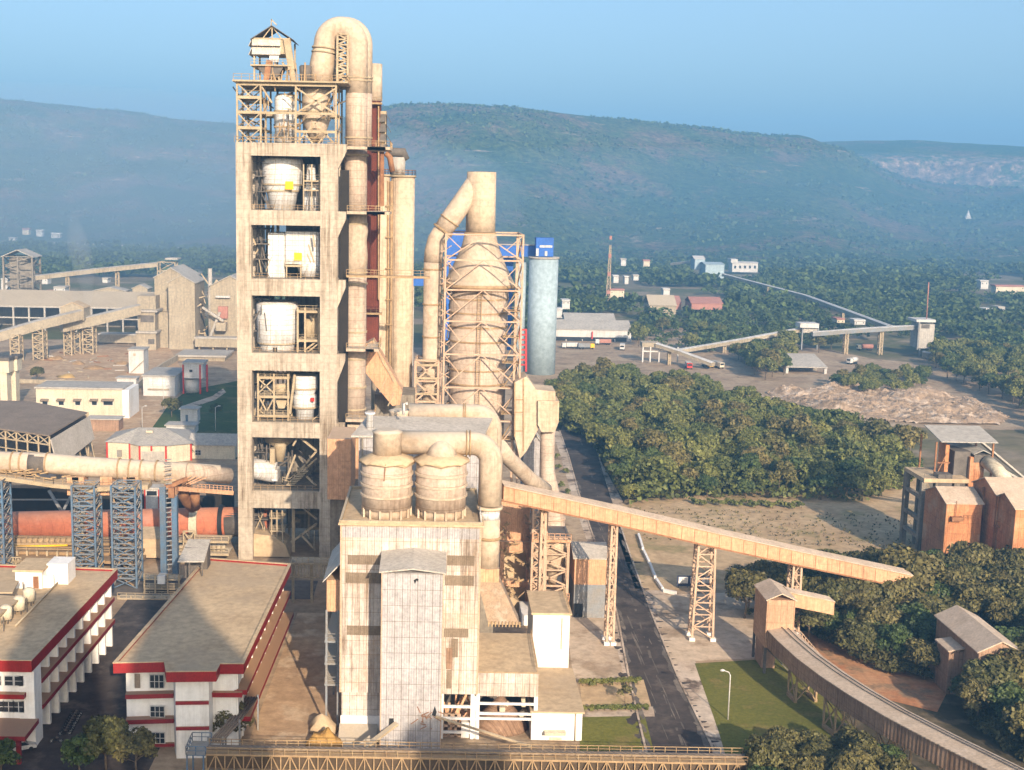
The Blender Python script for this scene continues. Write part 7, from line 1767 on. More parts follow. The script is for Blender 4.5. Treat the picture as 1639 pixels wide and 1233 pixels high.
for k in range(26):
    p = G(rq.uniform(75, 205), rq.uniform(566, 612)); b = MB(); a = rq.uniform(0, 3.1); L_ = rq.uniform(2, 7); b.bar(p+Vector((0, 0, .25)), p+Vector((L_*math.cos(a), L_*math.sin(a), .3)), rq.uniform(.3, .8), .4)
    tag(b.build('scrap_bar', (MT['steel'], MT['far_grey'], MT['rust'])[k % 3], None, tuple(p)), 'scrap steel beam lying among others in the left yard', 'scrap', 'scrap beams in the left yard')
o = thing('low_yard_wall', 'long low pale wall running across the left yard behind the storage building', 'wall', tuple(G(100, 616)))
A, B = G(20, 613), G(190, 617); b = MB(); b.bar(A+Vector((0, 0, .8)), B+Vector((0, 0, .8)), .5, 1.6); b.build('wall', MT['far_tan'], o)
o = thing('low_belt_trestle', 'open steel frame standing under the upper tan gallery', 'frame', tuple(D(115, 565, 600)))
b = MB(); b.lattice([(DX(104, 540, 600), 600, 0), (DX(128, 540, 600), 600, 0), (DX(128, 540, 600), 606, 0), (DX(104, 540, 600), 606, 0)], [(DX(104, 540, 600), 600, DZ(115, 524, 600)), (DX(128, 540, 600), 600, DZ(115, 524, 600)), (DX(128, 540, 600), 606, DZ(115, 524, 600)), (DX(104, 540, 600), 606, DZ(115, 524, 600))], 3, .6, .4, xb=False); b.build('frame', MT['steel'], o)
for k, (px, py, lab) in enumerate(((228, 690, 'lamp pole by the faceted garage'), (262, 655, 'lamp pole at the left end of the lawn'), (210, 655, 'lamp pole beside the cream storage building'), (345, 690, 'lamp pole between the lawn and the concrete tower'))):
    p = G(px, py); o = thing('lamp_pole', lab, 'lamp', tuple(p), 'lamp poles in the left yard'); MB().tube([p, p+Vector((0, 0, 8)), p+Vector((1.0, 0, 8.5))], [.13, .1, .08], 8).build('pole', MT['far_white'], o); MB().tube([p+Vector((.9, 0, 8.5)), p+Vector((1.7, 0, 8.5))], .2, 8).build('lamp_head', MT['far_white'], o)
# head frame and open frame tower
YF = 800.0
o = thing('open_frame_tower', 'open framed tower with pitched roof at the far left', 'tower', tuple(D(32, 470, YF)))
xa, xb_ = DX(6, 440, YF), DX(52, 440, YF); z = DZ(30, 411, YF)
b = MB(); b.lattice([(xa, YF, 0), (xb_, YF, 0), (xb_, YF+16, 0), (xa, YF+16, 0)], [(xa, YF, z), (xb_, YF, z), (xb_, YF+16, z), (xa, YF+16, z)], 6, 1.1, .6, xb=False)
xm = (xa+xb_)/2; b.bar((xm, YF, 0), (xm, YF, z), .9)
b.build('frame', MT['concrete_dark'], o); MB().gable(xa, xb_, YF, YF+16, z, z+4, 'y', .5, 1.2).build('roof', MT['far_grey'], o)
MB().box(xa+1, xb_-1, YF+8, YF+9, 0, z-1).build('back_wall', MT['concrete_dark'], o)
o = thing('head_station', 'small roofed head frame at the upper end of the thin far conveyor', 'frame', tuple(D(267, 450, 824)))
xa, xb_ = DX(252, 425, 824), DX(280, 425, 824); z = DZ(267, 420, 824)
b = MB(); b.lattice([(xa, 824, 8), (xb_, 824, 8), (xb_, 832, 8), (xa, 832, 8)], [(xa, 824, z), (xb_, 824, z), (xb_, 832, z), (xa, 832, z)], 4, .7, .4, xb=False); b.bar((xa, 826, 0), (xa, 826, 8), 1); b.bar((xb_, 826, 0), (xb_, 826, 8), 1); b.build('frame', MT['steel'], o)
MB().fbox(264, 284, 413.5, 416, 823, 12).build('roof', MT['far_grey'], o)
b = MB(); V = [G(30, 392), G(200, 397), G(290, 401), G(375, 405)]
for a, c in zip(V[:-1], V[1:]): b.bar(a+Vector((0, 0, 2)), c+Vector((0, 0, 2)), 1.5, 4.5)
solo(b, 'boundary_wall', MT['far_white'], 'far white boundary wall running across behind the left trees', 'wall', tuple(V[1]))
# yard walls and plume
o = thing('yard_wall', 'low cream yard wall climbing from the storage building towards the plant', 'wall', tuple(G(245, 615)))
b = MB(); wl = [(198, 650), (222, 622), (240, 605), (262, 590), (288, 575)]
for a, c in zip(wl[:-1], wl[1:]): A, B = G(*a), G(*c); b.bar(A+Vector((0, 0, 1.2)), B+Vector((0, 0, 1.2)), .8, 3.0)
b.build('wall', MT['far_tan'], o)
pl = volume_box('smoke_plume', 0, 1, 0, 1, 0, 1, 0.013, (0.9, 0.92, 0.95), 0.0); bpy.data.meshes.remove(pl.data) if 0 else None
b = MB(); P = [D(141, 489, 640), D(141, 470, 640), D(138, 450, 641), D(133, 425, 642), D(127, 400, 643), D(122, 376, 645), D(118, 352, 646), D(115, 330, 647)]; b.tube(P, [1.6, 2.6, 4.2, 5.5, 6.0, 5.0, 2.6, .3], 20, smooth=True); b.f = [tuple(reversed(f_)) for f_ in b.f]
m_ = pl.data.materials[0]; bpy.data.objects.remove(pl); o = b.build('smoke_plume', m_, None, tuple(P[0])); o['kind'] = 'stuff'

# ================================================================ far right: belts, depot, houses
fgal('overland_conveyor', 'long thin overland conveyor descending from the blue plant to the grey transfer tower', [(1158, 438, 1120), (1290, 472, 960), (1425, 521, 700)], 3.2, 2.2, [(1230, 460, 1020, 1.2, 2, 4), (1290, 478, 960, 1.2, 2, 4), (1350, 500, 850, 1.2, 2, 4)], roof='far_white', grp='far conveyors on the right')
fgal('overland_conveyor', 'grey conveyor climbing from the truck yard up to the little roofed cabin', [(1085, 559, 640), (1180, 543, 648), (1284, 524, 660)], 3.6, 1.8, [(1160, 554, 646, 2, 2, 3), (1230, 540, 654, 2, 2, 4)], roof='far_white', grp='far conveyors on the right')
fgal('overland_conveyor', 'pale conveyor between the little roofed cabin and the grey transfer tower', [(1300, 531, 652), (1380, 525, 650), (1468, 520, 650)], 3.8, 2.0, [(1356, 533, 650, 2.2, 3, 5), (1412, 528, 650, 2.2, 3, 5)], 'blue_dusty', 'far_white', 'far conveyors on the right')
fgal('overland_conveyor', 'grey conveyor leaving the transfer tower and running off the right edge', [(1478, 562, 640), (1560, 580, 625), (1720, 617, 590)], 4.2, 2.6, [(1530, 585, 630, 2, 3, 3), (1600, 600, 618, 2, 3, 3)], roof='far_white', grp='far conveyors on the right')
fgal('overland_conveyor', 'short grey conveyor dropping from the loading deck to the parked trucks', [(1052, 549, 600), (1090, 561, 592), (1142, 580, 580)], 3.4, 1.6, [(1072, 562, 596, 1.5, 2, 3)], roof='far_white', grp='far conveyors on the right')
YT2 = 645.0
o = thing('transfer_tower', 'square grey transfer tower with dark window opening and a thin mast on top', 'tower', tuple(D(1482, 570, YT2)))
MB().fbox(1470, 1495, 519, 558, YT2, 11).build('wall', MT['far_grey'], o); MB().fbox(1467, 1498, 512, 516, YT2-1, 13).build('roof', MT['far_white'], o)
b = MB(); b.fbox(1475, 1488, 519.5, 526, YT2-.2, .15); b.build('opening', MT['steel_dark'], o)
b = MB(); 
for px in (1471, 1494): b.fbox(px-1, px+1, 558, 590, YT2+1, 1); b.fbox(px-1, px+1, 558, 590, YT2+9, 1)
b.fbox(1469, 1471.5, 516, 560, YT2-.5, 2); b.build('leg', MT['blue_dusty'], o)
MB().tube([D(1483, 512, YT2+4), D(1486.5, 452, YT2+4)], .3, 6).build('mast', MT['far_pink'], o)
o = thing('roofed_cabin', 'little roofed cabin where two grey conveyors meet', 'cabin', tuple(D(1296, 540, 655)))
MB().fbox(1281, 1311, 518, 525, 653, 9).build('roof', MT['far_white'], o); MB().fbox(1286, 1308, 525.2, 533, 655, 6).build('wall', MT['far_grey'], o)
b = MB(); b.fbox(1283, 1285, 525, 560, 655, 1); b.fbox(1308, 1310, 525, 560, 655, 1); b.build('leg', MT['blue_dusty'], o)
o = thing('loading_deck', 'tan loading deck with white posts at the edge of the truck yard', 'platform', tuple(D(1045, 575, 600)))
MB().fbox(1028, 1056, 549, 556, 600, 8).build('deck', MT['far_tan'], o)
b = MB()
for px in (1029, 1041, 1055, 1072, 1085): b.fbox(px-1, px+1, 556, 580, 600, 1)
b.fbox(1028, 1090, 562, 564, 600.2, 1); b.build('post', MT['far_white'], o)
o = thing('open_store', 'grey roofed open store with white corner posts by the quarry heap', 'shed', tuple(D(1287, 600, 575)))
xa, xb_ = DX(1256, 585, 575), DX(1323, 585, 575); ze = DZ(1290, 588, 575)
b = MB(); b.prism([(xa, 573, ze), (xa-1.5, 590, ze+4.2), (xa-1.5, 590, ze+4.6), (xa, 573, ze+.4)], (xb_-xa, 0, 0)); b.build('roof', MT['far_grey'], o)
b = MB(); b.box(xa+.5, xb_-.5, 586, 587, 0, ze+2); b.box(xa, xa+.6, 575, 586, 0, ze+.3); b.build('wall', MT['concrete_dark'], o)
b = MB(); 
for x in (xa+.4, xb_-1.2): b.box(x, x+1.2, 574, 575.2, 0, ze)
b.build('post', MT['far_white'], o)
def simple(name, label, pa, pb, pt, pr, pb2, Y, dep, wm='far_white', rm='far_grey', grp=None, win=0, cat='building', cols=0):
    o = thing(name, label, cat, tuple(D((pa+pb)/2, pb2, Y)), grp)
    MB().fbox(pa, pb, pr, pb2, Y, dep).build('wall', MT[wm], o)
    xa, xb_ = DX(pa, pr, Y), DX(pb, pr, Y); z0_, z1_ = DZ((pa+pb)/2, pr, Y), DZ((pa+pb)/2, pt, Y+dep*.5)
    b = MB(); b.gable(xa, xb_, Y, Y+dep, z0_+.05, max(z1_, z0_+.8), 'x', .3, .6); b.build('roof', MT[rm], o)
    if win:
        for k in range(win):
            px = pa+(pb-pa)*(k+.6)/(win+.2); b = MB(); b.fbox(px-1.6, px+1.6, pr+(pb2-pr)*.3, pr+(pb2-pr)*.6, Y-.2, .15); b.build('window', MT['glass'], o)
    if cols:
        b = MB()
        for k in range(cols): px = pa+(pb-pa)*k/(cols-1); b.fbox(px-.6, px+.6, pr+(pb2-pr)*.55, pb2, Y-1.2, .8)
        b.build('column', MT['far_white'], o)
    return o
o = simple('truck_depot', 'long grey roofed white depot with dark bays facing the truck yard', 880, 1010, 513, 528, 556, 690, 26, cols=6)
b = MB(); b.fbox(882, 1003, 540, 553, 689.2, .7); b.build('dark_bay', MT['glass'], o); b = MB(); b.fbox(947, 949, 531, 543, 688.9, .25); b.build('sign_panel', MT['red_paint'], o)
simple('depot_shed', 'grey roofed shed directly behind the long truck depot', 905, 984, 502, 513, 520, 740, 20)
simple('pink_roof_house', 'tan sheet roofed hall left of the pink roofs', 1040, 1082, 473, 489, 512, 800, 24, 'far_tan', 'far_tan')
simple('pink_roof_house', 'pink hipped roof house in the trees, the left one of two', 1064, 1090, 474, 486, 496, 850, 22, 'far_pink', 'far_pink', 'pink roofed houses')
simple('pink_roof_house', 'pink roof house in the trees, the wider right one of two', 1107, 1156, 476, 486, 496, 830, 22, 'far_pink', 'far_pink', 'pink roofed houses')
o = simple('white_building', 'white flat block with a row of small windows on the far slope', 1172, 1213, 419, 421, 436, 1330, 18, 'far_white', 'far_white', win=5)
MB().fbox(1170, 1181, 415, 421, 1329, 16).build('stair_head', MT['far_white'], o)
o = simple('blue_plant', 'pale blue far plant building at the head of the long conveyor', 1129, 1159, 420, 424, 446, 1130, 26, 'silo_blue', 'silo_blue')
o = simple('blue_plant_wing', 'taller pale blue wing with pitched roof left of the far plant building', 1112, 1128, 410, 415, 432, 1150, 20, 'silo_blue', 'far_white')
fgal('far_feeder', 'faint thin feeder belt left of the blue plant', [(1075, 421, 1200), (1112, 417, 1170)], 3, 2, [], 'far_grey', 'far_white')
o = thing('radio_mast', 'slim red and white lattice mast rising from the trees', 'mast', tuple(D(974, 462, 900)))
b = MB(); p, p1 = D(974, 462, 900), D(977, 393, 900)
b.lattice([(p.x-1.6, 900, 0), (p.x+1.6, 900, 0), (p.x+1.6, 903, 0), (p.x-1.6, 903, 0)], [(p1.x-.5, 900, p1.z), (p1.x+.5, 900, p1.z), (p1.x+.5, 901, p1.z), (p1.x-.5, 901, p1.z)], 12, .45, .3, xb=False); b.build('frame', MT['steel'], o)
for k in range(4):
    z0_ = 10+k*13; b = MB(); b.box(p.x-1.3+k*.2, p.x+1.3-k*.1, 899.6, 901, z0_, z0_+2.6); b.build('red_band', MT['far_pink'], o)
HS = [(994, 1002, 414, 423, 1250, 'white house with red roof edge beside the lattice mast'), (1030, 1040, 416, 424, 1280, 'small white house right of the lattice mast among far trees'), (1570, 1582, 449, 460, 1100, 'little cream house with pink upper floor on the right far slope'), (1576, 1592, 494, 507, 860, 'lower white house of the pair in the right hand trees'), (1598, 1608, 491, 506, 856, 'upper white house with grey roof in the right hand trees'), (1594, 1640, 457, 468, 1050, 'long row of white houses at the right edge'), (982, 990, 441, 450, 1000, 'tiny white cottage below the lattice mast'), (1000, 1006, 442, 452, 1010, 'tiny cream cottage right of the mast foot'), (1014, 1022, 440, 446, 1040, 'tiny pale shed in the far trees right of the mast'), (977, 999, 463, 474, 900, 'white roofed shed between the big trees left of the pink roofs'), (900, 912, 480, 492, 800, 'white cottage near the blue silo'), (890, 900, 494, 506, 770, 'white lorry shed near the blue silo foot'), (86, 104, 459, 470, 760, 'white bungalow behind the long shed on the left'), (70, 80, 466, 471, 758, 'tiny white outhouse behind the long shed'), (2, 12, 446, 466, 850, 'pale house at the left edge below the frame tower'), (64, 76, 444, 452, 900, 'pale house in the trees right of the frame tower'), (164, 172, 445, 450, 900, 'pale hut in the trees by the far conveyor'), (36, 46, 366, 374, 1900, 'far white house high on the left slope'), (58, 68, 368, 377, 1880, 'far pale house on the left slope beside another'), (82, 96, 373, 381, 1860, 'far broad white house on the left slope'), (14, 24, 380, 388, 1750, 'far white house near the start of the boundary wall'), (1340, 1352, 510, 514, 720, 'pale shed roof behind the grey conveyors'), (1368, 1385, 512, 517, 720, 'longer pale shed roof behind the grey conveyors'), (1062, 1072, 462, 470, 900, 'pale blue roofed house near the pink roofs')]
for k, (pa, pb, pt, pb2, Y, lab) in enumerate(HS):
    o = thing('far_house', lab, 'house', tuple(D((pa+pb)/2, pb2, Y)), 'small houses in the valley')
    base = DZ((pa+pb)/2, pb2, Y)
    b = MB(); b.fbox(pa, pb, pt+2.5, pb2+3, Y, 9); b.build('wall', MT[('far_white', 'cream', 'far_white', 'far_white')[k % 4]], o)
    b = MB(); b.fbox(pa-.8, pb+.8, pt, pt+2, Y-.8, 10.6); b.build('roof', MT[('far_grey', 'far_pink', 'far_white', 'far_white')[k % 4]], o)
    b = MB()
    if pb-pa > 11: b.fbox(pa+2, pa+3.2, pt+4, pt+6, Y-.15, .1); b.fbox(pb-3.5, pb-2.3, pt+4, pt+6, Y-.15, .1); b.build('window', MT['glass'], o)
o = thing('hill_temple', 'tiny white pointed temple on the foot of the far right hill', 'temple', tuple(D(1549, 345, 2400)))
from mathutils.bvhtree import BVHTree
_g = HILLS[0][0]; _n = len(_g[0]); _bv = BVHTree.FromPolygons([v for r_ in _g for v in r_], [(r_*_n+k, r_*_n+k+1, (r_+1)*_n+k+1, (r_+1)*_n+k) for r_ in range(len(_g)-1) for k in range(_n-1)])
_h = _bv.ray_cast(Vector((0, 0, H)), ray(1549, 350).normalized())[0] or D(1549, 350, 2400); o.location = _h; o['_w'] = list(_h); c = _h+Vector((0, 0, 7)); MB().lathe(c.x, c.y, [(c.z-8, 4.6), (c.z-4, 4.4), (c.z-1, 3.0), (c.z+3, 1.4), (c.z+7, .3)], 12).build('spire', MT['far_white'], o); MB().box(c.x-6, c.x+6, c.y-4, c.y+4, c.z-12, c.z-6).build('base', MT['far_white'], o)
# vehicles in the yard
def truck(label, px, py, hd, cab, body, tank=False, L=8.5):
    p = G(px, py); o = thing('truck', label, 'truck', (0, 0, 0), 'trucks in the far yard')
    MB().box(-L/2, -L/2+2.1, -1.2, 1.2, .8, 3.0).build('cab', MT[cab], o)
    b = MB(); b.box(-L/2-.03, -L/2-.005, -1.0, 1.0, 1.8, 2.7); b.build('windscreen', MT['glass'], o)
    b = MB()
    if tank: b.tube([(-L/2+2.4, 0, 2.2), (L/2, 0, 2.2)], 1.25, 16)
    else: b.box(-L/2+2.3, L/2, -1.25, 1.25, 1.1, 3.1)
    b.build('cargo_body', MT[body], o)
    MB().box(-L/2+.2, L/2-.1, -.9, .9, .7, 1.05).build('chassis', MT['black'], o)
    for x in (-L/2+1, L/2-2.4, L/2-1.1):
        for s in (-1, 1): MB().tube([(x, s*.8, .52), (x, s*1.2, .52)], .52, 14).build('wheel', MT['black'], o)
    o.location = p; o.rotation_euler = (0, 0, hd); o['_w'] = list(p); return o
truck('white and red truck parked leftmost by the depot', 912, 558, .1, 'far_white', 'far_white'); truck('blue truck with orange cab parked by the depot', 938, 559, 3.2, 'yellow', 'blue_dusty')
truck('red bodied truck parked right of the orange one by the depot', 965, 552, .05, 'far_white', 'far_pink'); truck('white box truck by the corner of the depot', 996, 560, 1.4, 'far_white', 'far_white')
truck('red and white truck facing the camera at the yard edge', 1102, 590, 1.5, 'red_paint', 'far_white'); truck('truck with orange cab near the short conveyor', 1132, 588, 1.8, 'yellow', 'far_white'); truck('greenish truck at the end of the short conveyor', 1148, 589, 1.9, 'cream', 'far_grey')
truck('cream and red tanker under the blue legged conveyor', 1384, 561, .0, 'cream', 'far_pink', True); truck('white tanker lorry standing in front of the blue legged conveyor', 1364, 583, .6, 'far_white', 'far_white', True, 6)
# ================================================================ street scene
def motorbike():
    o = thing('motorbike', None, 'motorbike', (0, 0, 0), 'motorbikes parked between the office blocks')
    for x in (-.65, .65):
        b = MB(); b.tube([(x+.3*math.cos(a*.5236), 0, .31+.3*math.sin(a*.5236)) for a in range(13)], .06, 6, caps=False); wo = b.build('wheel', MT['black'], o)
        b = MB()
        for a in range(3): b.bar((x-.26*math.cos(a), 0, .31-.26*math.sin(a)), (x+.26*math.cos(a), 0, .31+.26*math.sin(a)), .03)
        b.build('spokes', MT['frame'], wo)
    b = MB(); b.tube([(-.1, 0, .72), (.1, 0, .86), (.38, 0, .8)], [.08, .16, .1], 10); b.build('fuel_tank', MT['steel_dark'], o)
    b = MB(); b.box(-.75, -.05, -.13, .13, .72, .84); b.build('seat', MT['black'], o)
    b = MB(); b.bar((.65, 0, .31), (.42, 0, .95), .09); b.bar((.42, -.33, 1.0), (.42, .33, 1.0), .05); b.bar((-.65, 0, .31), (.1, 0, .4), .09); b.box(-.2, .2, -.14, .14, .25, .6); b.build('frame', MT['black'], o)
    return o
mb0 = motorbike(); KIDS.clear()
for k in range(9):
    p = G(104+k*2.2, 1177-k*3.9) + Vector((0, 0, .0))
    ob = mb0 if k == 0 else copy_tree(mb0, p, 0.0)
    ob.location = p; ob.rotation_euler = (0, 0, .25+.1*math.sin(k*2.1)); ob['label'] = 'dark motorbike in the tight row parked against the left office block'
p = G(90, 1189); ob = copy_tree(mb0, p, .15, 1.0, 'dark motorbike parked by itself on the shaded street, nearer the porch'); 
o = thing('car', 'white car parked half under the porch of the left office block', 'car', (0, 0, 0)); p = G(33, 1201)
b = MB(); b.prism([(-2.1, -.85, .35), (2.1, -.85, .35), (2.15, -.85, .75), (1.2, -.85, .92), (-1.9, -.85, .95), (-2.15, -.85, .7)], (0, 1.7, 0)); b.build('body', MT['far_white'], o)
b = MB(); b.prism([(-1.7, -.75, .93), (1.1, -.75, .9), (.45, -.7, 1.42), (-1.2, -.7, 1.42)], (0, 1.45, 0)); b.build('windows', MT['glass'], o)
MB().box(-1.15, .4, -.68, .7, 1.425, 1.46).build('car_roof', MT['far_white'], o)
for x in (-1.3, 1.3):
    for s in (-1, 1): MB().tube([(x, s*.65, .32), (x, s*.87, .32)], .32, 14).build('wheel', MT['black'], o)
o.location = p; o.rotation_euler = (0, 0, .5)
# yellow tarpaulin heap and rocks near the mill foot
p = G(520, 1192); b = MB(); b.lathe(0, 0, [(0, 2.5), (.8, 2.3), (1.5, 1.6), (2.0, .5)], 14)
b.v = [(v[0]*(1+.3*math.sin(5*v[1]))+p.x, v[1]*.8*(1+.2*math.sin(4*v[0]))+p.y, v[2]*(1+.3*math.sin(3*v[0]+v[1]))) for v in b.v]
solo(b, 'tarpaulin_heap', mat('ochre_tarpaulin', (.52, .30, .09), (.42, .24, .07), 1.0), 'crumpled ochre tarpaulin heap beside the mill foot', 'tarpaulin', tuple(p))
p = G(515, 1170); b = MB(); b.lathe(0, 0, [(0, 2.2), (1.0, 1.8), (2.2, .8), (2.7, .1)], 11)
b.v = [(v[0]*(1+.3*math.sin(4*v[1]+1))+p.x, v[1]*(1+.3*math.sin(5*v[0]))+p.y, v[2]) for v in b.v]
solo(b, 'brown_heap', MT['roof_tan'], 'grey brown heap of spoil behind the ochre tarpaulin', 'heap', tuple(p))
# out of frame behind the viewer: the taller conditioning tower and silo whose shadows fall over the offices
def caster(px, py, z, t, zprof, label):
    tip = G(px, py, z) + SUNV*t; s = tip.z
    return cond_tower(label, tip.x, tip.y, [(s-dz, r) for dz, r in zprof], 1)
cA = caster(262, 903, 12, 300, ((62, 9.8), (26, 9.8), (25.6, 10), (24, 9.4), (19, 7.6), (14, 5.0), (10, 3.6), (9, 3.1), (6, 2.9), (0, 2.8)), 'conditioning tower standing behind the viewer with its shadow on the wide roof')
cB = caster(88, 958, 12, 290, ((62, 8), (36, 8), (35.7, 8), (34, 8), (27, 8), (20, 7.5), (10, 6.2), (9, 5.2), (4, 4.6), (0, 3)), 'round shouldered silo behind the viewer with its shadow on the left roof')
cC_ = caster(690, 1165, 3, 230, ((70, 6), (50, 6), (45, 6), (34, 6), (27, 6), (20, 6), (10, 6), (9, 6), (4, 6), (0, 5)), 'slim tank behind the viewer with its shadow on the lattice bridge')
for c in (cA, cB, cC_): c['label'] = c['label']
MT['leafU'] = mat('leaf_undergrowth', (0.142, 0.150, 0.042), (0.076, 0.088, 0.022), 0.09, bump=0, island=0.42, rough=0.65)
MT['leafV'] = mat('leaf_grove_undergrowth', (0.105, 0.095, 0.036), (0.05, 0.05, 0.018), 0.12, bump=0, island=0.42, rough=0.65)
# ================================================================ trees
def crown_pts(seed, rx, rz, nl, nq, zc, leaf, lobe=.5):
    g = np.random.default_rng(seed)
    d = g.normal(size=(nl, 3)); d /= np.linalg.norm(d, axis=1)[:, None]; d[:, 2] = np.where(d[:, 2] < -.45, -d[:, 2], d[:, 2])
    rr = g.uniform(.45, .8, nl)[:, None]; C = d*rr*np.array([rx, rx, rz]); R_ = rx*lobe*g.uniform(.6, 1.15, nl)
    idx = g.integers(0, nl, nq); v = g.normal(size=(nq, 3)); v /= np.linalg.norm(v, axis=1)[:, None]; v[:, 2] = np.where(v[:, 2] < -.3, -v[:, 2], v[:, 2])
    rad = g.uniform(.62, 1.12, nq) ** .6
    P = C[idx] + v*(R_[idx]*rad)[:, None]*np.array([1, 1, .85]); P[:, 2] += zc
    nrm = v + g.normal(size=(nq, 3))*.55; nrm[:, 2] += .25; nrm /= np.linalg.norm(nrm, axis=1)[:, None]
    a = g.normal(size=(nq, 3)); u = np.cross(nrm, a); u /= np.linalg.norm(u, axis=1)[:, None]; w_ = np.cross(nrm, u)
    s = (leaf*g.uniform(.55, 1.3, nq))[:, None]; k = g.uniform(.45, .8, nq)[:, None]
    bend = nrm*s*.25
    return np.stack([P-u*s-w_*s*k*.4, P+u*s*.2-w_*s*k-bend, P+u*s+w_*s*k*.3, P-u*s*.3+w_*s*k-bend], axis=1)
def make_tree(name, cat, seed, rx, h, nl, nq, leaf, m, trunk=.22, group=None, lobe=.5, squash=.62):
    o = thing(name, None, cat, (0, 0, 0), group); rz = (h*squash)/2*1.05; zc = h-rz*1.05
    rr = random.Random(seed)
    b = MB(); b.tube([(0, 0, -.3), (rr.uniform(-.15, .15), rr.uniform(-.15, .15), h*.28), (rr.uniform(-.3, .3), rr.uniform(-.3, .3), zc), (rr.uniform(-.4, .4), rr.uniform(-.4, .4), h*.85)], [trunk, trunk*.8, trunk*.5, trunk*.15], 7)
    for k in range(6):
        a = k*1.05+rr.uniform(-.3, .3); z0_ = h*rr.uniform(.25, .45); b.tube([(0, 0, z0_), (rx*.35*math.cos(a), rx*.35*math.sin(a), z0_+h*.14), (rx*.72*math.cos(a), rx*.72*math.sin(a), z0_+h*.26)], [trunk*.5, trunk*.3, trunk*.08], 5)
    b.build('trunk', MT['bark'], o)
    np_mesh('crown', crown_pts(seed, rx*.78, rz*.82, nl, nq, zc, leaf, lobe), m, o)
    return o
def in_poly(x, y, P):
    c = False; n = len(P); j = n-1
    for i in range(n):
        if (P[i][1] > y) != (P[j][1] > y) and x < (P[j][0]-P[i][0])*(y-P[i][1])/(P[j][1]-P[i][1])+P[i][0]: c = not c
        j = i
    return c
def scatter(pxpoly, d, seed, n=6000, keep=None):
    P = [(lambda v: (v.x, v.y))(G(*p)) for p in pxpoly]; rr = random.Random(seed); out = []
    x0, x1 = min(p[0] for p in P), max(p[0] for p in P); y0, y1 = min(p[1] for p in P), max(p[1] for p in P)
    for _ in range(n):
        x, y = rr.uniform(x0, x1), rr.uniform(y0, y1)
        if not in_poly(x, y, P) or (keep and not keep(x, y)): continue
        if all((x-a)**2+(y-b)**2 > d*d for a, b in out): out.append((x, y))
    return out
def seg_d(x, y, pts):
    best = 1e9
    for a, c in zip(pts[:-1], pts[1:]):
        dx, dy = c.x-a.x, c.y-a.y; t = max(0, min(1, ((x-a.x)*dx+(y-a.y)*dy)/(dx*dx+dy*dy))); best = min(best, math.hypot(x-a.x-dx*t, y-a.y-dy*t))
    return best
def plant(protos, spots, label_fn, group, seed, smin=.8, smax=1.2, nm=None):
    rr = random.Random(seed)
    for k, (x, y) in enumerate(spots):
        pr = protos[rr.randrange(len(protos))]; s = rr.uniform(smin, smax)
        o = copy_tree(pr, (x, y, 0), rr.uniform(0, 6.28), (s*rr.uniform(.92, 1.08), s*rr.uniform(.92, 1.08), s*rr.uniform(.88, 1.15)))
        o['label'] = label_fn(x, y); o['group'] = group
        if nm: o.name = nm
PROTO = []
def protos(name, cat, specs, m, **k):
    L = [make_tree(name, cat, *s, m, **k) for s in specs]; PROTO.extend(L); return L
KIDS.clear()
wood = protos('wood_tree', 'tree', [(11, 5.8, 10.0, 26, 2600, .46), (12, 5.4, 11.4, 24, 2500, .45), (13, 6.4, 10.2, 30, 2900, .46), (14, 5.0, 9.2, 22, 2200, .44), (15, 6.0, 10.8, 28, 2700, .47)], MT['leafA'], squash=.86, lobe=.4)
grove = protos('grove_tree', 'tree', [(21, 5.2, 9.2, 22, 3600, .34), (22, 5.7, 9.8, 24, 4000, .35), (23, 4.7, 8.4, 18, 3000, .33), (24, 6.0, 9.4, 26, 4200, .35)], MT['leafB'], squash=.84, lobe=.42)
for o_, m_ in ((wood[1], 'leafC'), (wood[3], 'leafD'), (grove[2], 'leafD')):
    for c_ in [c_ for c_ in o_.children if c_.name.startswith('crown')]: c_.data.materials[0] = MT[m_]
KIDS.clear()
WP = [(870, 648), (905, 622), (985, 612), (1100, 634), (1250, 678), (1400, 716), (1462, 738), (1462, 776), (1390, 806), (1250, 803), (1130, 798), (1010, 812), (986, 790), (962, 742), (940, 706), (900, 690)]
front_y = lambda x, y: y
def wl_(x, y):
    if y < 362: return 'dusty green tree on the front edge of the wood facing the dry field'
    if x < 62: return 'dusty green tree on the road side of the wood'
    if y > 470: return 'dusty green tree at the back of the wood towards the truck yard'
    return 'dusty green tree in the crowded middle of the wood'
sp = scatter(WP, 6.2, 31); plant(wood, sp[:280], wl_, 'trees of the wood beside the road', 41, .55, 1.2)
kp = lambda x, y: seg_d(x, y, cp) > 3.6 and not (DX(1500, 985, 207)-2.5 < x < DX(1563, 990, 207)+2.5 and 187 < y < 209.5) and seg_d(x, y, gp[2:4]) > 1.5 and not (x < 73 and 192 < y < 212)
ga = scatter([(1190, 985), (1275, 958), (1390, 936), (1440, 955), (1520, 925), (1660, 900), (1740, 915), (1740, 1030), (1640, 1046), (1575, 1015), (1500, 1020), (1492, 1092), (1420, 1078), (1350, 1052), (1305, 1015), (1240, 985)], 4.9, 32, keep=kp)
gb = scatter([(1585, 1085), (1700, 1040), (1800, 1300), (1640, 1215), (1560, 1160), (1530, 1125)], 4.6, 33, keep=kp)
gc = scatter([(1205, 1262), (1262, 1222), (1320, 1205), (1372, 1222), (1440, 1262), (1480, 1340), (1205, 1340)], 4.2, 34, keep=lambda x, y: seg_d(x, y, cp) > 3.4 and y < 168)
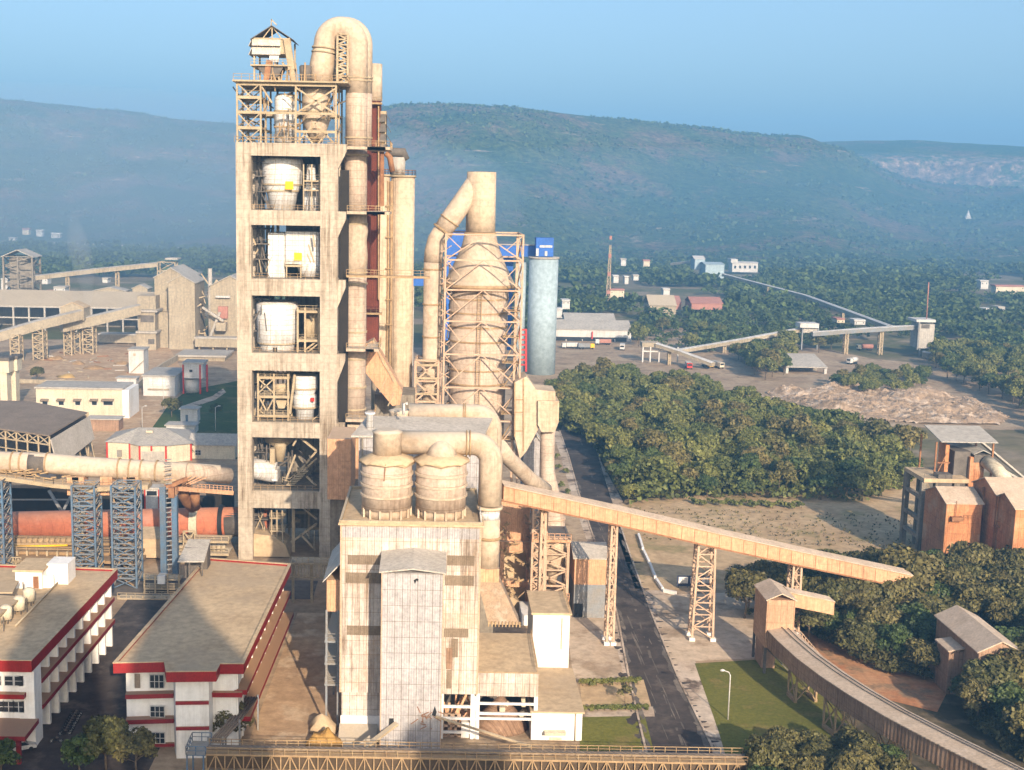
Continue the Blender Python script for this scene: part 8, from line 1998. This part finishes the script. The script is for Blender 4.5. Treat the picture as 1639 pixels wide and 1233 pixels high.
def gl_(x, y):
    if y > 240: return 'dusty brown green tree in front of the orange crusher blocks'
    if x < 72: return 'dusty brown green tree beside the transfer house under the long gallery'
    return 'dusty brown green tree in the dense grove between gallery and curved conveyor'
plant(grove, ga, gl_, 'trees of the right hand grove', 42, .82, 1.2)
plant(grove, gb, lambda x, y: 'dark tree crowding the lower right corner beyond the curved conveyor', 'trees in the lower right corner', 43, .8, 1.1)
plant(grove, gc, lambda x, y: 'tree at the bottom edge on the near side of the curved conveyor', 'trees at the bottom edge', 44, .62, .82)
one = lambda pr, px, py, s, lab, cat='tree': copy_tree(pr, tuple(G(px, py)), px*.37, s, lab)
for px, py, s, lab, pr in ((170, 1232, .9, 'bushy tree at the bottom left between the two office blocks', 0), (128, 1243, .75, 'smaller bushy tree left of the other at the bottom of the street', 2), (218, 1240, .7, 'bushy tree at the front wall of the white office block', 1),
                           (368, 1190, .72, 'dusty brown tree squeezed between the white office block and the pipe rack', 3), (2, 1245, .7, 'dark tree under the porch at the left corner', 2),
                           (275, 668, .85, 'round green tree by the left lawn', 0), (252, 730, .4, 'grey green bush before the faceted garage shutter', 1), (300, 734, .5, 'grey green bush at the right end of the faceted garage', 3), (60, 612, .8, 'dark green bush by the left edge filter hoppers', 0), (345, 670, .7, 'green tree behind the left lawn next to the tower', 2)):
    one(grove[pr], px, py, s, lab)
mid = scatter([(1180, 575), (1260, 568), (1256, 600), (1220, 612)], 7, 51) + [(lambda v: (v.x, v.y))(G(px, py)) for px, py in ((1225, 606), (1205, 590), (1245, 560), (1310, 565), (1330, 560), (1015, 545), (1022, 555), (1036, 548))]
plant(wood, mid, lambda x, y: 'tall rounded tree near the open store and truck yard', 'trees near the truck yard', 45, .9, 1.3, 'yard_tree')
bs = scatter([(1330, 622), (1400, 600), (1475, 605), (1480, 622), (1440, 634), (1380, 636)], 6.5, 52)
plant(wood, bs, lambda x, y: 'bushy green tree between the quarry heap and the blue legged conveyor', 'bushes behind the quarry heap', 46, .55, .8, 'bush')
rt = scatter([(1480, 560), (1700, 590), (1720, 720), (1600, 640), (1500, 600)], 9, 53) 
plant(wood, rt, lambda x, y: 'green tree in the thicket right of the transfer tower', 'trees right of the transfer tower', 47, .8, 1.2, 'thicket_tree')
for px, py, s, lab, pr in ((1192, 990, 1.1, 'leftmost tree of the three under the long gallery beside the transfer house', 1), (1232, 976, 1.2, 'middle tree of the three under the long gallery behind the transfer house', 0), (1285, 962, 1.15, 'rightmost tree of the three by the gallery trestle', 3),
                           (1446, 990, 1.55, 'tall tree hiding the lower end of the long gallery', 1), (1420, 1003, 1.3, 'tree just left of the tall one at the lower end of the long gallery', 0), (1335, 1012, 1.15, 'tree against the end of the short side gallery', 3), (1362, 1003, 1.2, 'second tree from the end of the short side gallery', 1), (1480, 980, 1.45, 'tree between the gallery end and the orange blocks', 2), (1585, 1148, 1.2, 'tree pressed against the near end of the grove shed', 0), (1632, 1140, 1.25, 'tree right of the near end of the grove shed', 3), (1545, 1140, .8, 'smaller tree at the near left corner of the grove shed', 2), (1620, 1010, 1.1, 'tree overhanging the roof of the grove shed', 1)):
    one(grove[pr], px, py, s, lab)
for o in PROTO:                                            # the first of each kind is placed too
    pass
pl_ = [(1105, 560), (1060, 535), (1150, 545), (1175, 560), (1120, 540)]
for o, (px, py) in zip(wood, pl_): o.location = G(px, py); o['label'] = 'green tree in the clump behind the short grey conveyor'; o['group'] = 'trees behind the short conveyor'
for o, (px, py) in zip(grove, ((1295, 1025), (1395, 1040), (1620, 990), (1690, 1120))): o.location = G(px, py); o['label'] = 'dusty tree at the grove border next to the curved conveyor'; o['group'] = 'trees at the grove border'
# shrubs
def shrub(px, py, r, h, seed, label, m='leafA', n=260, leaf=.2, cat='shrub', group=None):
    p = G(px, py); o = thing('shrub', label, cat, tuple(p), group)
    np_mesh('foliage', crown_pts(seed, r*.8, h*.5, 7, n, h*.5, leaf, .55), MT[m], o)
    MB().tube([(p.x, p.y, -.1), (p.x, p.y, h*.6)], [.08, .03], 6).build('stem', MT['bark'], o); return o
for k, (px, py) in enumerate(((893, 752), (905, 758), (898, 780), (908, 792), (892, 735))): shrub(px, py, 1.3, 1.6, 60+k, 'round green shrub on the dusty verge left of the road', group='shrubs on the road verge')
for k in range(9): shrub(933+k*11, 1098-k*.3, 1.0, 1.1, 70+k, 'clipped shrub of the hedge along the back of the garden bed', group='hedge behind the garden bed')
for k in range(10): shrub(935+k*11, 1138-k*.2, .8, .8, 80+k, 'low shrub along the front of the garden bed', group='hedge before the garden bed')
shrub(1000, 1125, 1.6, 3.0, 95, 'taller twiggy shrub in the garden bed', 'leafB', 300)
for k in range(20):
    px = 1108+k*9.2; shrub(px, 806+(k % 3)*2+k*.3, 1.3, 1.6, 100+k, 'pale grey green shrub in the row before the wood', group='pale shrubs before the wood', n=150, leaf=.3)
g = np.random.default_rng(3); P = []
for r in range(9):
    for c in range(60):
        v = G(1010+c*7.6+r*3+g.normal()*1.2, 815+r*6.2+c*.25+g.normal()*.6)
        if g.uniform() < .25: continue
        for k in range(3): P.append((v.x+g.normal()*.25, v.y+g.normal()*.35, .25+abs(g.normal())*.25))
o = np_mesh('seedlings', leafquads(np.array(P), np.full(len(P), .27), 4, .2), MT['leafB']); tag(o, None, None, None, 'stuff')
# valley woods: uncountable far trees in one object
WB = [[(855, 505), (1012, 505), (1020, 560), (1060, 585), (1180, 590), (1180, 700), (855, 700)], [(1060, 572), (1500, 566), (1500, 700), (1060, 700)], [(1020, 468), (1100, 468), (1100, 520), (1020, 520)], [(1100, 474), (1165, 474), (1165, 500), (1100, 500)], [(-100, 445), (380, 445), (380, 800), (-100, 800)], [(1560, 452), (1660, 452), (1660, 475), (1560, 475)], [(1560, 490), (1620, 490), (1620, 515), (1560, 515)], [(970, 405), (1050, 405), (1050, 428), (970, 428)], [(975, 440), (1030, 440), (1030, 480), (975, 480)], [(1105, 425), (1220, 425), (1220, 452), (1105, 452)], [(1020, 562), (1230, 568), (1280, 640), (1240, 660), (1100, 620), (990, 580)], [(1255, 560), (1325, 560), (1325, 615), (1255, 615)], [(1325, 545), (1470, 545), (1470, 600), (1325, 600)]]
WBP = [[(lambda v: (v.x, v.y))(G(*p)) for p in q_] for q_ in WB[:4]] + [[(lambda v: (v.x, v.y))(G(*p)) for p in q_] for q_ in WB[4:]]
LC = [(D(1158, 438, 1120), D(1290, 472, 960)), (D(1290, 472, 960), D(1425, 521, 700))]
P, S = [], []; g = np.random.default_rng(17); cnt = 0
for _ in range(26000):
    Y = 600 + 1000*g.uniform()**.8; px = g.uniform(-80, 1740); X = (px-PX)/FPX*(Y*1.0)
    q2 = Vector((X, Y, 0))
    if any(in_poly(X, Y, p_) for p_ in WBP): continue
    if mnoise.noise(q2*.006)+.5*mnoise.noise(q2*.02) < -.3 and Y > 700: continue
    if Y < 680 and -300 < X < 64: continue
    if seg_d(X, Y, [LC[0][0], LC[0][1], LC[1][1]]) < 7: continue
    if cnt > 9500: break
    pn = mnoise.noise(q2*.013+Vector((5, 2, 0))); cnt += 1; s = g.uniform(.6, 1.3)*(1.0 if Y < 1100 else 1.15)*(1+.7*pn)
    n = 42 if Y < 850 else 26
    v = g.normal(size=(n, 3)); v /= np.linalg.norm(v, axis=1)[:, None]; v *= g.uniform(.7, 1.05, n)[:, None]
    v[:, 2] = np.abs(v[:, 2])*1.15-.25
    P.append(v*4.2*s + np.array([X, Y, 3.6*s])); S.append(np.full(n, (1.1 if Y < 850 else 1.5)*s))
o = np_mesh('valley_woods', leafquads(np.concatenate(P), np.concatenate(S), 6, .5), MT['leafFar']); tag(o, None, None, None, 'stuff')
# undergrowth and interlocking canopy that fills the wood and the grove
def fill(poly, n, hmin, hvar, leaf, seed, name, m, keep=None):
    Q = [(lambda v: (v.x, v.y))(G(*p)) for p in poly]; g = np.random.default_rng(seed); out = []
    x0, x1 = min(p[0] for p in Q), max(p[0] for p in Q); y0, y1 = min(p[1] for p in Q), max(p[1] for p in Q)
    while len(out) < n:
        x, y = g.uniform(x0, x1), g.uniform(y0, y1)
        if not in_poly(x, y, Q) or (keep and not keep(x, y)): continue
        e = min(1, seg_d(x, y, [Vector((p[0], p[1], 0)) for p in Q+Q[:1]])/5)
        h = (hmin+hvar*mnoise.fractal(Vector((x*.11, y*.11, seed)), 1, 2, 4))*(.35+.65*e)
        if h < .4: continue
        out.append((x, y, max(.2, h*(1-.45*g.uniform()**2))))
    out = np.array(out); o = np_mesh(name, leafquads(out, np.full(n, leaf), seed, .35), m); tag(o, None, None, None, 'stuff')
fill(WP, 60000, 5.6, 5.2, .6, 61, 'wood_undergrowth', MT['leafU'])
fill([(1190, 988), (1275, 960), (1390, 936), (1440, 955), (1520, 925), (1660, 900), (1740, 915), (1740, 1030), (1640, 1046), (1575, 1015), (1500, 1020), (1492, 1094), (1420, 1082), (1350, 1056), (1303, 1022), (1240, 985)], 46000, 4.6, 4.6, .42, 62, 'grove_undergrowth', MT['leafV'], kp)
fill([(1575, 1096), (1700, 1050), (1800, 1300), (1640, 1222), (1560, 1172), (1530, 1120)], 20000, 3.6, 4.0, .4, 63, 'corner_undergrowth', MT['leafV'], kp)
# quarry heap: humped rubble with loose stones
V = [G(x, y) for x, y in ((1222, 628), (1330, 622), (1480, 630), (1560, 640), (1618, 668), (1600, 682), (1480, 680), (1340, 668), (1250, 645))]
PL = [(v.x, v.y) for v in V]; b = MB(); x0, x1 = min(p[0] for p in PL), max(p[0] for p in PL); y0, y1 = min(p[1] for p in PL), max(p[1] for p in PL)
nx, ny = 120, 60; ids = {}
for j in range(ny+1):
    for i in range(nx+1):
        x, y = x0+(x1-x0)*i/nx, y0+(y1-y0)*j/ny
        e = min(1, seg_d(x, y, [Vector((p[0], p[1], 0)) for p in PL+PL[:1]])/7) if in_poly(x, y, PL) else -1
        if e >= 0: ids[(i, j)] = b.add([(x, y, .05+e*(2.4+2.6*mnoise.fractal(Vector((x*.06, y*.06, 0)), 1, 2, 5)+.5*mnoise.noise(Vector((x*.5, y*.5, 2)))))])
for (i, j) in list(ids):
    k = [(i, j), (i+1, j), (i+1, j+1), (i, j+1)]
    if all(q_ in ids for q_ in k): b.face([ids[q_] for q_ in k])
rr = random.Random(6)
for _ in range(1800):
    k = rr.choice(list(ids)); vx, vy, vz = b.v[ids[k]]; s = rr.uniform(.15, .75); i = b.add([(vx+s*rr.uniform(.6, 1)*dx, vy+s*rr.uniform(.6, 1)*dy, vz+s*dz*rr.uniform(.5, .9)) for dx, dy, dz in ((1, 0, .2), (0, 1, .2), (-1, 0, .2), (0, -1, .2), (.2, .1, 1))])
    for f_ in ((0, 1, 4), (1, 2, 4), (2, 3, 4), (3, 0, 4)): b.face([i+q_ for q_ in f_])
o = b.build('quarry_rubble', GM['rubble']); tag(o, None, None, None, 'stuff')
